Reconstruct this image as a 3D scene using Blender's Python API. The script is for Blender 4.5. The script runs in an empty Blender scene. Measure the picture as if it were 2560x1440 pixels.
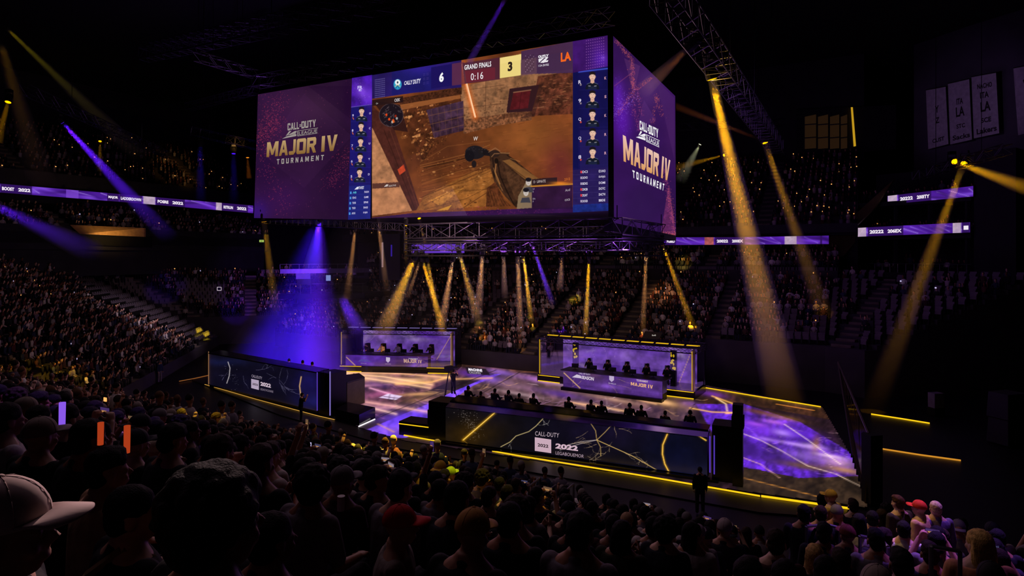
import bpy, math, random
import numpy as np
from mathutils import Vector, Matrix

SC = bpy.context.scene
COL = SC.collection
# ------------------------------------------------------------------ camera, world, exposure
F_PX, EYE, HOR = 1550.0, 10.0, 640.0          # focal length in pixels of a 2560 wide frame, eye height, horizon row
cam_data = bpy.data.cameras.new('camera')
cam_data.sensor_width = 36.0
cam_data.lens = F_PX / 2560.0 * 36.0
cam_data.shift_y = (HOR - 720.0) / 2560.0
cam_data.clip_start, cam_data.clip_end = 0.05, 400
cam = bpy.data.objects.new('camera', cam_data)
cam.location = (0, 0, EYE)
cam.rotation_euler = (math.pi / 2, 0, 0)
COL.objects.link(cam)
SC.camera = cam
SC.view_settings.view_transform = 'Standard'
SC.view_settings.look = 'None'
SC.view_settings.exposure = 0.0
SC.view_settings.gamma = 1.0
SC.view_settings.use_curve_mapping = False
world = bpy.data.worlds.new('dark_hall')
SC.world = world
world.use_nodes = True
world.node_tree.nodes['Background'].inputs[0].default_value = (0.45, 0.25, 0.6, 1)
world.node_tree.nodes['Background'].inputs[1].default_value = 0.004
cy = SC.cycles
cy.max_bounces = 4
cy.diffuse_bounces = 1
cy.glossy_bounces = 2
cy.transmission_bounces = 4
cy.volume_bounces = 0
cy.transparent_max_bounces = 24
cy.caustics_reflective = False
cy.caustics_refractive = False
cy.sample_clamp_indirect = 1.5
cy.use_denoising = True

def lin(h):
    """#rrggbb to linear rgb"""
    h = h.lstrip('#')
    c = np.array([int(h[i:i + 2], 16) for i in (0, 2, 4)]) / 255.0
    return np.where(c <= 0.04045, c / 12.92, ((c + 0.055) / 1.055) ** 2.4)

def srgb(h):
    h = h.lstrip('#')
    return np.array([int(h[i:i + 2], 16) for i in (0, 2, 4)]) / 255.0

def at(px, py, Y):
    """point seen at a photo pixel, Y metres in front of the lens"""
    return Vector(((px - 1280) * Y / F_PX, Y, EYE - (py - HOR) * Y / F_PX))

def ground(px, py, z=0.0):
    return at(px, py, F_PX * (EYE - z) / (py - HOR))

def project(v):
    v = np.asarray(v)
    return 1280 + F_PX * v[..., 0] / v[..., 1], HOR - F_PX * (v[..., 2] - EYE) / v[..., 1]

UD, VD = Vector((0.8696, -0.4938, 0)), Vector((0.4938, 0.8696, 0))   # along the stage front, and away across the stage
def uv(u, v, z=0.0):
    return UD * u + VD * v + Vector((0, 0, z))

# ------------------------------------------------------------------ lamps that light the hall, several added without a fixture
def area_light(name, loc, target, size_x, size_y, color, power, spread=180):
    d = bpy.data.lights.new(name, 'AREA')
    d.shape = 'RECTANGLE'
    d.size, d.size_y = size_x, size_y
    d.color = color
    d.energy = power
    d.spread = math.radians(spread)
    o = bpy.data.objects.new(name, d)
    o.location = loc
    o.rotation_euler = (Vector(target) - Vector(loc)).to_track_quat('-Z', 'Y').to_euler()
    COL.objects.link(o)
    return o

def spot_light(name, loc, target, angle, color, power, blend=0.4, size=0.1, falloff=None):
    d = bpy.data.lights.new(name, 'SPOT')
    d.spot_size = angle
    d.spot_blend = blend
    d.shadow_soft_size = size
    d.color = color
    d.energy = power
    if falloff:
        d.use_nodes = True
        nt = d.node_tree
        fo = nt.nodes.new('ShaderNodeLightFalloff')
        fo.inputs['Strength'].default_value = 1.0
        fo.inputs['Smooth'].default_value = 0.0
        nt.links.new(fo.outputs[falloff], nt.nodes['Emission'].inputs['Strength'])
    o = bpy.data.objects.new(name, d)
    o.location = loc
    o.rotation_euler = (Vector(target) - Vector(loc)).to_track_quat('-Z', 'Y').to_euler()
    COL.objects.link(o)
    return o
area_light('cube_glow', at(1230, 360, 40.5) + Vector((-0.5, -1.2, 0)), at(1230, 900, 20), 22, 9, (0.75, 0.42, 0.5), 1500)
area_light('side_glow', at(1620, 360, 43) + Vector((1.2, -0.3, 0)), at(2300, 700, 40), 14, 10, (0.5, 0.2, 1.0), 380)
area_light('floor_glow', (4, 42, 0.6), (4, 42, 10), 22, 14, (0.55, 0.25, 1.0), 700)
area_light('house_wash', (-4, 40, 12.6), (-10, 62, 3), 14, 4, (1.0, 0.6, 0.6), 1500)
area_light('near_fill', (-6, 16, 24), (-3, 6, 7), 16, 8, (0.9, 0.6, 0.8), 400)  # added overhead fill that lifts the near crowd
spot_light('left_wash', (-12, 50, 24), (-40, 55, 6), 0.95, (0.85, 0.55, 1.0), 6500, 0.8, 0.5)
spot_light('seat_fill', (-18, 56, 15), at(430, 765, 60), 0.6, (0.95, 0.7, 0.9), 9000, 0.9, 0.3)  # added lamp that brightens the block of empty seats
spot_light('seat_yellow', (-20, 55, 14), at(512, 822, 66), 0.10, (1.0, 0.75, 0.03), 110000, 0.6, 0.1)
spot_light('wall_violet', (-1, 27, 7), at(1240, 1010, 32), 0.35, (0.32, 0.16, 1.0), 1500, 0.9, 0.2)  # added violet lamps, here and next, brighten the front desk's glass band
spot_light('wall_violet_end', (8, 25, 7), at(1600, 1060, 29), 0.35, (0.45, 0.22, 1.0), 900, 0.9, 0.2)
spot_light('wall_yellow', (1.8, 24, 9), at(1420, 1042, 31), 0.16, (1.0, 0.72, 0.03), 9000, 0.9, 0.1)  # added lamp, imitates the yellow reflection on that band
spot_light('left_wall_violet', (-14, 38, 8), at(700, 905, 43), 0.3, (0.25, 0.12, 1.0), 9000, 0.9, 0.2)  # added lamp, imitates violet reflected on the left desk top
spot_light('far_wash', (6, 40, 22), (12, 62, 5), 0.9, (1.0, 0.62, 0.5), 7000, 0.8, 0.5)
spot_light('upper_wash', (-20, 50, 20), at(430, 430, 84), 0.2, (1.0, 0.5, 0.12), 9000, 0.9, 0.3)  # added orange lamp, makes the speckles of the upper left tier
spot_light('banner_fill', (20, 40, 20), at(2430, 270, 58), 0.5, (0.6, 0.42, 0.85), 2600, 0.9, 0.3)  # added dim purple lamp, only lifts the banners
spot_light('group_yellow', at(1473, 650, 37.5), at(1438, 748, 59.6), 0.05, (1.0, 0.74, 0.05), 40000, 0.6, 0.1)
spot_light('group_yellow', at(1150, 640, 41.4), at(1195, 800, 59.8), 0.04, (1.0, 0.74, 0.05), 26000, 0.6, 0.1)
spot_light('group_yellow', at(1310, 640, 39.8), at(1325, 790, 58.3), 0.035, (1.0, 0.74, 0.05), 26000, 0.6, 0.1)
spot_light('orange_patch', at(1616, 640, 42), at(1650, 735, 57), 0.2, (1.0, 0.42, 0.16), 9000, 0.9, 0.2)
spot_light('club_yellow', at(1656, 620, 44), at(1705, 655, 60), 0.1, (1.0, 0.74, 0.1), 12000, 0.8, 0.1)
# stage lamps that fall on the near crowd: a yellow pool, and violet at both ends
spot_light('yellow_pool', at(1010, 1110, 17.5) + Vector((2.5, 3.5, 17)), at(1000, 1110, 17.5), 0.27, (1.0, 0.68, 0.05), 110000, 0.9, 0.2)
spot_light('yellow_pool_small', at(1220, 1215, 9.5) + Vector((2, 3, 16)), at(1220, 1215, 9.5), 0.15, (1.0, 0.72, 0.05), 11000, 0.9, 0.2)
spot_light('yellow_heads', at(500, 1040, 14.2) + Vector((1, 3, 18)), at(500, 1040, 14.2), 0.06, (1.0, 0.75, 0.05), 22000, 0.7, 0.2)
spot_light('yellow_row', at(170, 905, 37) + Vector((6, 2, 16)), at(170, 905, 37), 0.42, (1.0, 0.55, 0.03), 22000, 0.9, 0.2)
spot_light('violet_left', at(170, 1010, 8) + Vector((3, 4, 13)), at(170, 1010, 8), 0.26, (0.35, 0.12, 1.0), 7000, 0.9, 0.2)
spot_light('violet_right', at(2440, 1320, 7.5) + Vector((3, 4, 12)), at(2440, 1320, 7.5), 0.36, (0.38, 0.14, 1.0), 14000, 0.9, 0.2)
spot_light('amber_right', at(2190, 1290, 9) + Vector((-2, 4, 13)), at(2200, 1290, 9), 0.2, (1.0, 0.66, 0.15), 2600, 0.9, 0.2)
spot_light('cap_fill', (-3, 14, 15), at(40, 1230, 1.5), 0.10, (1.0, 0.68, 0.66), 4200, 0.9, 0.2)  # added lamp, only brightens the pale cap in the corner
# violet lamps inside the ring truss under the cube
for k_ in range(4):
    q_ = Vector((-6.0, 42.6, 10.25)) + UD * (2.6 + 4 * k_) + VD * 0.7
    area_light('ring_lamp', q_, q_ + Vector((0, -0.5, 3)), 3.0, 0.4, (0.45, 0.12, 1.0), 420)
spot_light('truss_violet', (-20, 46, 18), (-22, 47, 24), 1.8, (0.45, 0.15, 1.0), 1500, 0.9, 0.2)
spot_light('truss_amber', (9, 30, 16), (9, 30, 20), 2.0, (1.0, 0.6, 0.1), 800, 0.9, 0.2)

# ------------------------------------------------------------------ tagging
def tag(o, label=None, cat=None, group=None, kind=None):
    if label: o['label'] = label
    if cat: o['category'] = cat
    if group: o['group'] = group
    if kind: o['kind'] = kind
    return o

def empty(name, loc=(0, 0, 0), rotz=0.0, label=None, cat=None, group=None):
    o = bpy.data.objects.new(name, None)
    o.empty_display_size = 0.1
    o.location = loc
    o.rotation_euler = (0, 0, rotz)
    COL.objects.link(o)
    return tag(o, label, cat, group)

def copy_tree(o, parent=None):
    c = o.copy()
    COL.objects.link(c)
    if parent is not None:
        c.parent = parent
    for ch in list(o.children):
        copy_tree(ch, c)
    return c

# ------------------------------------------------------------------ materials (all node based)
MATS = {}
def mat(name, color='#808080', rough=0.6, metal=0.0, emit=0.0, noise=0.15, scale=3.0, spec=0.4, coat=0.0):
    if name in MATS: return MATS[name]
    m = bpy.data.materials.new(name)
    m.use_nodes = True
    nt = m.node_tree
    b = nt.nodes['Principled BSDF']
    c = lin(color)
    tc = nt.nodes.new('ShaderNodeTexCoord')
    nz = nt.nodes.new('ShaderNodeTexNoise')
    nz.inputs['Scale'].default_value = scale
    nz.inputs['Detail'].default_value = 2
    nt.links.new(tc.outputs['Object'], nz.inputs['Vector'])
    rp = nt.nodes.new('ShaderNodeValToRGB')
    rp.color_ramp.elements[0].position = 0.3
    rp.color_ramp.elements[1].position = 0.7
    rp.color_ramp.elements[0].color = (*(c * (1 - noise)), 1)
    rp.color_ramp.elements[1].color = (*np.minimum(c * (1 + noise), 1), 1)
    nt.links.new(nz.outputs['Fac'], rp.inputs['Fac'])
    nt.links.new(rp.outputs['Color'], b.inputs['Base Color'])
    b.inputs['Roughness'].default_value = rough
    b.inputs['Metallic'].default_value = metal
    b.inputs['Specular IOR Level'].default_value = spec
    b.inputs['Coat Weight'].default_value = coat
    if emit:
        nt.links.new(rp.outputs['Color'], b.inputs['Emission Color'])
        b.inputs['Emission Strength'].default_value = emit
        m.cycles.emission_sampling = 'NONE'
    MATS[name] = m
    return m

def glow_mat(name, color, strength):
    """lens, LED strip, lit sign or any part made to glow"""
    if name in MATS: return MATS[name]
    m = bpy.data.materials.new(name)
    m.use_nodes = True
    nt = m.node_tree
    nt.nodes.clear()
    e = nt.nodes.new('ShaderNodeEmission')
    o = nt.nodes.new('ShaderNodeOutputMaterial')
    e.inputs[0].default_value = (*lin(color), 1)
    e.inputs[1].default_value = strength
    nt.links.new(e.outputs[0], o.inputs[0])
    m.cycles.emission_sampling = 'NONE'
    MATS[name] = m
    return m

def led_mat(name='led_screen', strength=1.0, gloss=0.0):
    """screen pixels: what the screen shows is stored per LED in the attribute Col"""
    if name in MATS: return MATS[name]
    m = bpy.data.materials.new(name)
    m.use_nodes = True
    nt = m.node_tree
    b = nt.nodes['Principled BSDF']
    a = nt.nodes.new('ShaderNodeAttribute')
    a.attribute_name = 'Col'
    b.inputs['Base Color'].default_value = (0.004, 0.004, 0.006, 1)
    b.inputs['Roughness'].default_value = 0.35 if gloss else 0.6
    b.inputs['Specular IOR Level'].default_value = gloss
    nt.links.new(a.outputs['Color'], b.inputs['Emission Color'])
    b.inputs['Emission Strength'].default_value = strength
    m.cycles.emission_sampling = 'NONE'
    MATS[name] = m
    return m

def tint_mat(name, rough=0.8, spec=0.3, noise=0.2, scale=12.0, bump=None):
    """cloth, hair, skin: the colour belongs to each object"""
    if name in MATS: return MATS[name]
    m = bpy.data.materials.new(name)
    m.use_nodes = True
    nt = m.node_tree
    b = nt.nodes['Principled BSDF']
    oi = nt.nodes.new('ShaderNodeObjectInfo')
    tc = nt.nodes.new('ShaderNodeTexCoord')
    nz = nt.nodes.new('ShaderNodeTexNoise')
    nz.inputs['Scale'].default_value = scale
    nt.links.new(tc.outputs['Object'], nz.inputs['Vector'])
    mr = nt.nodes.new('ShaderNodeMapRange')
    mr.inputs['From Min'].default_value, mr.inputs['From Max'].default_value = 0.3, 0.7
    mr.inputs['To Min'].default_value, mr.inputs['To Max'].default_value = 1 - noise, 1 + noise
    nt.links.new(nz.outputs['Fac'], mr.inputs['Value'])
    vm = nt.nodes.new('ShaderNodeVectorMath')
    vm.operation = 'SCALE'
    nt.links.new(oi.outputs['Color'], vm.inputs[0])
    nt.links.new(mr.outputs['Result'], vm.inputs['Scale'])
    nt.links.new(vm.outputs['Vector'], b.inputs['Base Color'])
    b.inputs['Roughness'].default_value = rough
    b.inputs['Specular IOR Level'].default_value = spec
    if bump:
        mp = nt.nodes.new('ShaderNodeMapping')
        mp.inputs['Scale'].default_value = bump[1]
        n2 = nt.nodes.new('ShaderNodeTexNoise')
        n2.inputs['Scale'].default_value = 1.0
        n2.inputs['Detail'].default_value = 3
        bp = nt.nodes.new('ShaderNodeBump')
        bp.inputs['Strength'].default_value = bump[0]
        bp.inputs['Distance'].default_value = 0.02
        nt.links.new(tc.outputs['Object'], mp.inputs[0])
        nt.links.new(mp.outputs[0], n2.inputs['Vector'])
        nt.links.new(n2.outputs['Fac'], bp.inputs['Height'])
        nt.links.new(bp.outputs[0], b.inputs['Normal'])
    MATS[name] = m
    return m

def attr_mat(name, rough=0.85):
    if name in MATS: return MATS[name]
    m = bpy.data.materials.new(name)
    m.use_nodes = True
    nt = m.node_tree
    b = nt.nodes['Principled BSDF']
    a = nt.nodes.new('ShaderNodeAttribute')
    a.attribute_name = 'Col'
    nt.links.new(a.outputs['Color'], b.inputs['Base Color'])
    b.inputs['Roughness'].default_value = rough
    b.inputs['Specular IOR Level'].default_value = 0.2
    MATS[name] = m
    return m

def glass_mat(name, tint=(0.9, 0.9, 1.0), clear=0.9):
    if name in MATS: return MATS[name]
    m = bpy.data.materials.new(name)
    m.use_nodes = True
    nt = m.node_tree
    nt.nodes.clear()
    t = nt.nodes.new('ShaderNodeBsdfTransparent')
    g = nt.nodes.new('ShaderNodeBsdfGlossy')
    mx = nt.nodes.new('ShaderNodeMixShader')
    o = nt.nodes.new('ShaderNodeOutputMaterial')
    t.inputs[0].default_value = (*tint, 1)
    g.inputs['Roughness'].default_value = 0.05
    mx.inputs[0].default_value = 1 - clear
    nt.links.new(t.outputs[0], mx.inputs[1])
    nt.links.new(g.outputs[0], mx.inputs[2])
    nt.links.new(mx.outputs[0], o.inputs[0])
    MATS[name] = m
    return m

def haze_mat(name, density, aniso=0.0, thin=False):
    """theatrical haze; thin: the haze thins out toward the floor"""
    name += '' if not thin else '_pooling' if thin == 'pool' else '_thinning'
    if name in MATS: return MATS[name]
    m = bpy.data.materials.new(name)
    m.use_nodes = True
    nt = m.node_tree
    nt.nodes.clear()
    v = nt.nodes.new('ShaderNodeVolumeScatter')
    o = nt.nodes.new('ShaderNodeOutputMaterial')
    v.inputs['Color'].default_value = (1, 1, 1, 1)
    v.inputs['Density'].default_value = density
    v.inputs['Anisotropy'].default_value = aniso
    if thin:
        tc = nt.nodes.new('ShaderNodeTexCoord')
        sp = nt.nodes.new('ShaderNodeSeparateXYZ')
        mr = nt.nodes.new('ShaderNodeMapRange')
        mr.interpolation_type = 'SMOOTHSTEP'
        mr.inputs['From Min'].default_value, mr.inputs['From Max'].default_value = 0.0, 0.55
        mr.inputs['To Max'].default_value = density
        if thin == 'pool':          # fog that gathers low over the floor
            mr.inputs['From Max'].default_value = 0.75
            mr.inputs['To Min'].default_value, mr.inputs['To Max'].default_value = density * 1.6, density * 0.12
        nt.links.new(tc.outputs['Generated'], sp.inputs[0])
        nt.links.new(sp.outputs['Z'], mr.inputs['Value'])
        nt.links.new(mr.outputs['Result'], v.inputs['Density'])
    else:
        m.cycles.homogeneous_volume = True
    nt.links.new(v.outputs[0], o.inputs['Volume'])
    MATS[name] = m
    return m

# ------------------------------------------------------------------ mesh builder
def frame_of(d):
    d = Vector(d).normalized()
    a = Vector((0, 0, 1)) if abs(d.z) < 0.9 else Vector((1, 0, 0))
    s = d.cross(a).normalized()
    return s, s.cross(d).normalized()

class MB:
    def __init__(s):
        s.V, s.L, s.C, s.n, s.has_col = [], [], [], 0, False
    def add(s, v, f, m=0, c=None):
        v = np.asarray(v, dtype=np.float64).reshape(-1, 3)
        if c is None:
            c = np.ones((len(v), 3))
        else:
            s.has_col = True
            c = np.asarray(c, dtype=np.float64)
            if c.ndim == 1: c = np.tile(c[:3], (len(v), 1))
        if isinstance(f, np.ndarray):
            s.L.append((f + s.n, m))
        else:
            g = {}
            for q in f: g.setdefault(len(q), []).append(q)
            for q in g.values(): s.L.append((np.array(q) + s.n, m))
        s.V.append(v); s.C.append(c); s.n += len(v)
        return s
    def quad(s, a, b, c, d, m=0, col=None):
        return s.add([a, b, c, d], [(0, 1, 2, 3)], m, col)
    def poly(s, pts, m=0, col=None):
        return s.add(pts, [tuple(range(len(pts)))], m, col)
    def patch(s, p00, p10, p11, p01, nu, nv, colf=None, m=0):
        a, b = np.meshgrid(np.linspace(0, 1, nu + 1), np.linspace(0, 1, nv + 1))
        a, b = a.ravel()[:, None], b.ravel()[:, None]
        p00, p10, p11, p01 = [np.array(p)[None, :] for p in (p00, p10, p11, p01)]
        v = p00 * (1 - a) * (1 - b) + p10 * a * (1 - b) + p11 * a * b + p01 * (1 - a) * b
        i, j = np.meshgrid(np.arange(nu), np.arange(nv))
        q = (j * (nu + 1) + i).ravel()
        f = np.stack([q, q + 1, q + nu + 2, q + nu + 1], 1)
        return s.add(v, f, m, colf(v) if colf else None)
    def box(s, c, size, m=0, rot=None, col=None, taper=1.0):
        x, y, z = [k / 2 for k in size]
        t = taper
        v = [(-x, -y, -z), (x, -y, -z), (x, y, -z), (-x, y, -z), (-x * t, -y * t, z), (x * t, -y * t, z), (x * t, y * t, z), (-x * t, y * t, z)]
        if rot is not None:
            if isinstance(rot, (int, float)): rot = Matrix.Rotation(rot, 3, 'Z')
            v = [rot @ Vector(p) for p in v]
        v = [Vector(p) + Vector(c) for p in v]
        return s.add(v, [(0, 3, 2, 1), (4, 5, 6, 7), (0, 1, 5, 4), (1, 2, 6, 5), (2, 3, 7, 6), (3, 0, 4, 7)], m, col)
    def prism(s, pts, z0, z1, m=0, col=None):
        n = len(pts)
        v = [(p[0], p[1], z0) for p in pts] + [(p[0], p[1], z1) for p in pts]
        f = [tuple(range(n))[::-1], tuple(range(n, 2 * n))] + [(i, (i + 1) % n, n + (i + 1) % n, n + i) for i in range(n)]
        return s.add(v, f, m, col)
    def slab(s, pts, off, m=0, col=None):
        """flat polygon in space given thickness by the vector off"""
        n = len(pts)
        v = [Vector(p) for p in pts] + [Vector(p) + Vector(off) for p in pts]
        f = [tuple(range(n))[::-1], tuple(range(n, 2 * n))] + [(i, (i + 1) % n, n + (i + 1) % n, n + i) for i in range(n)]
        return s.add(v, f, m, col)
    def tube(s, p0, p1, r, n=6, r1=None, m=0, col=None, caps=True):
        p0, p1 = Vector(p0), Vector(p1)
        r1 = r if r1 is None else r1
        b, a = frame_of(p1 - p0)
        v = []
        for p, q in ((p0, r), (p1, r1)):
            for k in range(n):
                t = 2 * math.pi * k / n
                v.append(p + a * math.cos(t) * q + b * math.sin(t) * q)
        f = [(i, (i + 1) % n, n + (i + 1) % n, n + i) for i in range(n)]
        if caps: f += [tuple(range(n))[::-1], tuple(range(n, 2 * n))]
        return s.add(v, f, m, col)
    def path(s, pts, r, n=6, m=0, col=None):
        for a, b in zip(pts[:-1], pts[1:]): s.tube(a, b, r, n, None, m, col)
        return s
    def loft(s, rings, m=0, col=None, caps=True):
        """rings: list of equal length point lists"""
        n = len(rings[0])
        v = [p for r in rings for p in r]
        f = []
        for k in range(len(rings) - 1):
            o = k * n
            f += [(o + i, o + (i + 1) % n, o + n + (i + 1) % n, o + n + i) for i in range(n)]
        if caps: f += [tuple(range(n))[::-1], tuple(range((len(rings) - 1) * n, len(rings) * n))]
        return s.add(v, f, m, col)
    def ell(s, c, r, m=0, nu=12, nv=8, rot=None, col=None, z0=-1.0, z1=1.0):
        rings = []
        t0, t1 = math.asin(max(-1, z0)), math.asin(min(1, z1))
        for k in range(nv + 1):
            t = t0 + (t1 - t0) * k / nv
            rr = max(math.cos(t), 0.02)
            ring = []
            for i in range(nu):
                a = 2 * math.pi * i / nu
                p = Vector((r[0] * rr * math.cos(a), r[1] * rr * math.sin(a), r[2] * math.sin(t)))
                if rot is not None: p = rot @ p
                ring.append(p + Vector(c))
            rings.append(ring)
        return s.loft(rings, m, col)
    def build(s, name, mats, parent=None, smooth=False):
        me = bpy.data.meshes.new(name)
        V = np.concatenate(s.V).astype(np.float32)
        me.vertices.add(len(V))
        me.vertices.foreach_set('co', V.ravel())
        loops, starts, totals, mi = [], [], [], []
        k = 0
        for f, m in s.L:
            loops.append(f.ravel())
            c, w = f.shape
            starts.append(k + np.arange(c) * w)
            totals.append(np.full(c, w)); mi.append(np.full(c, m))
            k += c * w
        loops = np.concatenate(loops).astype(np.int32)
        me.loops.add(len(loops))
        me.loops.foreach_set('vertex_index', loops)
        st = np.concatenate(starts).astype(np.int32)
        me.polygons.add(len(st))
        me.polygons.foreach_set('loop_start', st)
        me.polygons.foreach_set('loop_total', np.concatenate(totals).astype(np.int32))
        me.polygons.foreach_set('material_index', np.concatenate(mi).astype(np.int32))
        me.polygons.foreach_set('use_smooth', np.full(len(st), smooth))
        me.update(calc_edges=True)
        if s.has_col:
            at_ = me.color_attributes.new('Col', 'FLOAT_COLOR', 'POINT')
            C = np.concatenate(s.C)
            at_.data.foreach_set('color', np.concatenate([C, np.ones((len(C), 1))], 1).astype(np.float32).ravel())
        for m in (mats if isinstance(mats, (list, tuple)) else [mats]): me.materials.append(m)
        o = bpy.data.objects.new(name, me)
        COL.objects.link(o)
        if parent is not None: o.parent = parent
        return o

def truss(mb, p0, p1, w=0.5, h=0.5, bay=0.7, r=0.03, m=0, n=4, faces=(0, 1, 2, 3)):
    """square lattice truss"""
    p0, p1 = Vector(p0), Vector(p1)
    d = p1 - p0
    s, u = frame_of(d)
    if u.z < 0: s, u = -s, -u
    cs = [s * (a * w / 2) + u * (b * h / 2) for a, b in ((-1, -1), (1, -1), (1, 1), (-1, 1))]
    for c in cs: mb.tube(p0 + c, p1 + c, r, n, None, m)
    k = max(1, int(round(d.length / bay)))
    for i in range(k):
        a, b = p0 + d * (i / k), p0 + d * ((i + 1) / k)
        for j in faces:
            c0, c1 = cs[j], cs[(j + 1) % 4]
            if i % 2: c0, c1 = c1, c0
            mb.tube(a + c0, b + c1, r * 0.7, n, None, m, None, False)
            mb.tube(a + c0, a + c1, r * 0.6, n, None, m, None, False)
    return mb

# ------------------------------------------------------------------ pictures for the LED screens
def vnoise(xs, ys, scale, seed, octv=4):
    rng = np.random.RandomState(seed)
    out, amp, tot = 0, 1.0, 0
    for o in range(octv):
        g = rng.rand(64, 64)
        x, y = xs / scale * 2 ** o, ys / scale * 2 ** o
        xi, yi = np.floor(x).astype(int), np.floor(y).astype(int)
        fx, fy = x - xi, y - yi
        fx, fy = fx * fx * (3 - 2 * fx), fy * fy * (3 - 2 * fy)
        a = g[yi % 64, xi % 64] * (1 - fx) + g[yi % 64, (xi + 1) % 64] * fx
        b = g[(yi + 1) % 64, xi % 64] * (1 - fx) + g[(yi + 1) % 64, (xi + 1) % 64] * fx
        out = out + amp * (a * (1 - fy) + b * fy)
        tot += amp
        amp *= 0.55
    return out / tot

class Picture:
    """what a screen shows, drawn in sRGB"""
    def __init__(s, x0, y0, x1, y1, bg, k=2):
        s.x0, s.y0, s.k = x0, y0, k
        w, h = int((x1 - x0) * k) + 1, int((y1 - y0) * k) + 1
        s.a = np.tile(srgb(bg), (h, w, 1))
        s.X, s.Y = np.meshgrid(x0 + np.arange(w) / k, y0 + np.arange(h) / k)
    def win(s, x0, y0, x1, y1):
        k = s.k
        h, w = s.a.shape[:2]
        i0, i1 = max(0, int((x0 - s.x0) * k)), min(w, int((x1 - s.x0) * k) + 2)
        j0, j1 = max(0, int((y0 - s.y0) * k)), min(h, int((y1 - s.y0) * k) + 2)
        return (slice(j0, max(j1, j0)), slice(i0, max(i1, i0)))
    def mix(s, w, al, col):
        c = srgb(col) if isinstance(col, str) else np.asarray(col)
        s.a[w] = s.a[w] * (1 - al[..., None]) + c * al[..., None]
    def poly(s, pts, col, al=1.0, tex=0.0, scale=8, seed=1):
        p = np.array(pts, float)
        w = s.win(p[:, 0].min(), p[:, 1].min(), p[:, 0].max(), p[:, 1].max())
        X, Y = s.X[w], s.Y[w]
        ins = np.zeros(X.shape, bool)
        n = len(p)
        for i in range(n):
            (ax, ay), (bx, by) = p[i], p[(i + 1) % n]
            c = ((ay > Y) != (by > Y))
            if by != ay: ins ^= c & (X < (bx - ax) * (Y - ay) / (by - ay) + ax)
        if tex:
            nz = vnoise(X, Y, scale, seed)[..., None]
            base = srgb(col) * (1 + tex * (nz - 0.5) * 2)
            s.mix(w, ins * al, np.clip(base, 0, 1))
        else:
            s.mix(w, ins * al, col)
        return s
    def line(s, pts, wd, col, al=1.0, glow=0.0, gcol=None):
        r = wd + glow * 3 + 1
        xs, ys = [p[0] for p in pts], [p[1] for p in pts]
        w = s.win(min(xs) - r, min(ys) - r, max(xs) + r, max(ys) + r)
        X, Y = s.X[w], s.Y[w]
        if X.size == 0: return s
        D = np.full(X.shape, 1e9)
        for (ax, ay), (bx, by) in zip(pts[:-1], pts[1:]):
            dx, dy = bx - ax, by - ay
            t = np.clip(((X - ax) * dx + (Y - ay) * dy) / (dx * dx + dy * dy + 1e-9), 0, 1)
            D = np.minimum(D, np.hypot(X - ax - t * dx, Y - ay - t * dy))
        if glow: s.mix(w, al * 0.7 * np.exp(-(D / glow) ** 2), gcol or col)
        s.mix(w, al * np.clip(wd / 2 - D + 0.5, 0, 1), col)
        return s
    def blob(s, cx, cy_, rx, ry, col, al=1.0, ang=0.0, p=1.0):
        r = max(rx, ry) * 2.6
        w = s.win(cx - r, cy_ - r, cx + r, cy_ + r)
        X, Y = s.X[w] - cx, s.Y[w] - cy_
        c, n = math.cos(ang), math.sin(ang)
        q = ((X * c + Y * n) / rx) ** 2 + ((Y * c - X * n) / ry) ** 2
        s.mix(w, al * np.exp(-q ** p), col)
        return s
    def disc(s, cx, cy_, rx, ry, col, al=1.0):
        w = s.win(cx - rx - 1, cy_ - ry - 1, cx + rx + 1, cy_ + ry + 1)
        q = np.hypot((s.X[w] - cx) / rx, (s.Y[w] - cy_) / ry)
        s.mix(w, al * np.clip((1 - q) * min(rx, ry) + 0.5, 0, 1), col)
        return s
    def texture(s, amt, scale, seed):
        s.a *= (1 + amt * 2 * (vnoise(s.X, s.Y, scale, seed) - 0.5))[..., None]
        np.clip(s.a, 0, 1, s.a)
        return s
    def crack(s, x, y, ang, length, col, wd=1.0, seed=0, branch=0.12, al=0.9, glow=0.0):
        rng = random.Random(seed)
        q = [(x, y, ang, length, wd)]
        while q:
            x, y, a, ln, w_ = q.pop()
            while ln > 0:
                st = 4 + rng.random() * 5
                a += rng.uniform(-0.55, 0.55) * 0.7
                nx, ny = x + st * math.cos(a), y + st * math.sin(a)
                s.line([(x, y), (nx, ny)], w_, col, al * rng.uniform(0.35, 1), glow)
                if rng.random() < branch: q.append((nx, ny, a + rng.choice((-1, 1)) * rng.uniform(0.4, 1.0), ln * 0.55, w_ * 0.8))
                x, y = nx, ny
                ln -= st
        return s
    def dust(s, pts, n, col, spread, seed, size=0.8, al=0.8):
        rng = random.Random(seed)
        for _ in range(n):
            i = rng.randrange(len(pts) - 1)
            t = rng.random()
            x = pts[i][0] * (1 - t) + pts[i + 1][0] * t + rng.gauss(0, spread)
            y = pts[i][1] * (1 - t) + pts[i + 1][1] * t + rng.gauss(0, spread)
            z = size * rng.uniform(0.5, 1.3)
            s.disc(x, y, z, z, col, al * rng.uniform(0.3, 1))
        return s
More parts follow.
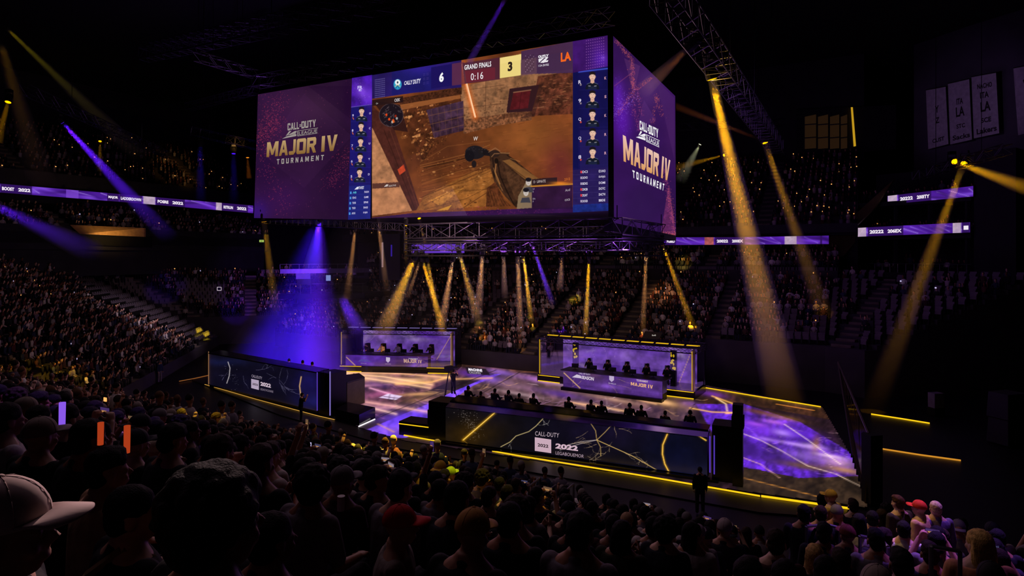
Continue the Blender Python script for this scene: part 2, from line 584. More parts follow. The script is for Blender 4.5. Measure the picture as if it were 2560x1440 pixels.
    def colors(s, v):
        px, py = project(v)
        h, w = s.a.shape[:2]
        i, j = np.clip((px - s.x0) * s.k, 0, w - 1.001), np.clip((py - s.y0) * s.k, 0, h - 1.001)
        i0, j0 = i.astype(int), j.astype(int)
        fi, fj = (i - i0)[:, None], (j - j0)[:, None]
        i1, j1 = np.minimum(i0 + 1, w - 1), np.minimum(j0 + 1, h - 1)
        c = (s.a[j0, i0] * (1 - fi) + s.a[j0, i1] * fi) * (1 - fj) + (s.a[j1, i0] * (1 - fi) + s.a[j1, i1] * fi) * fj
        return np.where(c <= 0.04045, c / 12.92, ((c + 0.055) / 1.055) ** 2.4)

class Plane:
    """a flat surface in the hall, looked up through the photo's pixels when a thing on it is placed"""
    def __init__(s, p, q, r):
        s.p = Vector(p)
        s.n = (Vector(q) - s.p).cross(Vector(r) - s.p).normalized()
        if s.n.y > 0: s.n = -s.n
    def hit(s, px, py, lift=0.0):
        d = at(px, py, 1.0) - Vector((0, 0, EYE))
        o = Vector((0, 0, EYE))
        t = (s.p + s.n * lift - o).dot(s.n) / d.dot(s.n)
        return o + d * t

GLYPHS = {}
def glyph(txt, bold=0.0, space=1.0):
    key = (txt, bold, space)
    if key not in GLYPHS:
        cu = bpy.data.curves.new('lettering', 'FONT')
        cu.body = txt
        cu.offset = bold
        cu.space_character = space
        cu.resolution_u = 3
        ob = bpy.data.objects.new('lettering', cu)
        COL.objects.link(ob)
        dg = bpy.context.evaluated_depsgraph_get()
        dg.update()
        me = bpy.data.meshes.new_from_object(ob.evaluated_get(dg))
        v = np.zeros(len(me.vertices) * 3)
        me.vertices.foreach_get('co', v)
        v = v.reshape(-1, 3)[:, :2]
        f = [tuple(p.vertices) for p in me.polygons]
        mn, mx = v.min(0), v.max(0)
        GLYPHS[key] = ((v - mn) / (mx - mn), f)
        bpy.data.objects.remove(ob)
        bpy.data.meshes.remove(me)
        bpy.data.curves.remove(cu)
    return GLYPHS[key]

BLOCK = {   # squared display capitals: outer polygons on a unit cell, traced by hand
 'M': [[(0, 0), (.24, 0), (.24, .58), (.42, .12), (.58, .12), (.76, .58), (.76, 0), (1, 0), (1, 1), (.72, 1), (.5, .45), (.28, 1), (0, 1)]],
 'A': [[(0, 0), (.28, 0), (.36, .2), (.64, .2), (.72, 0), (1, 0), (.66, 1), (.5, 1), (.5, .75), (.58, .4), (.42, .4), (.5, .75), (.5, 1), (.34, 1)]],
 'J': [[(0, .1), (.08, 0), (.72, 0), (1, .18), (1, 1), (.62, 1), (.62, .24), (0, .24)]],
 'O': [[(.1, 0), (.5, 0), (.5, .22), (.3, .22), (.3, .78), (.5, .78), (.5, 1), (.1, 1), (0, .9), (0, .1)], [(.5, 0), (.9, 0), (1, .1), (1, .9), (.9, 1), (.5, 1), (.5, .78), (.7, .78), (.7, .22), (.5, .22)]],
 'R': [[(0, 0), (.3, 0), (.3, 1), (0, 1)], [(.3, .78), (.66, .78), (.66, .6), (.3, .6), (.3, .38), (.44, .38), (.68, 0), (1, 0), (.76, .42), (.96, .55), (.96, .88), (.86, 1), (.3, 1)]],
 'I': [[(.2, 0), (.8, 0), (.8, 1), (.2, 1)]],
 'V': [[(.34, 0), (.66, 0), (1, 1), (.7, 1), (.5, .28), (.3, 1), (0, 1)]],
 'T': [[(.36, 0), (.64, 0), (.64, .8), (1, .8), (1, 1), (0, 1), (0, .8), (.36, .8)]],
 'U': [[(.1, 0), (.9, 0), (1, .1), (1, 1), (.7, 1), (.7, .22), (.3, .22), (.3, 1), (0, 1), (0, .1)]],
 'N': [[(0, 0), (.28, 0), (.28, .56), (.72, 0), (1, 0), (1, 1), (.72, 1), (.72, .44), (.28, 1), (0, 1)]],
 'E': [[(0, 0), (1, 0), (1, .2), (.32, .2), (.32, .4), (.9, .4), (.9, .6), (.32, .6), (.32, .8), (1, .8), (1, 1), (0, 1)]],
 'C': [[(.1, 0), (.9, 0), (1, .1), (1, .34), (.68, .34), (.68, .2), (.32, .2), (.32, .8), (.68, .8), (.68, .66), (1, .66), (1, .9), (.9, 1), (.1, 1), (0, .9), (0, .1)]],
 'L': [[(0, 0), (1, 0), (1, .2), (.34, .2), (.34, 1), (0, 1)]],
 'D': [[(0, 0), (.32, 0), (.32, 1), (0, 1)], [(.32, 0), (.86, 0), (1, .12), (1, .88), (.86, 1), (.32, 1), (.32, .8), (.68, .8), (.68, .2), (.32, .2)]],
 'Y': [[(.34, 0), (.66, 0), (.66, .4), (1, 1), (.7, 1), (.5, .62), (.3, 1), (0, 1), (.34, .4)]],
}
WIDE = {'M': 1.3, 'I': .55, 'J': .72, 'L': .8, 'V': 1.05, ' ': .22}
def block_write(mb, plane, txt, quad, col, gap=.22, col2=None, lift=0.03, m=0):
    ws = [WIDE.get(ch, 1.0) for ch in txt]
    tot = sum(ws) + gap * (len(txt) - 1)
    tl, tr, br, bl = [np.array(plane.hit(x, y, lift)) for x, y in quad]
    x = 0.0
    from mathutils.geometry import tessellate_polygon
    for ch, w in zip(txt, ws):
        for pg in BLOCK.get(ch, []):
            q = np.array(pg)
            a, b = ((x + q[:, :1] * w) / tot), 1 - q[:, 1:]
            p = tl * (1 - a) * (1 - b) + tr * a * (1 - b) + br * a * b + bl * (1 - a) * b
            tri = tessellate_polygon([[Vector((u[0], u[1], 0)) for u in pg]])
            mb.add(p, [tuple(t) for t in tri], m, lin(col) if col2 is None else lin(col) * (1 - b) + lin(col2) * b)
        x += w + gap

def write(mb, plane, txt, quad, col, bold=0.02, space=1.0, m=0, lift=0.03, col2=None):
    """letters filling the photo quad (tl, tr, br, bl) on a plane"""
    v, f = glyph(txt, bold, space)
    tl, tr, br, bl = [np.array(plane.hit(x, y, lift)) for x, y in quad]
    a, b = v[:, :1], 1 - v[:, 1:]
    p = tl * (1 - a) * (1 - b) + tr * a * (1 - b) + br * a * b + bl * (1 - a) * b
    c = lin(col) if col2 is None else lin(col) * (1 - b) + lin(col2) * b
    mb.add(p, f, m, c)

def write3(mb, p00, p10, p01, txt, col, bold=0.02, space=1.0, m=0, mirror=False):
    """letters in the parallelogram bottom-left, bottom-right, top-left"""
    v, f = glyph(txt, bold, space)
    p00, p10, p01 = [np.array(p)[None, :] for p in (p00, p10, p01)]
    a = 1 - v[:, :1] if mirror else v[:, :1]
    mb.add(p00 + (p10 - p00) * a + (p01 - p00) * v[:, 1:], f, m, lin(col) if isinstance(col, str) else col)
# ------------------------------------------------------------------ the hanging video cube
M_BLACK = mat('black_steel', '#0b0a0d', 0.45, 0.3)
M_TRUSS = mat('truss_aluminium', '#3e3b44', 0.35, 0.75)
M_DARK = mat('matt_black', '#070608', 0.9)
LED = led_mat()

cube = empty('video_cube', at(1280, 560, 44), 0, 'huge black hanging video cube with a shooter match on its front and purple tournament sides', 'video cube')
JF = Plane(at(1525, 88, 36), at(1525, 500, 36), at(640, 235, 49.07))
JR = Plane(at(1531, 88, 36.1), at(1531, 557, 36.1), at(1689, 240, 51.3))

def child(mb, name, mats, parent, smooth=False, label=None):
    """mesh in world coordinates hung under a thing"""
    o = mb.build(name, mats, parent, smooth)
    o.matrix_parent_inverse = Matrix.Translation(parent.location).inverted() if parent.parent is None else parent.matrix_world.inverted()
    if parent.parent is not None or parent.rotation_euler.z:
        bpy.context.view_layer.update()
        o.matrix_parent_inverse = parent.matrix_world.inverted()
    if label: o['label'] = label
    return o

def cod_logo(mb, pl, O, ex, ey, white):
    """tournament mark: two words over a blade and an outlined word; O corner, ex and ey span the block in pixels"""
    O, ex, ey = np.array(O, float), np.array(ex, float), np.array(ey, float)
    q = lambda a, b: tuple(O + ex * a + ey * b)
    box = lambda a0, b0, a1, b1, sk=0.0: (q(a0, b0), q(a1 + sk, b0), q(a1, b1), q(a0 - sk, b1))
    block_write(mb, pl, 'CALL', box(0.155, 0.02, 0.475, 0.5), white, .14)
    block_write(mb, pl, 'DUTY', box(0.54, 0.02, 0.94, 0.5), white, .12)
    for b in (0.2, 0.3):
        mb.poly([pl.hit(*p, 0.03) for p in box(0.485, b, 0.53, b + 0.06)], 0, lin(white))
    for pts in ([(0.0, 1.0), (0.13, 0.88), (0.40, 0.83), (0.40, 0.95)],
                [(0.10, 0.86), (0.2, 0.55), (0.26, 0.57), (0.18, 0.76)],
                [(0.14, 0.83), (0.34, 0.62), (0.41, 0.6), (0.40, 0.72), (0.25, 0.8)],
                [(0.2, 0.84), (0.36, 0.76), (0.40, 0.8), (0.36, 0.82)]):
        mb.poly([pl.hit(*q(a, b), 0.03) for a, b in pts], 0, lin(white))
    for pts in ([(0.43, 0.60), (1.0, 0.60), (1.0, 0.63), (0.43, 0.63)], [(0.43, 0.95), (0.98, 0.95), (0.98, 0.98), (0.43, 0.98)],
                [(0.43, 0.60), (0.452, 0.60), (0.452, 0.98), (0.43, 0.98)]):
        mb.poly([pl.hit(*q(a, b), 0.03) for a, b in pts], 0, lin(white))
    write(mb, pl, 'LEAGUE', box(0.475, 0.68, 0.98, 0.92), white, 0.005)

def screen_part(name, pl, corners, pic, nu, nv, parent, extra=None, label=None):
    mb = MB()
    c = [pl.hit(*p) for p in corners]          # tl tr br bl
    mb.patch(c[3], c[2], c[1], c[0], nu, nv, pic.colors)
    if extra: extra(mb)
    return child(mb, name, [LED], parent, False, label)

# left purple tournament panel
pic = Picture(628, 185, 890, 560, '#28112f')
pic.texture(0.25, 60, 3)
pic.blob(770, 270, 80, 50, '#40213f', 0.8).blob(700, 300, 60, 90, '#3c1844', 0.6).blob(700, 500, 80, 60, '#3a1350', 0.7)
pic.blob(845, 480, 40, 90, '#22092e', 0.8).blob(660, 420, 30, 70, '#280d3a', 0.7).blob(870, 250, 14, 60, '#240a2f', 0.8)
pic.poly([(760, 235), (880, 340), (760, 470), (650, 380)], '#5a2a60', 0.1).poly([(770, 215), (880, 300), (880, 215)], '#1e0828', 0.35)
pic.blob(640, 530, 30, 30, '#3a16a0', 0.5)
for sd, pts in ((1, [(652, 240), (690, 330), (655, 400), (690, 470), (710, 540)]), (2, [(700, 245), (665, 300), (648, 380)]), (3, [(820, 470), (850, 420), (872, 380)]), (4, [(640, 350), (700, 300)])):
    pic.dust(pts, 330, '#c43a58', 13, sd, 0.75, 0.75)
pic.dust([(640, 260), (870, 260), (640, 520), (870, 520)], 250, '#b04a70', 40, 9, 0.6, 0.6)
def ex(mb):
    white = '#9c948e'
    cod_logo(mb, JF, (705, 310), (90, -13), (0, 37), white)
    block_write(mb, JF, 'MAJOR IV', ((668, 356), (844, 336), (842, 376), (666, 393)), '#b8986a', .1, '#86602e')
    block_write(mb, JF, 'TOURNAMENT', ((692, 398), (810, 387), (809, 400), (692, 411)), white, .75)
screen_part('side_screen', JF, ((645, 236), (880, 196), (871, 549), (635, 545)), pic, 240, 320, cube, ex, 'purple tournament screen on the left of the cube front')

# the match view in the middle, with the score bar above it
pic = Picture(924, 95, 1528, 552, '#653a20')
pic.texture(0.5, 50, 11)
pic.blob(1330, 340, 110, 60, '#8a5a2c', 0.7).blob(1200, 480, 120, 40, '#96642c', 0.55).blob(1400, 420, 40, 70, '#5c2530', 0.7).blob(1110, 380, 60, 40, '#4a2a1c', 0.7)
pic.poly([(985, 268), (1165, 235), (1165, 325), (1090, 350), (1058, 405), (1018, 330)], '#4a2a1a', 1, 0.5, 12, 21)
rr_ = random.Random(8)
for k in range(95):                       # broken stones of the ruined wall
    x, y = rr_.uniform(1000, 1095), rr_.uniform(262, 398)
    if y - 262 > (1100 - x) * 1.6 + 70 or (x < 1030 and y > 345): continue
    w_, h_ = rr_.uniform(4, 12), rr_.uniform(2.5, 6)
    pic.poly([(x - w_ / 2, y - h_ / 2 + 1), (x + w_ / 2, y - h_ / 2 - 2), (x + w_ / 2 - 1, y + h_ / 2 - 1), (x - w_ / 2 + 1, y + h_ / 2 + 1)], rr_.choice(['#8e6038', '#a4744a', '#6c4426', '#b58858', '#5a361e']), .9, .5, 3, k + 1)
pic.poly([(1150, 215), (1345, 180), (1432, 175), (1432, 255), (1300, 290), (1160, 330)], '#8a6c52', 1, 0.4, 26, 22).poly([(1150, 215), (1345, 180), (1432, 175), (1432, 255), (1300, 290), (1160, 330)], '#6e5038', .35, 0.9, 7, 27)
pic.poly([(1345, 190), (1432, 178), (1432, 285), (1325, 290)], '#4e2c22', 0.95, 0.7, 9, 23)
pic.poly([(1150, 300), (1330, 275), (1330, 300), (1240, 315), (1160, 335)], '#6b4a35', 0.9, 0.8, 4, 24)
pic.poly([(1345, 214), (1360, 206), (1336, 292), (1300, 296), (1330, 276)], '#2c1a1a', .55).poly([(1262, 284), (1240, 300), (1330, 285), (1330, 276)], '#3a221a', .5)
for a, b in (((1158, 226), (1260, 212)), ((1160, 270), (1260, 258)), ((1165, 300), (1250, 288)), ((1215, 186), (1213, 320))):
    pic.line([a, b], 1.1, '#3c281e', 0.7)
pic.dust([(1170, 240), (1420, 210), (1170, 300), (1260, 260)], 170, '#3a241a', 12, 31, 1.6, 0.6)
for k in range(70):                       # rough courses of stone, right of the tracer
    x, y = rr_.uniform(1160, 1425), 0
    y = rr_.uniform(232, 300) - (x - 1160) * .16
    w_ = rr_.uniform(5, 16)
    pic.line([(x, y), (x + w_, y - w_ * .15)], rr_.uniform(.6, 1.6), rr_.choice(['#3c2418', '#b08c68', '#4a2c1e', '#a07a56']), .6)
for k in range(60):
    x = rr_.uniform(1345, 1428); y = rr_.uniform(195, 275)
    pic.line([(x, y), (x + rr_.uniform(3, 9), y + rr_.uniform(-3, 2))], rr_.uniform(.7, 2), rr_.choice(['#1f120e', '#8a5c40', '#2c1812', '#a87250']), .7)
pic.dust([(1000, 290), (1150, 260), (1060, 380), (1100, 330)], 200, '#2c1a12', 14, 32, 1.9, 0.65)
pic.dust([(1000, 290), (1150, 260), (1060, 380), (1100, 330)], 140, '#b07c48', 14, 33, 1.5, 0.6)
pic.poly([(1000, 262), (1150, 236), (1152, 246), (1000, 276)], '#8a5a34', 0.9).poly([(1000, 246), (1155, 216), (1155, 236), (1000, 262)], '#3a2218', 0.9, 0.7, 4, 5)
pic.poly([(1066, 275), (1158, 252), (1160, 326), (1085, 345)], '#33243e', 0.92, 0.6, 9, 6).poly([(1066, 275), (1158, 252), (1160, 285), (1075, 308)], '#4c3a60', .4, .5, 12, 7)
for t in range(6):
    pic.line([(1078 + t * 16, 272 - t * 4), (1086 + t * 15, 344 - t * 4)], 1.3, '#5c4440', 0.6)
for t in range(3):
    pic.line([(1070, 290 + t * 22), (1160, 270 + t * 21)], 1.4, '#7a5840', 0.65)
pic.poly([(1274, 222), (1348, 212), (1330, 278), (1266, 282)], '#2e1a22').poly([(1284, 230), (1327, 224), (1320, 270), (1274, 275)], '#4c1820', 1, 0.25, 9, 3).line([(1304, 228), (1298, 272)], 1, '#2a0e14', .8)
pic.line([(1284, 231), (1327, 225)], 2.5, '#8a6a54', 0.9)
pic.poly([(930, 320), (950, 340), (1030, 527), (930, 540)], '#a07a5c', 1, 0.35, 12, 8).poly([(930, 450), (1000, 450), (1030, 527), (930, 540)], '#b08260', 0.5, 0.3, 14, 9)
pic.poly([(930, 262), (985, 320), (1052, 524), (1030, 527), (930, 318)], '#432420', 1, 0.25, 9, 10).poly([(930, 250), (1000, 262), (1020, 330), (985, 325)], '#2a1718', 0.9)
pic.line([(960, 325), (1036, 520)], 1.2, '#28140f', 0.9).line([(975, 325), (1046, 520)], 1, '#6a4030', 0.7)
pic.poly([(994, 424), (1009, 411), (1014, 427), (999, 438)], '#b0452a', 1, 0.2, 4, 2)
pic.poly([(1040, 527), (1060, 490), (1180, 430), (1250, 415), (1225, 515)], '#8a5f2e', 0.8, 0.4, 14, 12).poly([(1075, 500), (1120, 480), (1160, 470), (1100, 515)], '#b4843c', 0.7, 0.5, 7, 13)
pic.poly([(1090, 527), (1130, 512), (1120, 525)], '#c89a30', 0.8)
pic.line([(1050, 495), (1240, 415)], 2, '#4a2c18', 0.7).line([(1060, 420), (1165, 395)], 3, '#2a170e', 0.7).line([(1150, 525), (1235, 470)], 2, '#4a2c18', 0.7)
pic.dust([(1030, 420), (1200, 400), (1150, 520), (1060, 480)], 120, '#c8925a', 18, 34, 0.9, 0.6)
pic.dust([(1030, 420), (1220, 420), (1150, 520), (1060, 480)], 120, '#3a2010', 18, 35, 1.6, 0.6)
for k in range(26):                       # planks and ruts of the street
    t = k / 25
    x0, y0 = 1050 + 10 * t, 405 + 118 * t
    pic.line([(x0, y0 + rr_.uniform(-2, 2)), (x0 + rr_.uniform(60, 120), y0 - rr_.uniform(14, 40)), (1225, y0 - rr_.uniform(40, 64))], rr_.uniform(.6, 1.8), rr_.choice(['#2e1a0e', '#4a2c16', '#a87840', '#3a2212']), .45)
for k in range(90):
    x, y = rr_.uniform(1240, 1430), rr_.uniform(292, 450)
    pic.line([(x, y), (x + rr_.uniform(8, 26), y - rr_.uniform(0, 5))], rr_.uniform(.6, 1.6), rr_.choice(['#5a3018', '#8a5426', '#a4682e', '#4c2814']), .3)
for k in range(40):
    x = rr_.uniform(1048, 1225); y = rr_.uniform(400, 525)
    pic.disc(x, y, rr_.uniform(1.5, 4), rr_.uniform(1, 2.4), rr_.choice(['#b88a52', '#2c180c', '#8a6034', '#d0a468']), .6)
# the fallen figure, and the weapon with its sleeve
pic.disc(1188, 381, 25, 17, '#1b1a22').disc(1174, 390, 12, 14, '#15141c').disc(1208, 380, 13, 9, '#1d1b20').poly([(1205, 375), (1240, 378), (1236, 392), (1208, 388)], '#18151a').disc(1185, 410, 6, 9, '#1f1a1e')
pic.dust([(1172, 375), (1212, 372)], 24, '#5a5866', 6, 36, 1.0, 0.6)
pic.poly([(1224, 384), (1238, 376), (1262, 384), (1290, 402), (1352, 452), (1334, 518), (1290, 519), (1262, 490), (1236, 455), (1226, 420)], '#39271c', 1, 0.5, 8, 14)
pic.poly([(1256, 402), (1274, 398), (1352, 450), (1322, 456)], '#7a5a34', 0.95, 0.15, 12, 15).line([(1258, 404), (1326, 454)], 1.2, '#20140e', .8).poly([(1262, 412), (1318, 458), (1312, 515), (1290, 500), (1268, 450)], '#4c3626', .8, .4, 6, 2).line([(1244, 400), (1250, 440), (1268, 480), (1285, 512)], 3, '#1a110e', .9).poly([(1246, 380), (1272, 381), (1274, 396), (1252, 400)], '#3c2a1e').line([(1250, 382), (1273, 383)], 1.6, '#b48a5a', 0.8)
pic.disc(1237, 384, 13, 9, '#2a1f1c').line([(1222, 380), (1238, 370), (1250, 378)], 2.2, '#8a6a4c', 0.8).line([(1240, 410), (1238, 430), (1250, 460)], 2, '#c49458', 0.7).line([(1232, 395), (1236, 440)], 4, '#1f1512', 0.9)
pic.poly([(1215, 517), (1217, 470), (1238, 455), (1262, 500), (1278, 515)], '#4c2c1a', 1, 0.5, 6, 16)
for t in range(6): pic.line([(1222 + t * 7, 475 + t * 4), (1232 + t * 8, 515)], 1.2, '#7a4c28', 0.7)
pic.line([(1229, 392), (1236, 384), (1248, 384)], 2, '#8a6a4a', .8).line([(1234, 420), (1242, 448), (1256, 476)], 1.6, '#9a7444', .8).disc(1241, 402, 5, 7, '#15100d', .9).line([(1268, 388), (1288, 401), (1294, 408)], 2.5, '#1c120d', .9).line([(1276, 396), (1300, 404)], 1.2, '#b08a54', .7)
for k in range(14): pic.line([(1270 + k * 4, 425 + k * 6), (1276 + k * 4, 420 + k * 6)], .9, '#20150e', .6)
# tracer flash
pic.line([(1156, 162), (1168, 220), (1188, 292)], 5, '#f4b890', 0.75, 9, '#f07828').line([(1160, 180), (1188, 292)], 2.2, '#fff0d8', 0.95)
# round map
pic.disc(978, 288, 30, 29, '#191420', 0.95)
for k in range(40):
    rr = random.Random(k)
    a, b = rr.uniform(0, 6.28), rr.uniform(4, 27)
    x, y = 978 + b * math.cos(a), 288 + b * math.sin(a)
    pic.line([(x, y), (x + rr.uniform(-7, 7), y + rr.uniform(-5, 5))], 0.8, '#7c7886', 0.7)
for x, y, c in ((966, 287, '#d84a1c'), (973, 298, '#e2531e'), (983, 301, '#e2531e'), (989, 290, '#902814'), (981, 305, '#b8c4d0'), (992, 296, '#a0b0c0'), (984, 304, '#d06828')): pic.disc(x, y, 2.6, 3.2, c, 0.95)
for a in range(40):
    pic.line([(978 + 30 * math.cos(a * .157), 288 + 29 * math.sin(a * .157)), (978 + 30 * math.cos(a * .157 + .157), 288 + 29 * math.sin(a * .157 + .157))], 0.8, '#6a6474', 0.7)
pic.poly([(930, 250), (1008, 240), (1008, 256), (930, 265)], '#231619', 0.92)
pic.poly([(931, 459), (999, 455), (999, 468), (931, 472)], '#4e322e', 0.95)
pic.a *= np.array([1.07, .95, .86])
np.clip(pic.a, 0, 1, pic.a)
# score bar
pic.poly([(924, 178), (1154, 140), (1154, 218), (1003, 236), (924, 248)], '#23175e', 0.96, 0.25, 40, 17).poly([(980, 180), (1090, 163), (1090, 222), (980, 240)], '#1d1a66', 0.9, 0.2, 30, 18)
pic.blob(1060, 170, 60, 12, '#3a22a0', 0.5)
pic.poly([(1078, 168), (1130, 160), (1130, 214), (1078, 222)], '#1c1258', 0.95).poly([(1130, 160), (1160, 154), (1162, 210), (1130, 214)], '#6a3040', 0.7)
pic.poly([(1156, 158), (1250, 143), (1250, 198), (1162, 210)], '#4a2234', 0.9).poly([(1162, 178), (1238, 168), (1238, 198), (1166, 207)], '#6a2230', 0.85)
pic.poly([(1250, 145), (1303, 135), (1302, 188), (1250, 196)], '#ead27e').poly([(1250, 145), (1303, 135), (1302, 150), (1250, 160)], '#f4dc8a', 0.5)
pic.poly([(1303, 128), (1524, 84), (1524, 172), (1432, 182), (1302, 186)], '#43284c', 0.93, 0.2, 60, 19).poly([(1432, 104), (1524, 86), (1524, 174), (1440, 182)], '#3c1458', 0.8)
pic.poly([(1302, 150), (1345, 143), (1342, 184), (1302, 190)], '#6a4a56', 0.6).poly([(1340, 142), (1432, 126), (1432, 172), (1342, 184)], '#402848', 0.5)
pic.blob(1507, 145, 9, 9, '#a070ff', 0.9).blob(1503, 150, 30, 30, '#4c1c90', 0.7)
for i in range(10):
    for j in range(9):
        pic.disc(938 + j * 2.9, 200 + i * 4.9 - j * 0.45, 0.7, 0.9, '#9c98d0', 0.8)
        if j < 8: pic.disc(1466 + j * 5.4, 106 + i * 6.8 - j * 0.9, 0.8, 0.9, '#b07cd0', 0.7)
        if j < 6: pic.disc(1314 + j * 4, 140 + i * 4.4 - j * 0.6, 0.9, 1.1, '#2a1c26' if (i + j) % 3 else '#a890a0', 0.7)
        if j < 7: pic.disc(1056 + j * 2.9, 182 + i * 3.6 - j * 0.5, 0.6, 0.6, '#8468c0', 0.6 * ((i * j) % 3 > 0))
pic.disc(994, 211, 10, 13, '#2e9cc4').disc(994, 206, 6.5, 7, '#f2f4f4').disc(994, 206, 2, 3, '#223040').line([(988, 216), (994, 212), (1000, 216)], 2, '#d8c890', 0.9).line([(990, 220), (994, 214), (998, 220)], 2, '#16527c', 0.9)
# purple border below
pic.poly([(924, 545), (924, 556), (1440, 545), (1440, 517), (1300, 522), (1180, 527), (1030, 533)], '#321246', 0.97, 0.3, 40, 25)
pic.dust([(1170, 530), (1250, 525), (1400, 532)], 120, '#b43a78', 8, 37, 0.7, 0.7)
# lower right panel
pic.poly([(1330, 466), (1432, 458), (1432, 522), (1300, 524)], '#2a1336', 0.93, 0.3, 30, 26).poly([(1292, 522), (1296, 490), (1318, 450), (1330, 448), (1330, 520)], '#8a7458', 0.9)
pic.poly([(1330, 448), (1393, 443), (1393, 460), (1330, 464)], '#2c1b20', 0.97).line([(1328, 466), (1432, 460)], 2, '#d8902c', 0.95, 2).blob(1400, 458, 22, 4, '#f08a28', 0.9)
for cx, cy_ in ((1321, 455), (1315, 481)):
    pic.poly([(cx - 14, cy_ + 26), (cx - 10, cy_ + 14), (cx + 8, cy_ + 12), (cx + 12, cy_ + 26)], '#3c3a44').disc(cx, cy_, 6.5, 9, '#c8beb6').disc(cx, cy_ - 6, 7.5, 5, '#17141a').line([(cx - 4, cy_ - 1), (cx + 4, cy_ - 1)], 1.2, '#4a3c3c', 0.8).line([(cx - 2, cy_ + 4), (cx + 2, cy_ + 4)], 1, '#6a4444', 0.8)
def ex(mb):
    w = '#f4f2f6'
    W = lambda t, q, c=w, b=0.03, sp=1.0: write(mb, JF, t, q, c, b, sp)
    W('CALLY DUTY', ((1011, 203), (1052, 196), (1051, 208), (1010, 213)), '#dcd8ea', 0.03)
    W('6', ((1098, 182), (1110, 180), (1109, 204), (1098, 206)), w, 0.05)
    W('GRAND FINALS', ((1161, 163), (1228, 153), (1228, 166), (1161, 175)), w, 0.02, 1.1)
    W('0:16', ((1177, 184), (1208, 179), (1208, 197), (1177, 201)), w, 0.0, 1.1)
    W('3', ((1270, 155), (1281, 153), (1281, 177), (1269, 179)), '#30231c', 0.05)
    W('LA', ((1402, 132), (1427, 129), (1428, 151), (1402, 155)), '#f0641e', 0.04)
    W('OUTLY', ((1345, 139), (1372, 135), (1371, 143), (1346, 146)), '#e8e4ea', 0.06)
    for p in ([(1346, 148), (1362, 143), (1347, 157)], [(1350, 157), (1366, 143), (1371, 143), (1360, 157)], [(1362, 152), (1371, 150), (1369, 155), (1360, 156)]):
        mb.poly([JF.hit(x, y, 0.03) for x, y in p], 0, lin('#e8e4ea'))
    W('I DA ENTEE', ((1346, 162), (1372, 159), (1372, 164), (1346, 167)), '#d0c8d4', 0.02)
    W('OEK', ((986, 247), (1001, 245), (1000, 253), (986, 255)), '#c8c0c0', 0.02)
    W('Gv', ((940, 257), (946, 256), (945, 260), (940, 261)), '#c8c0c0', 0.0)
    W('W', ((1184, 342), (1195, 341), (1194, 351), (1183, 352)), '#e6e0dc', 0.0)
    W('ELECTIVE', ((972, 463), (990, 461), (990, 465), (972, 467)), '#c0b4b0', 0.01)
    mb.poly([JF.hit(x, y, 0.03) for x, y in ((960, 467), (966, 461), (971, 461), (969, 466))], 0, lin('#c8bcb8'))
    W('D  UIMATE', ((1334, 452), (1364, 449), (1364, 456), (1334, 458)), '#c8b8b4', 0.0)
    W('2312', ((1411, 446), (1425, 444), (1425, 450), (1411, 452)), '#e07828', 0.0)
    W('And', ((1413, 473), (1425, 471), (1425, 477), (1413, 479)), '#b8acb8', 0.0)
    W('coca', ((1412, 498), (1425, 496), (1425, 501), (1412, 503)), '#b8acb8', 0.0)
    for t, y in (('LI', 470), ('S', 477), ('EDN', 495), ('P', 502)):
        W(t, ((1332, y), (1332 + 2 * len(t), y), (1332 + 2 * len(t), y + 4), (1332, y + 4)), '#a89cb0', 0.0)
screen_part('match_screen', JF, ((930, 188), (1432, 103.5), (1432, 531), (930, 546)), pic, 502, 330, cube, ex, 'main screen with the match in progress')

def portrait(pic, cx, top, s, dark='#15192c', tone=1.0):
    """head and shoulders of a player in a team shirt, s pixels wide per unit"""
    f = lambda *p: [(cx + a * s, top + b * s) for a, b in p]
    pic.poly(f((-1.75, 4.4), (-1.6, 3.5), (-1.1, 2.9), (-0.4, 2.6), (0.4, 2.6), (1.1, 2.9), (1.6, 3.5), (1.75, 4.4)), dark)
    pic.poly(f((-1.05, 4.4), (-1.0, 3.6), (1.0, 3.6), (1.05, 4.4)), '#1c2440', 0.8)
    pic.poly(f((-0.42, 1.9), (0.42, 1.9), (0.5, 2.7), (0, 2.95), (-0.5, 2.7)), '#d8a890')
    pic.disc(cx, top + 1.25 * s, 0.72 * s, 1.0 * s, '#e4bba4')
    pic.disc(cx, top + 0.55 * s, 0.78 * s, 0.55 * s, '#1d1618')
    pic.disc(cx, top + 1.0 * s, 0.6 * s, 0.32 * s, '#eac4ae')
    for d in (-1, 1):
        pic.line(f((d * 0.18, 1.08), (d * 0.42, 1.05)), 0.9, '#4c3028', 0.8)
        pic.disc(cx + d * 0.72 * s, top + 1.3 * s, 0.12 * s, 0.2 * s, '#c89880')
        pic.line(f((d * 0.5, 3.55), (d * 0.95, 3.5)), 1.8, '#b8b4b4', 0.8)
        pic.line(f((d * 0.55, 2.75), (d * 1.3, 3.05)), 1.1, '#7c88b0', 0.7)
    pic.line(f((0.02, 1.15), (-0.02, 1.5)), 0.9, '#b88870', 0.7)
    pic.line(f((-0.22, 1.78), (0.22, 1.78)), 1.0, '#8c4c48', 0.9)
    pic.line(f((-0.5, 2.0), (0, 2.22), (0.5, 2.0)), 1.4, '#8a6450', 0.4)

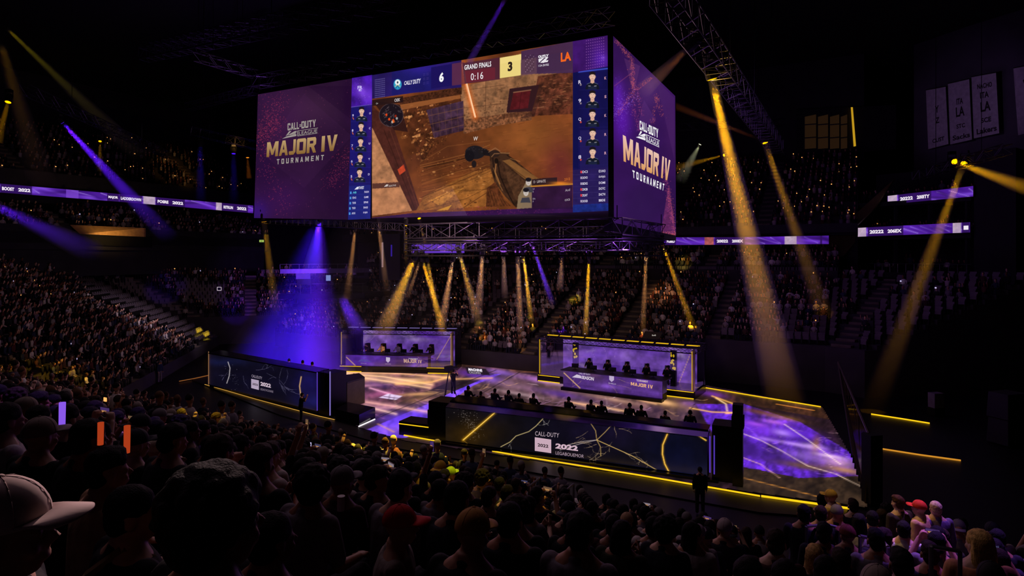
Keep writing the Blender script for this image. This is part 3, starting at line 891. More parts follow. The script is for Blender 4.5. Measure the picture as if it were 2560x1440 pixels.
# left column of five players, standing a little proud of the cube
pic = Picture(862, 185, 940, 556, '#1a1564')
pic.texture(0.15, 40, 41)
pic.poly([(878, 196), (930, 187), (930, 260), (878, 268)], '#46189c', 0.95, 0.4, 18, 42).blob(905, 230, 22, 14, '#8a4cf0', 0.8, 0.9).blob(925, 240, 10, 20, '#7a3ce8', 0.7)
pic.line([(878, 268), (930, 261)], 1.2, '#9080d8', 0.7)
pic.dust([(880, 200), (925, 260)], 60, '#b090f0', 12, 43, 0.6, 0.7)
pic.blob(924, 330, 8, 60, '#3c1878', 0.7).poly([(868, 465), (928, 462), (928, 550), (868, 552)], '#1c2478', 0.8, 0.1, 20, 1)
for k, y in enumerate((267, 304.5, 342.5, 381.5, 419.5)):
    portrait(pic, 904 - k * 1.25, y, 8.4)
    pic.line([(868, y + 37), (930, y + 36.5)], 0.8, '#2c2a88', 0.7)
    pic.line([(882 - k, y + 27), (884 - k, y + 31)], 2.2, '#e06a3a', 0.9)
for y in (486, 499, 512, 525): pic.line([(868, y), (930, y - 1)], 0.8, '#303c98', 0.6)
def ex(mb):
    W = lambda t, x, y, w_, h, c='#cfc6ea', b=0.02: write(mb, JFL, t, ((x, y), (x + w_, y - 0.6), (x + w_, y + h - 0.6), (x, y + h)), c, b)
    for k, y in enumerate((267, 304.5, 342.5, 381.5, 419.5)):
        W('%d' % (9 - k), 880.5 - k, y + 19, 4, 6)
        W('OCUTD'[k], 923 - k * 0.7, y + 14, 4, 5)
    W('FR', 894, 215, 12, 8, '#d8c8ff'); W('E', 897, 223, 7, 5, '#d8c8ff')
    mb.poly([JFL.hit(x, y, 0.03) for x, y in ((886, 474), (893, 467), (897, 467), (896, 473))], 0, lin('#e0e0f0'))
    W('TAVEST', 897, 466, 13, 7, '#e0e0f0')
    for k, (a, b) in enumerate((('AB', 'FASH'), ('ESAG', 'GAME'), ('TSHSB', 'SPINE'), ('TSSD', 'SNAGE'), ('ASVS', 'SYJES'))):
        y = 479 + k * 13
        W(a, 882 - k * 0.7, y, 9, 5, '#5cc4d8' if k == 0 else '#c8c8ea'); W(b, 911 - k * 0.8, y - 1.5, 11, 5)
        mb.poly([JFL.hit(875 + dx - k * 0.7, y + dy, 0.03) for dx, dy in ((0, 0), (4, 0), (4, 6), (0, 6))], 0, lin('#4a90d8'))
JFL = Plane(JF.hit(1525, 88, 0.35), JF.hit(1525, 500, 0.35), JF.hit(640, 235, 0.35))
screen_part('roster_screen', JFL, ((880, 195), (931, 187), (926, 547), (870, 549.5)), pic, 90, 380, cube, ex, 'narrow blue column with five player portraits, left of the match')
mb = MB()
for a, b in (((880, 195), (870, 549.5)), ((931, 187), (926, 547))):
    mb.quad(JFL.hit(*a), JFL.hit(*b), JF.hit(*b), JF.hit(*a))
child(mb, 'roster_side', [M_BLACK], cube)

# right column
pic = Picture(1425, 165, 1528, 535, '#14114a')
pic.texture(0.2, 40, 51)
pic.poly([(1432, 172), (1446, 172), (1446, 420), (1432, 420)], '#101048', 0.9).poly([(1432, 425), (1522, 418), (1522, 508), (1432, 512)], '#2c1e58', 0.85, 0.2, 20, 2)
pic.poly([(1432, 512), (1522, 508), (1522, 530), (1432, 532)], '#1c2a78', 0.95, 0.3, 12, 3).poly([(1450, 326), (1522, 324), (1522, 420), (1450, 425)], '#251c58', 0.7)
pic.line([(1447, 180), (1522, 171)], 2, '#4a60e8', 0.7, 2)
for k, y in enumerate((179, 225.5, 272.5, 320, 366.5)):
    portrait(pic, 1481 + (k > 2) * 0.6, y, 10.2, '#141724')
    pic.line([(1448, y + 46), (1522, y + 45)], 0.8, '#221e60', 0.8)
    if k < 4: pic.disc(1481 + (k > 2) * 0.6, y + 40, 4, 2, '#20263c', 0.8)
    pic.disc(1452, y + 33, 2.2, 2.4, '#e05038' if k > 1 else '#a09090', 0.9)
for y in (437, 452, 467, 482, 496): pic.line([(1432, y), (1522, y - 2)], 0.8, '#453a70', 0.6)
def ex(mb):
    W = lambda t, x, y, w_, h, c='#dcd4ea', b=0.02: write(mb, JF, t, ((x, y), (x + w_, y - 0.8), (x + w_, y + h - 0.8), (x, y + h)), c, b)
    for k, y in enumerate((179, 225.5, 272.5, 320, 366.5)):
        W('R9QQ8'[k], 1446, y + 22, 7, 9); W('KSKRR'[k], 1511, y + 13, 5, 7, '#d8a0b0')
    for k, (a, b) in enumerate((('DCI', 'DXI'), ('DOVO', 'D/XJG'), ('BDIG', 'DOMI'), ('DIGB', 'DOTC'), ('DLIAT', 'DHCTVI'), ('DOGB', 'BBDE'))):
        y = 427 + k * 14.6
        W(a, 1456, y, 13, 6); W(b, 1497, y - 2, 16, 6)
        mb.poly([JF.hit(1451 + dx, y + dy, 0.03) for dx, dy in ((0, 0), (4, 0), (4, 6), (0, 6))], 0, lin('#d83a48' if k in (0, 3, 4) else '#a898b8'))
screen_part('roster_screen', JF, ((1432, 182), (1520, 166), (1521, 527), (1432, 531)), pic, 95, 360, cube, ex, 'narrow blue column with five player portraits, right of the match')
pic = Picture(1425, 80, 1528, 190, '#3a1560')
pic.texture(0.3, 30, 61)
pic.blob(1507, 145, 5, 5, '#c090ff', 0.9).blob(1503, 150, 26, 26, '#5a24b0', 0.8)
for i in range(11):
    for j in range(9): pic.disc(1466 + j * 5.4, 102 + i * 7 - j * 0.9, 0.8, 0.9, '#c07cd0', 0.8)
screen_part('score_bar_end', JF, ((1432, 103.5), (1519, 88.5), (1520, 166), (1432, 182)), pic, 90, 90, cube)

# the side that faces right
pic = Picture(1528, 80, 1696, 596, '#321350')
pic.texture(0.2, 70, 71)
pic.blob(1555, 300, 26, 70, '#5a18a8', 0.85).blob(1545, 240, 14, 40, '#6a24c8', 0.6).blob(1620, 220, 40, 60, '#583074', 0.7).blob(1600, 520, 60, 60, '#2f164c', 0.8).blob(1680, 330, 20, 80, '#401a58', 0.7)
pic.poly([(1560, 145), (1600, 165), (1585, 235)], '#6a3a70', 0.35).poly([(1610, 250), (1640, 300), (1590, 330)], '#5c3078', 0.4).poly([(1640, 200), (1686, 245), (1686, 400)], '#4a2462', 0.5)
pic.poly([(1652, 583), (1672, 460), (1690, 592)], '#6c2c5e', 0.75, 0.3, 4, 4)
for sd, pts, n in ((5, [(1540, 100), (1580, 150), (1582, 220)], 420), (6, [(1582, 150), (1584, 270), (1600, 330)], 260), (7, [(1545, 285), (1585, 225), (1630, 195)], 260), (8, [(1590, 215), (1605, 290)], 130), (9, [(1632, 310), (1640, 240), (1656, 290)], 200), (10, [(1661, 420), (1672, 500), (1688, 590)], 320), (11, [(1655, 585), (1690, 585), (1672, 470)], 340)):
    pic.dust(pts, n, '#d0605c' if sd % 2 else '#b84a78', 3.2, sd, 0.7, 0.85)
pic.dust([(1535, 290), (1580, 240)], 220, '#b47cff', 10, 12, 0.7, 0.8).dust([(1540, 200), (1560, 340)], 120, '#8a58e8', 10, 13, 0.6, 0.7)
for a, b in (((1536, 215), (1582, 180)), ((1594, 225), (1632, 195))): pic.line([a, b], 1, '#c05a70', 0.6)
def ex(mb):
    cod_logo(mb, JR, (1590, 296), (59, 27), (0, 47), '#f0eef2')
    block_write(mb, JR, 'MAJOR IV', ((1557, 337), (1676, 401), (1672, 453), (1559, 403)), '#e8c0b0', .1, '#d89a5c')
    block_write(mb, JR, 'TOURNAMENT', ((1581, 425), (1661, 460), (1659, 477), (1582, 444)), '#f0eef2', .7)
screen_part('side_screen', JR, ((1533, 90), (1688, 240), (1690, 589), (1535, 557)), pic, 150, 420, cube, ex, 'purple tournament screen on the side facing right')

# carcass
mb = MB()
a, b = JF.hit(1526, 86, -0.15), JF.hit(642, 232, -0.15)
c_, d = JR.hit(1690, 236, -0.15), None
bk = Vector((c_.x - a.x, c_.y - a.y, 0))
foot = [Vector((p.x, p.y)) for p in (a, a + bk, b + bk, b)]
mb.prism(foot, 12.78, 22.95)
child(mb, 'cabinet', [M_BLACK], cube)
for p in foot:
    mb = MB(); mb.tube((p.x * .9 - .5, p.y * .9 + 4, 22.9), (p.x * .9 - .5, p.y * .9 + 4, 31.97), 0.035, 5)
    child(mb, 'hoist_cable', [M_BLACK], cube)
mb = MB()                                       # corner column between the two faces, and the ledge under the side
mb.quad(at(1519, 88, 35.9), at(1533, 88, 36.05), at(1535, 558, 36.05), at(1521, 556, 35.9))
n_ = JR.hit(1690, 588) - JR.hit(1533, 557)
mb.slab([JR.hit(1533, 557), JR.hit(1690, 588), JR.hit(1690, 588) + Vector((0, 0, -.45)), JR.hit(1533, 557) + Vector((0, 0, -.5))], (-0.5, 0.2, 0))
child(mb, 'corner_trim', [M_BLACK], cube)
# ------------------------------------------------------------------ the hall: floor, shell, stands
M_CONC = mat('dark_concrete', '#2c2a30', 0.85, 0, 0, 0.25, 0.8)
M_STEP = mat('stand_concrete', '#3a363c', 0.85, 0, 0, 0.25, 0.6)
M_AISLE = mat('stair_concrete', '#6b6258', 0.8, 0, 0, 0.2, 2.0)
M_WALLD = mat('charcoal_wall', '#1b1920', 0.8, 0, 0, 0.2, 0.4)
M_RAIL = mat('brushed_rail', '#8a8690', 0.3, 0.7)
M_FLOOR = mat('black_floor', '#0e0d10', 0.45, 0, 0, 0.3, 0.5)

def structure(name, mb, mats, label=None):
    return tag(mb.build(name, mats), label, 'building' if label else None, None, 'structure')

mb = MB(); mb.prism([(-75, -12), (75, -12), (75, 100), (-75, 100)], -0.3, 0.0)
structure('floor', mb, [M_FLOOR])
mb = MB(); mb.prism([(-75, -12), (75, -12), (75, 100), (-75, 100)], 32.0, 32.3)
structure('ceiling', mb, [mat('ceiling_black', '#0a090c', 0.9)])
for nm, c, s in (('wall_back', (0, 100.2, 16), (150, 0.4, 32)), ('wall_left', (-75.2, 44, 16), (0.4, 112, 32)), ('wall_right', (75.2, 44, 16), (0.4, 112, 32)), ('wall_front', (0, -12.2, 16), (150, 0.4, 32))):
    mb = MB(); mb.box(c, s)
    structure(nm, mb, [M_WALLD])

SEATS = []      # (position, facing angle, section, row, column)
V2 = lambda x, y: Vector((x, y, 0))
def stand(name, A, B, da, db, z0, rise, rows, section, row0=0, aisles=(), pitch=0.51, base=0.0, keep=None, flip=1):
    """a raked block of seating; row k runs from A + k*da to B + k*db"""
    mb = MB()
    A, B, da, db = Vector(A), Vector(B), Vector(da), Vector(db)
    up = lambda p, z: Vector((p.x, p.y, z))
    for k in range(row0, rows):
        a0, b0, a1, b1 = A + da * k, B + db * k, A + da * (k + 1), B + db * (k + 1)
        z = z0 + rise * k
        zp = base if k == row0 else z - rise
        mb.quad(up(a0, zp), up(b0, zp), up(b0, z), up(a0, z))
        mb.quad(up(a0, z), up(b0, z), up(b1, z), up(a1, z))
        L = (b0 - a0).length
        n = int(L / pitch)
        inward = -(da + db)
        ang = math.atan2(inward.y, inward.x)
        for j in range(n):
            t = (j + 0.5) / n
            if any(abs(t - q) * L < 0.75 for q in aisles): continue
            p = (a0 + a1) * 0.5 * (1 - t) + (b0 + b1) * 0.5 * t
            p = up(p, z)
            if keep is None or keep(p, k): SEATS.append((p, ang, section, k, j))
        for q in aisles:
            w = 0.6 / L
            e0, e1 = a0.lerp(b0, q - w), a0.lerp(b0, q + w)
            f0, f1 = a1.lerp(b1, q - w), a1.lerp(b1, q + w)
            m0, m1 = e0.lerp(f0, .5), e1.lerp(f1, .5)
            mb.quad(up(e0, z + .015), up(e1, z + .015), up(f1, z + .015), up(f0, z + .015), 1)
            mb.slab([up(m0, z), up(m1, z), up(f1, z), up(f0, z)], (0, 0, rise / 2), 1)
    aT, bT = A + da * rows, B + db * rows
    mb.quad(up(aT, base), up(bT, base), up(bT, z0 + rise * (rows - 1)), up(aT, z0 + rise * (rows - 1)))
    for P_, d in ((A, da), (B, db)):
        pts = [up(P_ + d * row0, base)]
        for k in range(row0, rows):
            pts += [up(P_ + d * k, z0 + rise * k), up(P_ + d * (k + 1), z0 + rise * k)]
        pts.append(up(P_ + d * rows, base))
        mb.poly(pts)
    return structure(name, mb, [M_STEP, M_AISLE])

FD = VD * 0.82
FA, FB = uv(-57, 47), uv(-2.5, 47)
FL = 54.5
AIS = [(57 - q) / FL for q in (46.6, 39.5, 32.4, 25.3, 18.2, 11.1)]
def far_keep(p, k):
    u = p.dot(UD)
    px = project(np.array(p))[0]
    if 690 < px < 925 and k > 6: return False
    return True
i_ = (57 - 11.1) / FL
mid = FA.lerp(FB, i_)
stand('trim_1', FA, mid, FD, FD, 1.5, 0.37, 17, 'far', 0, [q / i_ for q in AIS[:-1]], keep=far_keep)
stand('trim_2', mid, FB, FD, FD, 1.5, 0.37, 17, 'farright', 5, [0.06])
stand('trim_3', (-26, 40, 0), (-33, 70, 0), (-.707, -.506, 0), (-.78, -.17, 0), 1.0, 0.42, 23, 'left', 0, [0.16, 0.43, 0.72, 0.97])
stand('trim_4', (-33, 70, 0), FA, (-.78, -.17, 0), FD, 1.2, 0.39, 17, 'corner', 5, [0.12, 0.55, 0.9])
stand('trim_5', uv(-2.5, 51.1), (24.8, 43.6, 0), FD, (.92, .1, 0), 3.35, 0.35, 14, 'right', 0, [0.35], pitch=0.68)
CA, CB = uv(-57, 61.1), uv(-2, 61.1)
stand('trim_6', CA, CB, VD * .9, VD * .9, 8.7, 0.4, 4, 'club', 0, [0.2, 0.4, 0.6, 0.8], base=7.2)
UA, UB = uv(-62, 63.2), uv(-0.5, 63.2)
stand('trim_7', UA, UB, VD * .8, VD * .8, 12.4, 0.5, 17, 'upper', 0, [0.12, 0.27, 0.42, 0.57, 0.72, 0.87], base=11.9)
stand('trim_8', (-47, 50, 0), (-33, 84, 0), (-.8, .35, 0), (-.8, .35, 0), 12.3, 0.48, 5, 'leftmid', 0, [0.3, 0.6], base=11.2)
stand('trim_9', (-52.0, 56.3, 0), (-35.9, 87.1, 0), (-.72, .37, 0), (-.72, .37, 0), 18.0, 0.5, 14, 'leftupper', 0, [0.2, 0.5, 0.8], base=15.4)

# near stand, the one the photo is taken from: straight rows along the stage front
NEAR_ROWS = []
def near_z(v): return 8.4 - 0.39 * v
def side_rise(v): return max(0.0, (v - 4.6) * .107)     # the block on the right is less steep
mb = MB()
row_d, v0 = 0.78, -3.0
k = 0
while True:
    va = v0 + k * row_d
    if va > 17.0: break
    vb = va + row_d
    z = near_z(va + row_d / 2)
    ul, ur = -41.6 - (21.6 - va) * .483, 16.0
    if va > 12.6: ur = -5.0 - (va - 12.6) * 0.6
    if k == 0: mb.quad(uv(ul, va, z), uv(ur, va, z), uv(ur, va, z + 4), uv(ul, va, z + 4))
    mb.quad(uv(ul, va, z), uv(ur, va, z), uv(ur, vb, z), uv(ul, vb, z))
    mb.quad(uv(ul, vb, z), uv(ur, vb, z), uv(ur, vb, z - row_d * .39), uv(ul, vb, z - row_d * .39))
    NEAR_ROWS.append((va + row_d * 0.5, z, ul, ur))
    k += 1
zf = near_z(va) - 0.1
mb.quad(uv(-5, 12.55, 0), uv(16, 12.55, 0), uv(16, 12.55, near_z(12.6)), uv(-5, 12.55, near_z(12.6)))
mb.quad(uv(-44, va, 0), uv(-5, va, 0), uv(-5, va, zf + .3), uv(-44, va, zf + .3))
for vc, z, ul_, ur_ in NEAR_ROWS:
    if ur_ < 0: continue
    p0, p1, e_ = vc - row_d / 2, vc + row_d / 2, side_rise(vc)
    if e_ == 0: continue
    mb.quad(uv(-1.1, p0, z + e_), uv(ur_, p0, z + e_), uv(ur_, p1, z + e_), uv(-1.1, p1, z + e_))
    mb.quad(uv(-1.1, p0, z), uv(-1.1, p1, z), uv(-1.1, p1, z + e_), uv(-1.1, p0, z + e_))
    mb.quad(uv(-1.1, p1, z), uv(ur_, p1, z), uv(ur_, p1, z + e_), uv(-1.1, p1, z + e_))
structure('trim_10', mb, [M_STEP])
# black ledge and parapet in front of the near stand on the right
mb = MB()
mb.box(uv(3.5, 13.5, 2.2), (17, 1.6, 0.3), 0, math.atan2(UD.y, UD.x))
mb.box(uv(3.5, 14.3, 2.4), (17, 0.12, 0.7), 0, math.atan2(UD.y, UD.x))
mb.box(uv(3.5, 13.0, 1.0), (17, 0.3, 2.2), 0, math.atan2(UD.y, UD.x))
structure('trim_11', mb, [M_BLACK])
# concourse walls, parapets and ceilings between the tiers
mb = MB()
h = lambda p, z: Vector((p.x, p.y, z))
A, B = uv(-57, 61.2), uv(-2, 61.2)
mb.slab([h(A, 7.3), h(B, 7.3), h(B, 9.0), h(A, 9.0)], VD * .15, 1)
A, B = uv(-62, 65.2), uv(-0.5, 65.2)
mb.slab([h(A, 8), h(B, 8), h(B, 12.2), h(A, 12.2)], VD * .2)
A, B = uv(-62, 62.2), uv(-0.5, 62.2)
mb.slab([h(A, 11.95), h(B, 11.95), h(B, 12.9), h(A, 12.9)], VD * .3)
mb.slab([h(A, 11.9), h(B, 11.9), h(B + VD * 3, 11.9), h(A + VD * 3, 11.9)], (0, 0, .2))
A, B = uv(-62, 77.5), uv(0, 77.5)
mb.slab([h(A, 12), h(B, 12), h(B, 32), h(A, 32)], VD * .3)
structure('wall_far', mb, [M_CONC, mat('parapet_grey', '#57505a', 0.7)])
mb = MB()
L0, L1, ln = Vector((-47, 50, 0)), Vector((-33, 84, 0)), Vector((-.916, .4, 0))
mb.slab([h(L0, 10.6), h(L1, 10.6), h(L1, 12.9), h(L0, 12.9)], ln * .2)
mb.slab([h(L0 + ln * .8, 8), h(L1 + ln * .8, 8), h(L1 + ln * .8, 10.8), h(L0 + ln * .8, 10.8)], ln * .2)
R0, R1 = at(0, 487, 60), at(633, 531, 86)
rn = Vector((-.886, .464, 0))
mb.slab([h(R0, 15.4) + rn * .1, h(R1, 15.4) + rn * .1, h(R1, 18.6) + rn * .1, h(R0, 18.6) + rn * .1], rn * .25)
mb.slab([h(R0, 12) + rn * 4, h(R1, 12) + rn * 4, h(R1, 16) + rn * 4, h(R0, 16) + rn * 4], rn * .25)
E0, E1 = Vector((-66, 60, 0)), Vector((-46, 96, 0))
mb.slab([h(E0, 16), h(E1, 16), h(E1, 32), h(E0, 32)], ln * .3)
structure('trim_12', mb, [M_CONC])

# ------------------------------------------------------------------ LED ribbons
def ribbon(name, pts, marks, label, seed):
    """pts: (px, top row, bottom row, distance) along the strip"""
    x0, x1 = pts[0][0] - 4, pts[-1][0] + 4
    y0, y1 = min(p[1] for p in pts) - 4, max(p[2] for p in pts) + 4
    pic = Picture(x0, y0, x1, y1, '#4a1c94', 3)
    rr = random.Random(seed)
    xs = [p[0] for p in pts]
    top = lambda x: np.interp(x, xs, [p[1] for p in pts])
    bot = lambda x: np.interp(x, xs, [p[2] for p in pts])
    x = x0
    while x < x1:
        w = rr.uniform(18, 60)
        yc = (top(x) + bot(x)) / 2
        pic.blob(x, yc + rr.uniform(-8, 8), w, 4, rr.choice(['#6a2cd0', '#7a3ce0', '#2c0c5c', '#4a1c94', '#8450e0', '#38127c']), 0.8, rr.uniform(-.1, .45))
        if rr.random() < .5: pic.line([(x, yc - 8), (x + w, yc + 7)], 1.2, '#b49cf0', .5, 1.5)
        x += w * .6
    for kind, a, b in marks:
        q = [(a, top(a) - 1), (b, top(b) - 1), (b, bot(b) + 1), (a, bot(a) + 1)]
        if kind == 'pale':
            pic.poly(q, '#c0aabc', 0.95, 0.2, 10, seed).poly([(a, bot(a) + 1), (b, top(b)), (b, bot(b) + 1)], '#a890b4', 0.5)
        elif kind == 'lilac': pic.poly(q, '#7844c8', 0.8)
        elif kind == 'rust': pic.poly(q, '#b0584c', 0.9, 0.3, 6, seed)
        else: pic.poly(q, '#2c1054', 0.92)
    mb = MB()
    for p, q in zip(pts[:-1], pts[1:]):
        n = int((q[0] - p[0]) / 1.5)
        mb.patch(at(p[0], p[2], p[3]), at(q[0], q[2], q[3]), at(q[0], q[1], q[3]), at(p[0], p[1], p[3]), n, 14, pic.colors)
    for kind, a, b in marks:
        if kind in ('pale', 'lilac', 'rust'): continue
        d = lambda x: 1 / np.interp(x, xs, [1 / p[3] for p in pts]) - 0.1
        m0, m1 = top(a) + (bot(a) - top(a)) * .32, top(a) + (bot(a) - top(a)) * .72
        n0, n1 = top(b) + (bot(b) - top(b)) * .32, top(b) + (bot(b) - top(b)) * .72
        words = kind.split()
        spans = [(a + 4, (a + b) / 2 - 5), ((a + b) / 2 + 5, b - 4)] if len(words) == 2 else [(a + 3, b - 3)]
        for wd, (s0, s1) in zip(words, spans):
            f = lambda x, lo: at(x, np.interp(x, (a, b), (m1, n1) if lo else (m0, n0)), d(x))
            write3(mb, f(s0, 1), f(s1, 1), f(s0, 0), wd, '#f0e6f4', 0.05)
    o = mb.build(name, [LED])
    tag(o, label, 'LED ribbon')
    sol = MB()
    for p, q in zip(pts[:-1], pts[1:]):
        a, b, c, d = at(p[0], p[2] + 1, p[3]), at(q[0], q[2] + 1, q[3]), at(q[0], q[1] - 1, q[3]), at(p[0], p[1] - 1, p[3])
        nn = (b - a).cross(d - a).normalized()
        if nn.y < 0: nn = -nn
        sol.slab([a + nn * .04, b + nn * .04, c + nn * .04, d + nn * .04], nn * .25)
    f = sol.build('housing', [M_BLACK], o)
    return o
ribbon('led_ribbon', [(0, 459, 481, 60), (320, 487, 506, 70.4), (633, 514, 533, 86)],
       [('BOOST 2022', 1, 80), ('lilac', 165, 196), ('MAJOR', 268, 298), ('LADDERDOWN', 299, 356), ('pale', 358, 388), ('POSRE 2022', 390, 462), ('pale', 540, 554), ('RITRUN 2022', 555, 620)],
       'long purple LED ribbon along the upper tier, on the left of the video cube', 3)
ribbon('led_ribbon', [(1650, 593.5, 612.5, 62.5), (1860, 593, 611.5, 58.6), (2072, 589, 610, 55)],
       [('FGBED', 1664, 1690), ('rust', 1762, 1784), ('20022 200EX', 1788, 1862), ('pale', 1962, 1992), ('L', 2050, 2056)],
       'purple LED ribbon under the upper tier, on the right of the video cube', 5)
ribbon('led_ribbon', [(2141, 570, 592, 58.8), (2425, 555.5, 581, 51.2)],
       [('pale', 2142, 2166), ('20222 206EX', 2170, 2258), ('pale', 2382, 2403), ('I', 2406, 2424)],
       'lower purple LED ribbon on the suite block near the right wall', 7)
ribbon('led_ribbon', [(2219, 490, 511, 57.0), (2433, 465, 491, 51.2)],
       [('pale', 2220, 2243), ('20222 200ITY', 2246, 2328)],
       'upper purple LED ribbon on the suite block near the right wall', 9)
# ------------------------------------------------------------------ the glowing stage floor
pic = Picture(815, 865, 2185, 1285, '#1c1016', 1.5)
rr = random.Random(4)
P = lambda *a, **k: pic.poly(*a, **k)
P([(830, 928), (1130, 905), (1240, 930), (1120, 970), (1000, 1010), (905, 1060), (835, 1000)], '#4a2a36', 1, 0.4, 30, 1)
P([(880, 1090), (1080, 1005), (1240, 925), (1300, 930), (1120, 1030), (1015, 1095)], '#4f2fae', 1, 0.35, 26, 2)
P([(985, 1012), (1110, 960), (1268, 905), (1290, 912), (1120, 985), (1040, 1018)], '#1d1318', 0.95, 0.4, 20, 3)
P([(1270, 928), (1410, 950), (1660, 1010), (1760, 1000), (1700, 1060), (1600, 1045), (1130, 1000), (1180, 965)], '#3e2a2e', 1, 0.5, 22, 4)
P([(1140, 870), (1365, 895), (1365, 930), (1240, 935), (1130, 912)], '#40261c', 1, 0.5, 20, 5)
P([(1720, 960), (2060, 1015), (2080, 1050), (1860, 1010), (1740, 1020)], '#2a1810', 1, 0.5, 30, 6)
P([(1740, 1010), (1860, 1010), (2000, 1055), (2140, 1140), (2150, 1200), (1850, 1200)], '#3f1a86', 1, 0.45, 40, 7)
P([(1845, 1165), (2000, 1195), (2160, 1190), (2175, 1275), (1845, 1225)], '#241a12', 1, 0.3, 40, 8)
pic.texture(0.7, 26, 9)
pic.texture(0.55, 9, 10)
B = pic.blob
for x, y, rx, ry, c, a in ((890, 950, 60, 8, '#e8a868', .6), (1030, 950, 70, 7, '#f0b878', .6), (960, 985, 40, 8, '#b0508a', .6), (1060, 1000, 50, 10, '#b07838', .6), (950, 1020, 60, 8, '#b878a8', .5),
                           (1010, 1045, 70, 16, '#5c34d0', .8), (1100, 1010, 50, 12, '#6a44d8', .7), (980, 1075, 60, 10, '#7a4ab0', .6), (1215, 945, 40, 10, '#6a40e0', .8), (1250, 930, 40, 8, '#9464e8', .6), (1180, 935, 40, 8, '#4a2080', .8),
                           (1225, 906, 30, 3, '#ffb84a', .95), (1310, 917, 32, 3.5, '#ffa83c', .95), (1180, 893, 50, 5, '#8a3c94', .7), (1260, 905, 110, 9, '#7a4420', .5), (1340, 925, 40, 6, '#8a5020', .5),
                           (1290, 965, 60, 12, '#8a6478', .6), (1350, 950, 50, 8, '#a060c8', .7), (1480, 985, 90, 12, '#6a4a50', .6), (1400, 985, 60, 9, '#40207c', .7), (1560, 1010, 60, 10, '#604030', .6),
                           (1660, 1006, 26, 6, '#ffcf98', .95), (1660, 1006, 60, 12, '#b07c48', .6), (1730, 1010, 30, 8, '#6a3a9a', .6), (1780, 985, 40, 8, '#6a2aa8', .7),
                           (1900, 1075, 50, 16, '#6a2ac8', .8), (1960, 1082, 26, 8, '#c8a8e8', .8), (1935, 1055, 34, 6, '#b060c8', .7), (2035, 1118, 32, 8, '#d0b0d8', .8), (2010, 1140, 60, 14, '#8a62c0', .6), (2095, 1155, 44, 12, '#c898a8', .7), (2110, 1175, 50, 8, '#a87848', .8), (2010, 1165, 70, 8, '#5c4420', .8),
                           (1870, 1120, 40, 20, '#2c1260', .8), (1920, 1140, 60, 12, '#2a1258', .7), (2000, 1085, 60, 14, '#5a24c0', .7), (2060, 1130, 40, 10, '#6a30b8', .6), (1900, 1030, 50, 6, '#5c3418', .7), (1960, 1045, 50, 6, '#a06c28', .5), (2040, 1110, 10, 20, '#8a5c20', .6), (1985, 1110, 40, 5, '#b48ae0', .7), (1915, 1098, 30, 5, '#a878e0', .6), (2075, 1140, 40, 5, '#e0c0d0', .7), (1890, 1060, 30, 6, '#9a48d8', .7), (1050, 985, 60, 5, '#f0b068', .6), (900, 965, 50, 4, '#d890b0', .6), (1300, 985, 60, 5, '#c0a0a8', .5), (1420, 965, 60, 5, '#b890b0', .5), (1540, 1000, 60, 5, '#c89a78', .5)):
    B(x, y, rx, ry, c, a, 0.18 if x > 1140 else -0.05)
L = pic.line
for pts, w, c, g in (([(840, 932), (960, 942), (1080, 962)], 3, '#ffc890', 5), ([(840, 930), (1000, 934), (1135, 945)], 2.5, '#f8b880', 4), ([(850, 936), (1000, 958), (1075, 970)], 2.5, '#f8c48c', 4), ([(990, 960), (1080, 955), (1130, 940)], 2.5, '#f0b060', 4), ([(915, 1005), (1000, 1018), (1070, 1030)], 2, '#f0b0a0', 5), ([(910, 1015), (990, 1035)], 2, '#f8c8b0', 4), ([(925, 970), (975, 985)], 2, '#f0a8c8', 3),
                     ([(945, 1060), (985, 1080)], 1.5, '#c89060', 2), ([(1145, 880), (1200, 900), (1330, 920)], 2, '#f0a040', 3), ([(1130, 948), (1230, 945)], 2, '#e0a060', 3),
                     ([(1790, 995), (1815, 1010), (1818, 1028)], 3.5, '#ffd890', 4), ([(1780, 990), (1830, 1008), (1850, 1030), (1815, 1034)], 3, '#f0b050', 4), ([(1725, 1020), (1780, 1030), (1850, 1032)], 2.5, '#f8b850', 4),
                     ([(1852, 1082), (1900, 1100), (1950, 1125), (2020, 1165), (2090, 1185), (2150, 1215)], 1.2, '#e8c8b0', 2), ([(1852, 1142), (1900, 1160), (1950, 1195)], 1.6, '#e0a890', 2), ([(1960, 1060), (2020, 1100), (2060, 1130), (2100, 1160)], 1.4, '#f0d8c0', 2), ([(1940, 1010), (2035, 1026)], 1.5, '#e88c30', 2), ([(1860, 1195), (1960, 1220), (2080, 1250)], 1.4, '#c88030', 2),
                     ([(1480, 930), (1600, 1000), (1640, 1010)], 1.6, '#d8a070', 3), ([(1420, 1005), (1520, 1020), (1600, 1035)], 2, '#f0b478', 4)):
    L(pts, w * .4, c, 0.75, g * (1.1 if pts[0][0] < 1700 else .6))
for k in range(34):
    x, y = rr.uniform(1190, 1740), rr.uniform(950, 1035)
    pic.crack(x, y, rr.uniform(-.4, .5), rr.uniform(20, 60), rr.choice(['#d0b8c0', '#c89468', '#b078b0', '#8a6a90']), 1.2, k, .2, .6)
for k in range(16):
    pic.crack(rr.uniform(850, 1090), rr.uniform(940, 1040), rr.uniform(-.3, .4), rr.uniform(20, 50), rr.choice(['#e8b898', '#c87cb0', '#d8a070']), 1.2, 50 + k, .2, .5)
    pic.crack(rr.uniform(1860, 2120), rr.uniform(1060, 1180), rr.uniform(-.2, .6), rr.uniform(20, 60), rr.choice(['#e0c0e8', '#9a6ad8', '#d8a8b0']), 1.1, 80 + k, .2, .45)
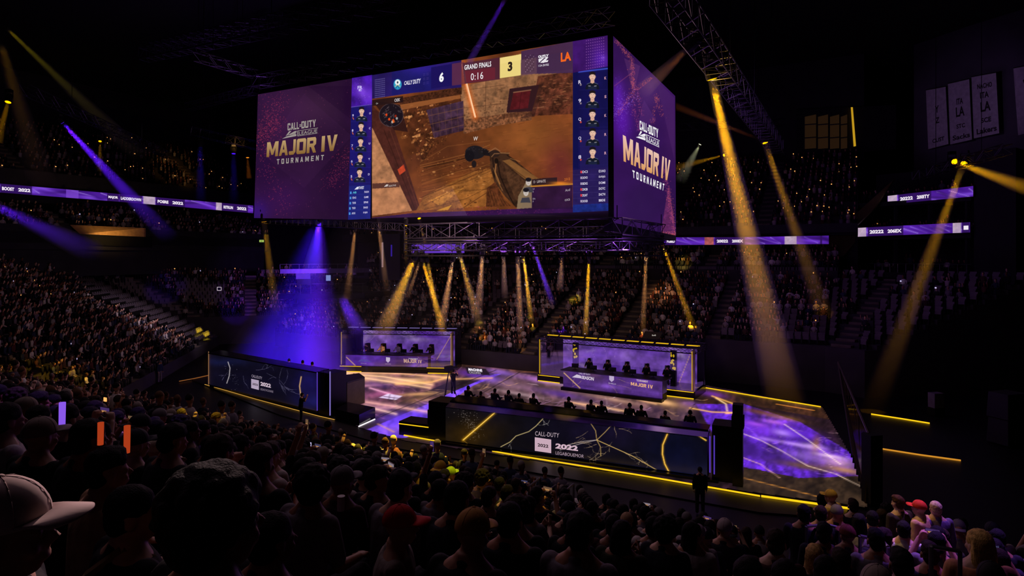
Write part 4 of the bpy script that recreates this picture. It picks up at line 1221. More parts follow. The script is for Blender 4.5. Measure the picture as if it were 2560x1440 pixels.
# pale panel mark printed on the floor, and the dark seams of the plates
P([(948, 994), (970, 984), (1006, 990), (990, 1000)], '#c8b8d8', 0.85).line([(958, 991), (998, 996)], 1.5, '#4a3048', 0.9).line([(975, 986), (972, 997)], 1.5, '#4a3048', 0.9).line([(988, 988), (984, 999)], 1.2, '#4a3048', .9)
P([(1163, 917), (1215, 922), (1226, 938), (1168, 934)], '#160e18', 0.95)
for a, b in (((905, 1060), (1240, 925)), ((1700, 1060), (1740, 1005)), ((1015, 1090), (1300, 930)), ((1860, 1170), (1905, 1175)), ((1905, 1175), (1925, 1215))): L([a, b], 1.5, '#120a10', 0.8)
FLOORP = [(826, 922), (1128, 900), (1146, 872), (1362, 894), (1760, 962), (2056, 1018), (2128, 1140), (2168, 1268), (1850, 1226), (1012, 1101), (898, 1068), (838, 1030)]
ST_Z = 0.1
g = [ground(x, y, ST_Z) for x, y in FLOORP]
mb = MB()
us, vs = [p.dot(UD) for p in g], [p.dot(VD) for p in g]
nu, nv = int((max(us) - min(us)) / 0.085), int((max(vs) - min(vs)) / 0.11)
a = [uv(*q, ST_Z) for q in ((min(us), min(vs)), (max(us), min(vs)), (max(us), max(vs)), (min(us), max(vs)))]
mb.patch(*a, nu, nv, pic.colors)
V, F, Cc = mb.V[0], mb.L[0][0], mb.C[0]
cxy = V[F].mean(1)
ins = np.zeros(len(F), bool)
gp = np.array(g)[:, :2]
for i in range(len(gp)):
    (ax, ay), (bx, by) = gp[i], gp[(i + 1) % len(gp)]
    c = (ay > cxy[:, 1]) != (by > cxy[:, 1])
    ins ^= c & (cxy[:, 0] < (bx - ax) * (cxy[:, 1] - ay) / (by - ay) + ax)
F = F[ins]
used = np.unique(F)
re = np.zeros(len(V), int); re[used] = np.arange(len(used))
mb2 = MB(); mb2.add(V[used], re[F], 0, Cc[used])
FP = Plane(uv(0, 40, ST_Z + .01), uv(5, 40, ST_Z + .01), uv(0, 45, ST_Z + .01))
FP.n = Vector((0, 0, 1))
write(mb2, FP, 'MACHINE', ((1171, 920), (1205, 923), (1206, 929), (1171, 926)), '#d8d0dc', 0.03)
write(mb2, FP, 'CALLING', ((1172, 928), (1200, 930), (1202, 935), (1173, 933)), '#8a8090', 0.02)
fl = mb2.build('stage_floor', [led_mat('led_floor', 1.6, 0.5)])
tag(fl, 'glowing purple and amber LED stage floor between the player booths', 'stage floor')
mb = MB()
mb.prism([(p.x, p.y) for p in g], 0.0, ST_Z - 0.01)
mb.build('deck', [M_BLACK], fl)
# dark apron and the yellow light strips along the stage front
YEL = glow_mat('yellow_strip', '#e8b414', 1.5)
WHT = glow_mat('white_strip', '#e8e0e8', 1.4)
def strip(pts, label, w=0.036, m=YEL, z=0.12, name='light_strip'):
    mb = MB()
    q = [ground(x, y, z) for x, y in pts]
    mb.path(q, w, 6)
    o = mb.build(name, [m])
    return tag(o, label, 'light strip')
strip([(512, 961), (640, 998), (796, 1040), (836, 1049)], 'thin amber light strip along the foot of the left desk wall', .025, glow_mat('amber_strip', '#d09a40', .9))
strip([(1010, 1088), (1300, 1140), (1600, 1188), (1900, 1240)], 'long yellow light strip in front of the front desk wall')
strip([(1903, 1240), (2060, 1262), (2125, 1271)], 'yellow light strip continuing right past the dark column', 0.045)
strip([(1756, 968), (1900, 992), (2052, 1017)], 'thin yellow strip along the back edge of the stage floor', 0.04)
strip([(2178, 1035), (2250, 1046), (2324, 1058)], 'short yellow strip beyond the cracked glass wing', 0.04, YEL, .04)
strip([(2205, 1122), (2300, 1137), (2402, 1151)], 'orange strip low on the dark floor at the right', 0.04, glow_mat('orange_strip', '#d08a2a', 1.0), .04)
strip([(448, 953), (486, 946), (522, 938)], 'thin orange strip left of the left desk wall', 0.03, glow_mat('dim_orange', '#9a5c2c', 0.8), .1)
strip([(897, 1066), (937, 1048)], 'white light strip at the end of the left riser', 0.04, WHT)
mb = MB()
q = [ground(x, y, 0) for x, y in ((480, 952), (520, 930), (830, 1000), (1012, 1080), (2130, 1255), (2110, 1300), (1900, 1285), (1000, 1125), (700, 1040))]
mb.prism([(p.x, p.y) for p in q], 0.0, 0.07)
tag(mb.build('stage_apron', [M_FLOOR]), 'black apron running along the front of the stage', 'stage')
# ------------------------------------------------------------------ trusses, lamps and light beams in the haze
def truss_thing(a, b, label, w=0.9, h=0.9, bay=0.9, r=0.03, m=None, name='lighting_truss', cables=2, top=31.97):
    root = empty(name, (Vector(a) + Vector(b)) / 2, 0, label, 'truss')
    mb = MB()
    truss(mb, a, b, w, h, bay, r)
    child(mb, 'lattice', [m or M_TRUSS], root)
    for k in range(cables):
        t = (k + .5) / cables
        p = Vector(a).lerp(Vector(b), t)
        mb = MB()
        mb.tube(p + Vector((0, 0, h / 2)), Vector((p.x, p.y, top)), 0.02, 5)
        child(mb, 'hoist_cable', [M_BLACK], root)
    return root
TZ = 19.0
truss_thing(at(1660, -30, 21.5), at(1945, 372, 50), 'long diagonal lighting truss right of the cube, carrying yellow spotlights', 1.0, 1.0, 1.0, 0.035, None, 'lighting_truss', 4)
truss_thing(at(640, 206, 47.6), at(1532, 40, 34.6), 'lighting truss running above the front edge of the cube', 0.8, 0.8, 0.8)
truss_thing(at(360, 138, 49), at(1010, 2, 39), 'high truss across the dark ceiling above the left of the cube', 0.9, 0.9, 0.9)
truss_thing(at(380, 120, 50.5), at(1000, -22, 40.2), 'second high truss just beyond the first one above the left of the cube', 0.7, 0.7, 0.8)
truss_thing(at(478, 328, 55), at(650, 366, 58), 'short truss with three small lamps left of the cube', 0.7, 0.7, 0.7)
truss_thing(at(60, 222, 40), at(420, 388, 60), 'diagonal truss receding over the left stand', 0.6, 0.6, 0.8)
truss_thing(at(492, 140, 42), at(640, 186, 48), 'small dark truss end high at the left', 0.6, 0.6, 0.8)
truss_thing(at(640, 224, 50), at(470, 268, 56), 'purple lit truss behind the upper left corner of the cube', 0.6, 0.6, 0.7)
truss_thing(at(1690, 318, 56), at(1960, 306, 60), 'thin dark truss behind the big yellow beam', 0.6, 0.6, 0.8)
truss_thing(at(2290, 440, 46), at(2520, 372, 38), 'truss of yellow spotlights near the right wall', 0.6, 0.6, 0.7)
truss_thing(at(655, 551, 49.5), at(1010, 568, 43), 'truss under the left half of the cube with small lamps', 0.5, 0.5, 0.6, 0.025, None, 'lighting_truss', 2, 13.0)
# the two storey ring of truss under the cube
ring = [Vector((-7.27, 43.0, 0)), Vector((6.0, 35.4, 0)), Vector((10.4, 43.2, 0)), Vector((-2.9, 50.8, 0))]
rt = empty('ring_truss', (1.5, 43, 11), 0, 'two storey ring of purple lit truss hanging below the cube', 'truss')
for z, hh, nm in ((10.62, 0.5, 'lower_ring'), (11.7, 0.95, 'upper_ring')):
    mb = MB()
    for a, b in zip(ring, ring[1:] + ring[:1]):
        truss(mb, h(a, z), h(b, z), 0.6, hh, 1.9 if hh > .6 else 1.2, 0.035, 0, 5)
    child(mb, nm, [M_TRUSS], rt)
mb = MB()
for a, b in zip(ring, ring[1:] + ring[:1]):
    mb.box(h((a + b) / 2, 10.02), ((b - a).length, .5, .1), 0, math.atan2((b - a).y, (b - a).x))
    mb.box(h((a + b) / 2, 11.05), ((b - a).length, .55, .1), 0, math.atan2((b - a).y, (b - a).x))
child(mb, 'edge_rail', [M_BLACK], rt)
for k in range(4):
    mb = MB(); mb.tube(h(ring[k], 12.1), h(ring[k], 12.9), .03, 5)
    child(mb, 'hoist_cable', [M_BLACK], rt)
mb = MB(); mb.slab([h(ring[0] + VD * .5, 10.2), h(ring[0] + VD * .5 + UD * 4.4, 10.2), h(ring[0] + VD * .5 + UD * 4.4, 10.8), h(ring[0] + VD * .5, 10.8)], VD * .05)
child(mb, 'lit_panel', [glow_mat('violet_panel', '#6a3cc8', 0.8)], rt)

LENS = {}
BEAM_N = 0
def lamp(p, q, r, color, glow, label, hang=None):
    """moving head lamp at p aimed at q, lens radius r"""
    p, q = Vector(p), Vector(q)
    d = ((q - p).normalized() + (Vector((0, 0, EYE)) - p).normalized() * .5).normalized()
    root = empty('moving_light', p - d * r * 1.2, 0, label, 'stage light')
    b, a = frame_of(d)
    ring_ = lambda c, s: [c + a * math.cos(2 * math.pi * k / 12) * s + b * math.sin(2 * math.pi * k / 12) * s for k in range(12)]
    mb = MB()
    mb.loft([ring_(p - d * r * 3.4, r * .55), ring_(p - d * r * 2.9, r * .95), ring_(p - d * r * 1.2, r * 1.15), ring_(p - d * .06 * r, r * 1.12), ring_(p, r * 1.05)])
    child(mb, 'lamp_head', [M_DARK], root)
    mb = MB(); mb.poly(ring_(p + d * r * .05, r * .95))
    key = (color, round(glow, 2))
    child(mb, 'lens', [glow_mat('lens_%s_%g' % (color.strip('#'), glow), color, glow)], root)
    side = d.cross(Vector((0, 0, 1)))
    side = side.normalized() if side.length > .05 else a
    c = p - d * r * 1.6
    topz = c + Vector((0, 0, r * 2.2))
    mb = MB()
    for s in (-1, 1):
        mb.tube(c + side * s * r * 1.3, topz + side * s * r * 1.3, r * .16, 5)
    mb.tube(topz - side * r * 1.3, topz + side * r * 1.3, r * .16, 5)
    child(mb, 'yoke', [M_BLACK], root)
    mb = MB(); mb.box(topz + Vector((0, 0, r * .5)), (r * 2, r * 1.6, r * .9), 0, math.atan2(side.y, side.x))
    if hang: mb.tube(topz + Vector((0, 0, r * .8)), topz + Vector((0, 0, hang)), r * .14, 5)
    child(mb, 'base', [M_BLACK], root)
    return root

KB = 420.0
HAZE = 0.09
def beam(lp, le, w0, w1, color, L, label, lamp_label=None, lens=None, glow=2.2, dens=HAZE, fall=None, hang=None, blend=.5, thin=True):
    """lamp at lp (px, py, Y), beam to le; w0, w1 its width in photo pixels at both ends; L wanted brightness"""
    p, q = at(*lp), at(*le)
    d = (q - p) * 1.12
    q = p + d
    r0, r1 = w0 / 2 * lp[2] / F_PX, w1 / 2 * le[2] / F_PX
    mb = MB()
    mb.tube(p + d.normalized() * .05, q, r0 * 1.15, 20, r1 * 1.1)
    o = mb.build('light_beam', [haze_mat('haze_%g' % dens, dens, 0, thin if abs(d.z) > 2.5 else False)], None, True)
    tag(o, label, 'light beam', None, 'stuff')
    half = math.atan2(r1, d.length)
    wid = 2 * (r0 + (r1 - r0) * .3)
    rr_ = d.length * .3
    E = L / (dens * wid)
    P_ = KB * E * (rr_ if fall == 'Linear' else rr_ * rr_)
    c = lin(color); c = c / c.max()
    spot_light('beam_lamp', p + d.normalized() * .04, q, 2 * half, c, P_, blend, max(.01, r0 * .9), fall)
    if lamp_label: lamp(p, q, lens or max(r0, .08), color, glow, lamp_label, hang)
Yc, Tn, Pu, Bl, Or = '#ffb000', '#f0a050', '#5a14f0', '#3c10ff', '#e07818'
BEAMS = [
 ((1780, 198, 29.7), (1962, 1000, 43), 18, 105, Yc, .62, 'broad yellow beam from the diagonal truss down to the right of the booth', 'yellow spotlight with the strongest beam, on the diagonal truss', .24),
 ((1912, 357, 46), (2085, 860, 50), 14, 60, Yc, .24, 'second yellow beam, from the far end of the diagonal truss', 'yellow spotlight at the far end of the diagonal truss', .24),
 ((1720, 120, 26), (1620, 215, 30), 14, 40, Or, .10, 'dim orange beam from the diagonal truss toward the cube', 'amber lamp aimed at the cube, near end of the diagonal truss', .22),
 ((1908, 352, 46.5), (1690, 266, 54), 8, 20, Or, .05, 'faint brown beam crossing left from the far end of the diagonal truss', None),
 ((1750, 361, 58), (1704, 445, 60), 6, 40, '#d8d8b0', .09, 'pale beam fanning out beside the side screen', 'small white lamp right of the side screen', .14),
 ((1810, 388, 58), (1694, 418, 58), 5, 22, Yc, .12, 'low amber beam running toward the side screen', 'small amber lamp between the two yellow beams', .14),
 ((2410, 408, 42), (2190, 1000, 40), 14, 64, Yc, .30, 'yellow beam falling left from the truss near the right wall', 'yellow spotlight aimed down, on the truss by the right wall', .2),
 ((2386, 404, 42), (2600, 482, 36), 12, 46, Yc, .75, 'bright yellow beam leaving the picture toward the right wall', 'yellow spotlight aimed sideways, on the truss by the right wall', .2),
 ((660, 554, 49), (690, 780, 55), 12, 26, Yc, .34, 'yellow beam falling from the left end of the cube', 'yellow spotlight under the left end of the cube', .2),
 ((888, 574, 46), (868, 740, 56), 8, 22, Tn, .14, 'faint tan beam left of the purple shaft and the pillar', 'small tan lamp under the cube, above the purple platform', .13),
 ((945, 552, 45), (966, 720, 55), 9, 18, Tn, .18, 'tan beam in front of the dark pillar', 'small tan lamp under the cube in front of the pillar', .13),
 ((1015, 563, 44), (1015, 660, 44), 7, 10, Yc, .24, 'short upright yellow beam at the left end of the ring truss', 'small yellow lamp above the left end of the ring truss', .12),
 ((1048, 546, 43), (1072, 650, 43), 6, 10, Yc, .26, 'thin yellow beam slanting across the lit panel of the ring truss', 'small yellow lamp at the bottom edge of the main screen', .12),
 ((1035, 648, 43.2), (958, 830, 52), 14, 54, Yc, .52, 'strong yellow beam fanning left behind the left booth', 'yellow spotlight below the left corner of the ring truss', .2),
 ((1050, 652, 43), (1020, 740, 46), 6, 14, Tn, .16, 'thin tan beam beside the strong yellow fan', None),
 ((1057, 652, 42.8), (1106, 820, 52), 8, 24, Yc, .60, 'bright yellow beam landing behind the right end of the left booth', 'yellow spotlight below the ring truss, above the left booth', .15),
 ((1069, 653, 42.6), (1090, 760, 48), 6, 14, Yc, .46, 'twin of the bright yellow beam, thinner and just right of it', 'small yellow lamp just right of the spotlight above the left booth', .12),
 ((1132, 651, 42), (1104, 815, 52), 9, 26, Tn, .34, 'tan beam leaning left to meet the bright yellow beam', 'tan lamp on the lower edge of the ring truss', .15),
 ((1148, 632, 41.4), (1200, 815, 54), 9, 30, Yc, .34, 'yellow beam leaning right toward the yellow lit spectators', 'yellow lamp third from the left corner of the ring truss', .15),
 ((1206, 636, 41), (1196, 780, 54), 9, 26, Tn, .16, 'faint tan beam straight under the ring truss', 'round lamp with a faint tan beam, on the ring truss', .16),
 ((1294, 636, 40), (1302, 840, 52), 10, 22, Tn, .28, 'upright tan beam at the middle of the ring truss', 'tan lamp at the middle of the ring truss', .15),
 ((1308, 634, 39.8), (1328, 800, 54), 6, 18, Yc, .48, 'thin yellow beam ending on a yellow lit group', 'small yellow lamp at the middle of the ring truss', .12),
 ((1331, 613, 39.6), (1378, 750, 48), 7, 18, Pu, .42, 'purple beam slanting right under the ring truss', 'purple lamp on the ring truss', .13),
 ((1473, 644, 37.5), (1463, 850, 52), 8, 20, Yc, .42, 'upright yellow beam near the right corner of the ring truss', 'yellow lamp near the right corner of the ring truss', .13),
 ((1259, 638, 40.3), (1262, 740, 48), 8, 18, Tn, .08, 'barely visible tan beam left of the middle of the ring truss', 'dim tan lamp left of the middle of the ring truss', .14),
 ((1405, 640, 38.4), (1400, 720, 46), 8, 20, Tn, .07, 'barely visible tan beam right of the purple beam', 'dim tan lamp right of the purple lamp on the ring truss', .14),
 ((1616, 628, 42), (1606, 850, 52), 9, 18, Tn, .30, 'tan beam over the stairs behind the right booth', 'tan lamp on the right side of the ring truss', .15),
 ((1656, 612, 44), (1740, 840, 52), 8, 26, Yc, .34, 'yellow beam slanting right over the far crowd', 'yellow lamp at the right tip of the ring truss', .15),
 ((156, 307, 44), (400, 570, 56), 9, 50, Pu, .50, 'purple beam slanting down over the left ribbon', 'purple spotlight on the truss over the left stand', .13),
 ((-30, 505, 40), (210, 620, 52), 20, 60, Pu, .16, 'broad dim purple beam entering at the left edge', None),
 ((16, 70, 38), (330, 372, 58), 8, 46, '#a09010', .008, 'dim olive beam crossing the dark roof at the left', None),
 ((2, 110, 36), (100, 440, 44), 20, 60, '#c08818', .012, 'dim brown beam at the left edge', None),
 ((20, 255, 36), (-4, 345, 36), 8, 22, Yc, .16, 'short yellow beam from the lamp at the left edge', 'yellow lamp hanging at the left edge of the hall', .16),
 ((250, 353, 50), (250, 420, 50), 7, 12, Yc, .12, 'short yellow beam under the truss over the left stand', 'small yellow lamp on the truss over the left stand', .12),
 ((501, 368, 54.6), (502, 510, 58), 12, 30, Bl, .07, 'dim blue beam under the short truss, left one', 'round purple lamp on the short truss, the left of two', .17),
 ((584, 384, 56.6), (585, 510, 58), 12, 28, Bl, .07, 'dim blue beam under the short truss, right one', 'round purple lamp on the short truss, the right of two', .17),
 ((619, 394, 57.4), (622, 440, 58), 6, 14, Or, .12, 'short orange beam beside the cube', 'small orange lamp at the end of the short truss', .14),
 ((1268, -10, 30), (1182, 140, 33.5), 10, 18, Pu, .20, 'purple beam dropping from the ceiling to the top of the cube', None),
 ((800, 552, 47), (778, 700, 56), 10, 60, Bl, .55, 'blue shaft of haze under the cube, above the purple platform', 'bright blue spotlight under the cube', .17),
 ((853, 744, 56), (897, 826, 53), 24, 46, Pu, 1.0, 'purple shaft striking the roof of the left booth', None),
 ((905, 840, 53), (917, 925, 52), 7, 9, Pu, .30, 'thin violet shaft inside the left booth', None),
]
for b_ in BEAMS:
    lp, le, w0, w1, c, L, lab, ll = b_[:8]
    beam(lp, le, w0, w1, c, L, lab, ll, b_[8] if len(b_) > 8 else None)
# clouds of blue haze behind the left desk wall, lit from above
for lp, le, w0, w1, c, L, lab, th in (((790, 562, 47.5), (700, 905, 52), 40, 260, Bl, 1.0, 'blue cloud of haze behind the left desk wall', 'pool'),
                                      ((800, 562, 47), (800, 915, 50), 26, 170, Pu, .8, 'violet haze falling right of the blue cloud', 'pool'),
                                      ((960, 480, 60), (900, 900, 62), 120, 460, Pu, 1.8, 'wide violet haze in front of the far stand', True)):
    beam(lp, le, w0, w1, c, L, lab, None, None, 0, 0.012, None, None, 1.0, th)
# ------------------------------------------------------------------ desk walls, booths and gear on the stage
M_GLOSS = mat('black_gloss', '#0c0b12', 0.15, 0.0, 0, 0.1, 2, 0.6)
M_DESK = mat('desk_charcoal', '#16141a', 0.5)
M_GLASS = glass_mat('booth_glass', (0.93, 0.9, 1.0), 0.93)
M_YMET = mat('lit_metal', '#8a7a50', 0.3, 0.8)  # yellow light on the booth's front post, put into its metal colour

def wall_box(px_bl, px_br, z0, zt_l, zt_r, depth):
    """corner points of a straight wall: bottom-left, bottom-right and their tops, plus the direction to its back"""
    a, b = ground(*px_bl, z0), ground(*px_br, z0)
    d = (b - a).normalized()
    back = Vector((-d.y, d.x, 0)) * depth
    if back.y < 0: back = -back
    return a, b, h(a, zt_l), h(b, zt_r), back

# front desk wall
a, b, ta, tb, back = wall_box((1114, 1101), (1768, 1191), 0.25, 2.02, 1.98, 1.1)
fw = empty('stage_desk', (a + b) / 2 * 1.0 - Vector((0, 0, .25)), 0, 'long front desk wall with a black marble LED face and a 2022 mark', 'stage desk')
pic = Picture(1105, 1000, 1780, 1200, '#0b0a12')
pic.blob(1180, 1080, 90, 45, '#241808', .9).blob(1165, 1095, 50, 30, '#3a2608', .7).blob(1500, 1070, 120, 60, '#140d26', .8).blob(1690, 1130, 80, 60, '#0a0c26', .9).blob(1700, 1180, 120, 30, '#0c1030', .8)
pic.texture(.3, 30, 3)
pic.line([(1158, 1100), (1239, 1030)], 2.2, '#ffd060', 1, 4, '#d89a10').line([(1158, 1100), (1182, 1120)], 1.2, '#b08020', .7)
pic.dust([(1155, 1030), (1195, 1085)], 170, '#c8b8b0', 11, 4, .6, .8)
C_ = pic.crack
pic.line([(1252, 1117), (1275, 1105), (1290, 1090), (1322, 1079), (1340, 1065), (1357, 1047)], 1.1, '#d8c080', .85, 1.2)
for x, y, an, ln, sd in ((1357, 1050, .6, 16, 1), (1280, 1104, 1.9, 14, 2), (1345, 1062, .2, 22, 3)): C_(x, y, an, ln, '#c0b8b0', .9, sd, .3)
hub = (1492, 1100)
for x, y in ((1478, 1060), (1524, 1068), (1420, 1112), (1400, 1125), (1656, 1183), (1502, 1140)):
    pic.line([hub, ((hub[0] + x) / 2 + 4, (hub[1] + y) / 2 - 3), (x, y)], 1.0 if x != 1656 else 1.6, '#d8b060' if x > 1450 else '#b8a8a0', .8, 1)
for k, (x, y, an, ln) in enumerate(((1478, 1060, -1.2, 20), (1524, 1068, -.8, 26), (1540, 1095, -1.2, 40), (1548, 1072, -.3, 24), (1500, 1120, 1.6, 50), (1515, 1130, 1.9, 40), (1530, 1105, 2.4, 30), (1560, 1130, .5, 60), (1430, 1108, .4, 40), (1440, 1095, -.2, 30), (1460, 1120, .1, 30))):
    C_(x, y, an, ln, '#c8a878', .9, 20 + k, .25)
pic.line([(1668, 1086), (1657, 1112), (1656, 1135), (1662, 1160), (1674, 1183)], 2.4, '#ffc850', 1, 3.5, '#d08a10')
pic.line([(1738, 1084), (1765, 1101)], 2, '#f8c040', 1, 2.5)
FWP = Plane(a, b, ta)
mb = MB()
mb.patch(a, b, tb, ta, 480, 130, pic.colors)
W = lambda t, q, c, bo=.01, sp=1.0: write(mb, FWP, t, q, c, bo, sp, 0, .012)
W('CALL-DUTY', ((1338, 1078), (1398, 1083), (1397, 1094), (1338, 1089)), '#b8a4b0', 0.0, 1.1)
mb.poly([FWP.hit(x, y, .012) for x, y in ((1337, 1093), (1378, 1099), (1378, 1133), (1337, 1127))], 0, lin('#c8a8b8'))
write(mb, FWP, '2022', ((1344, 1108), (1371, 1112), (1371, 1120), (1344, 1116)), '#20161c', 0.03, 1.0, 0, .024)
W('2022', ((1389, 1108), (1445, 1115), (1445, 1128), (1388, 1121)), '#d0b0c0', 0.05)
W('LEGABOUEMOR', ((1389, 1128), (1460, 1137), (1459, 1145), (1389, 1136)), '#a890a0', 0.0)
child(mb, 'led_face', [led_mat('led_wall', 1.0, .5)], fw)
mb = MB()
up = Vector((0, 0, 1))
mb.prism([(p.x, p.y) for p in (a + back * .02, b + back * .02, b + back, a + back)], 0.07, 1.95)
child(mb, 'carcass', [M_BLACK], fw)
mb = MB()
g0, g1 = ta, tb
s0, s1 = h(ta + back * .42, 2.18), h(tb + back * .42, 2.13)
mb.slab([g0, g1, s1, s0], Vector((0, 0, -.05)))
child(mb, 'sloping_glass_band', [mat('violet_gloss', '#3a3060', 0.12, 0.3, 0, .1, 2, .8)], fw)
mb = MB()
e0, e1 = h(ta + back * 1.25, 2.38), h(tb + back * 1.25, 2.2)
mb.slab([s0 + up * .06, s1 + up * .06, e1, e0], Vector((0, 0, -.07)))
child(mb, 'counter_top', [M_GLOSS], fw)
mb = MB()
d_ = (b - a).normalized()
lft = a - d_ * 1.25
mb.prism([(p.x, p.y) for p in (lft + back * .3, a + back * .3, a + back * 1.5, lft + back * 1.5)], 0.07, 2.15)
mb.prism([(p.x, p.y) for p in (lft - d_ * .2 + back * .5, lft + back * .5, lft + back * 1.5, lft - d_ * .2 + back * 1.5)], 0.07, 1.6)
child(mb, 'end_block', [M_BLACK], fw)
mb = MB()
r0 = lft - d_ * 1.9
mb.prism([(p.x, p.y) for p in (r0 + back * .3, lft + back * .3, lft + back * 1.4, r0 + back * 1.4)], 0.07, 0.85)
child(mb, 'side_riser', [mat('riser_black', '#1a1712', 0.3, .2)], fw)
mb = MB()
q0, q1 = ground(1015, 1088, .14), ground(1050, 1094, .14)
mb.path([h(r0 + back * .28, .72), h(lft + back * .28, .72)], .025)
child(mb, 'riser_strip', [YEL], fw)
mb = MB()
mb.prism([(p.x, p.y) for p in (a - d_ * .2 - back * .25, b + d_ * .5 - back * .25, b + d_ * .5, a - d_ * .2)], 0.07, .22)
child(mb, 'plinth', [M_GLOSS], fw)
mb = MB()
pr = b + d_ * .2
mb.prism([(p.x, p.y) for p in (pr, pr + d_ * 1.1, pr + d_ * 1.1 + back * 1.1, pr + back * 1.1)], 0.07, 2.55)
child(mb, 'right_pier', [M_BLACK], fw)
mb = MB()
mb.box(b + d_ * .12 + up * 1.0 - back * .03, (.05, .05, 1.6)); mb.box(b + d_ * .3 + up * 1.0 - back * .03, (.04, .05, 1.7))
child(mb, 'violet_edge', [glow_mat('violet_edge', '#5a3cc0', .8)], fw)
mb = MB(); mb.box(pr + d_ * 1.12 + up * 1.2 - back * .03, (.05, .05, 2.1))
child(mb, 'amber_edge', [glow_mat('amber_edge', '#a87850', .7)], fw)
col = empty('column', ground(1845, 1212), 0, 'tall black column standing at the right end of the front desk wall', 'column')
mb = MB(); cpt = ground(1845, 1212, .1); mb.box(cpt + up * 1.75, (.42, .5, 3.5), 0, math.atan2(d_.y, d_.x)); child(mb, 'shaft', [M_BLACK], col)
mb = MB(); mb.box(cpt + up * 2.75, (.5, .56, .5), 0, math.atan2(d_.y, d_.x)); child(mb, 'bracket', [M_DARK], col)
front_d, front_back, front_e = d_, back, (e0, e1)

# left desk wall
a, b, ta, tb, back = wall_box((523, 961), (793, 1028), 0.25, 2.55, 2.66, 1.2)
lw = empty('stage_desk', (a + b) / 2 - Vector((0, 0, .25)), 0, 'left desk wall with a dark cracked LED face and a small 2022 mark', 'stage desk')
pic = Picture(515, 870, 805, 1040, '#0c0a18')
pic.blob(640, 950, 120, 50, '#0d0b1e', .8).blob(775, 950, 40, 50, '#161050', .8).blob(780, 1005, 40, 18, '#1c1a60', .7).blob(560, 905, 60, 10, '#141840', .8)
pic.texture(.3, 24, 7)
pic.line([(570, 905), (575, 920), (573, 940), (567, 958)], 1.2, '#d0c8c8', .85, 1.2)
for k, (x, y, an, ln) in enumerate(((575, 938, -.3, 14), (698, 950, -1.3, 26), (698, 950, 1.8, 40), (698, 950, .5, 70), (690, 945, 3.6, 26), (570, 930, 2.4, 20), (608, 940, 1.5, 30), (710, 960, -.9, 30), (640, 925, .3, 40))):
    C_ = pic.crack; C_(x, y, an, ln, '#8a84a8', .5, 40 + k, .25)
pic.line([(753, 942), (749, 965), (752, 990), (756, 1004)], 1.8, '#e0b070', .9, 1.8)
pic.dust([(560, 920), (600, 960)], 40, '#b0a8c0', 12, 4, .5, .7)
LWP = Plane(a, b, ta)
mb = MB(); mb.patch(a, b, tb, ta, 260, 150, pic.colors)
W = lambda t, q, c, bo=.01, sp=1.0: write(mb, LWP, t, q, c, bo, sp, 0, .015)
W('CALL/DUTY', ((629, 936), (655, 942), (655, 949), (629, 943)), '#988ca0', 0.0)
mb.poly([LWP.hit(x, y, .015) for x, y in ((628, 947), (647, 951), (647, 975), (628, 970))], 0, lin('#b0a0b8'))
write(mb, LWP, '2022', ((631, 957), (645, 960), (645, 965), (631, 962)), '#20161c', 0.03, 1.0, 0, .03)
W('2022', ((651, 954), (677, 960), (677, 970), (651, 964)), '#c8b4c4', 0.05)
W('LEGACY/COURSE', ((651, 970), (683, 977), (683, 982), (651, 975)), '#8a7c90', 0.0)
child(mb, 'led_face', [led_mat('led_wall')], lw)
d_ = (b - a).normalized()
mb = MB(); mb.prism([(p.x, p.y) for p in (a + back * .02, b + back * .02, b + back, a + back)], 0.07, 2.5)
child(mb, 'carcass', [M_BLACK], lw)
mb = MB(); mb.slab([h(ta - back * .05, 2.66), h(tb - back * .05, 2.72), h(tb + back * .75, 2.78), h(ta + back * .75, 2.74)], Vector((0, 0, -.08)))
child(mb, 'counter_top', [M_GLOSS], lw)
mb = MB(); mb.prism([(p.x, p.y) for p in (b + d_ * .12, b + d_ * 1.35, b + d_ * 1.35 + back, b + d_ * .12 + back)], 0.07, 2.75)
child(mb, 'right_pier', [M_BLACK], lw)
mb = MB(); mb.box(b + d_ * .05 + up * 1.25 - back * .03, (.05, .05, 2.4))
child(mb, 'violet_edge', [glow_mat('violet_edge', '#5a3cc0', .8)], lw)
mb = MB(); mb.box(b + d_ * 1.35 + up * 1.3 - back * .03, (.06, .05, 2.7))
child(mb, 'lilac_edge', [glow_mat('lilac_edge', '#8a78d0', .8)], lw)
mb = MB()
mb.box(a - d_ * .02 + up * 1.25 - back * .03, (.04, .04, 2.5)); child(mb, 'amber_edge', [glow_mat('amber_edge', '#a87850', .7)], lw)
mb = MB()
q = b + d_ * .75 - back * .02
for k in range(9):
    mb.path([q + up * (.4 + k * .26), q + d_ * (.1 if k % 2 else -.1) + up * (.53 + k * .26), q + up * (.66 + k * .26)], .02, 4)
child(mb, 'chain_ornament', [M_TRUSS], lw)
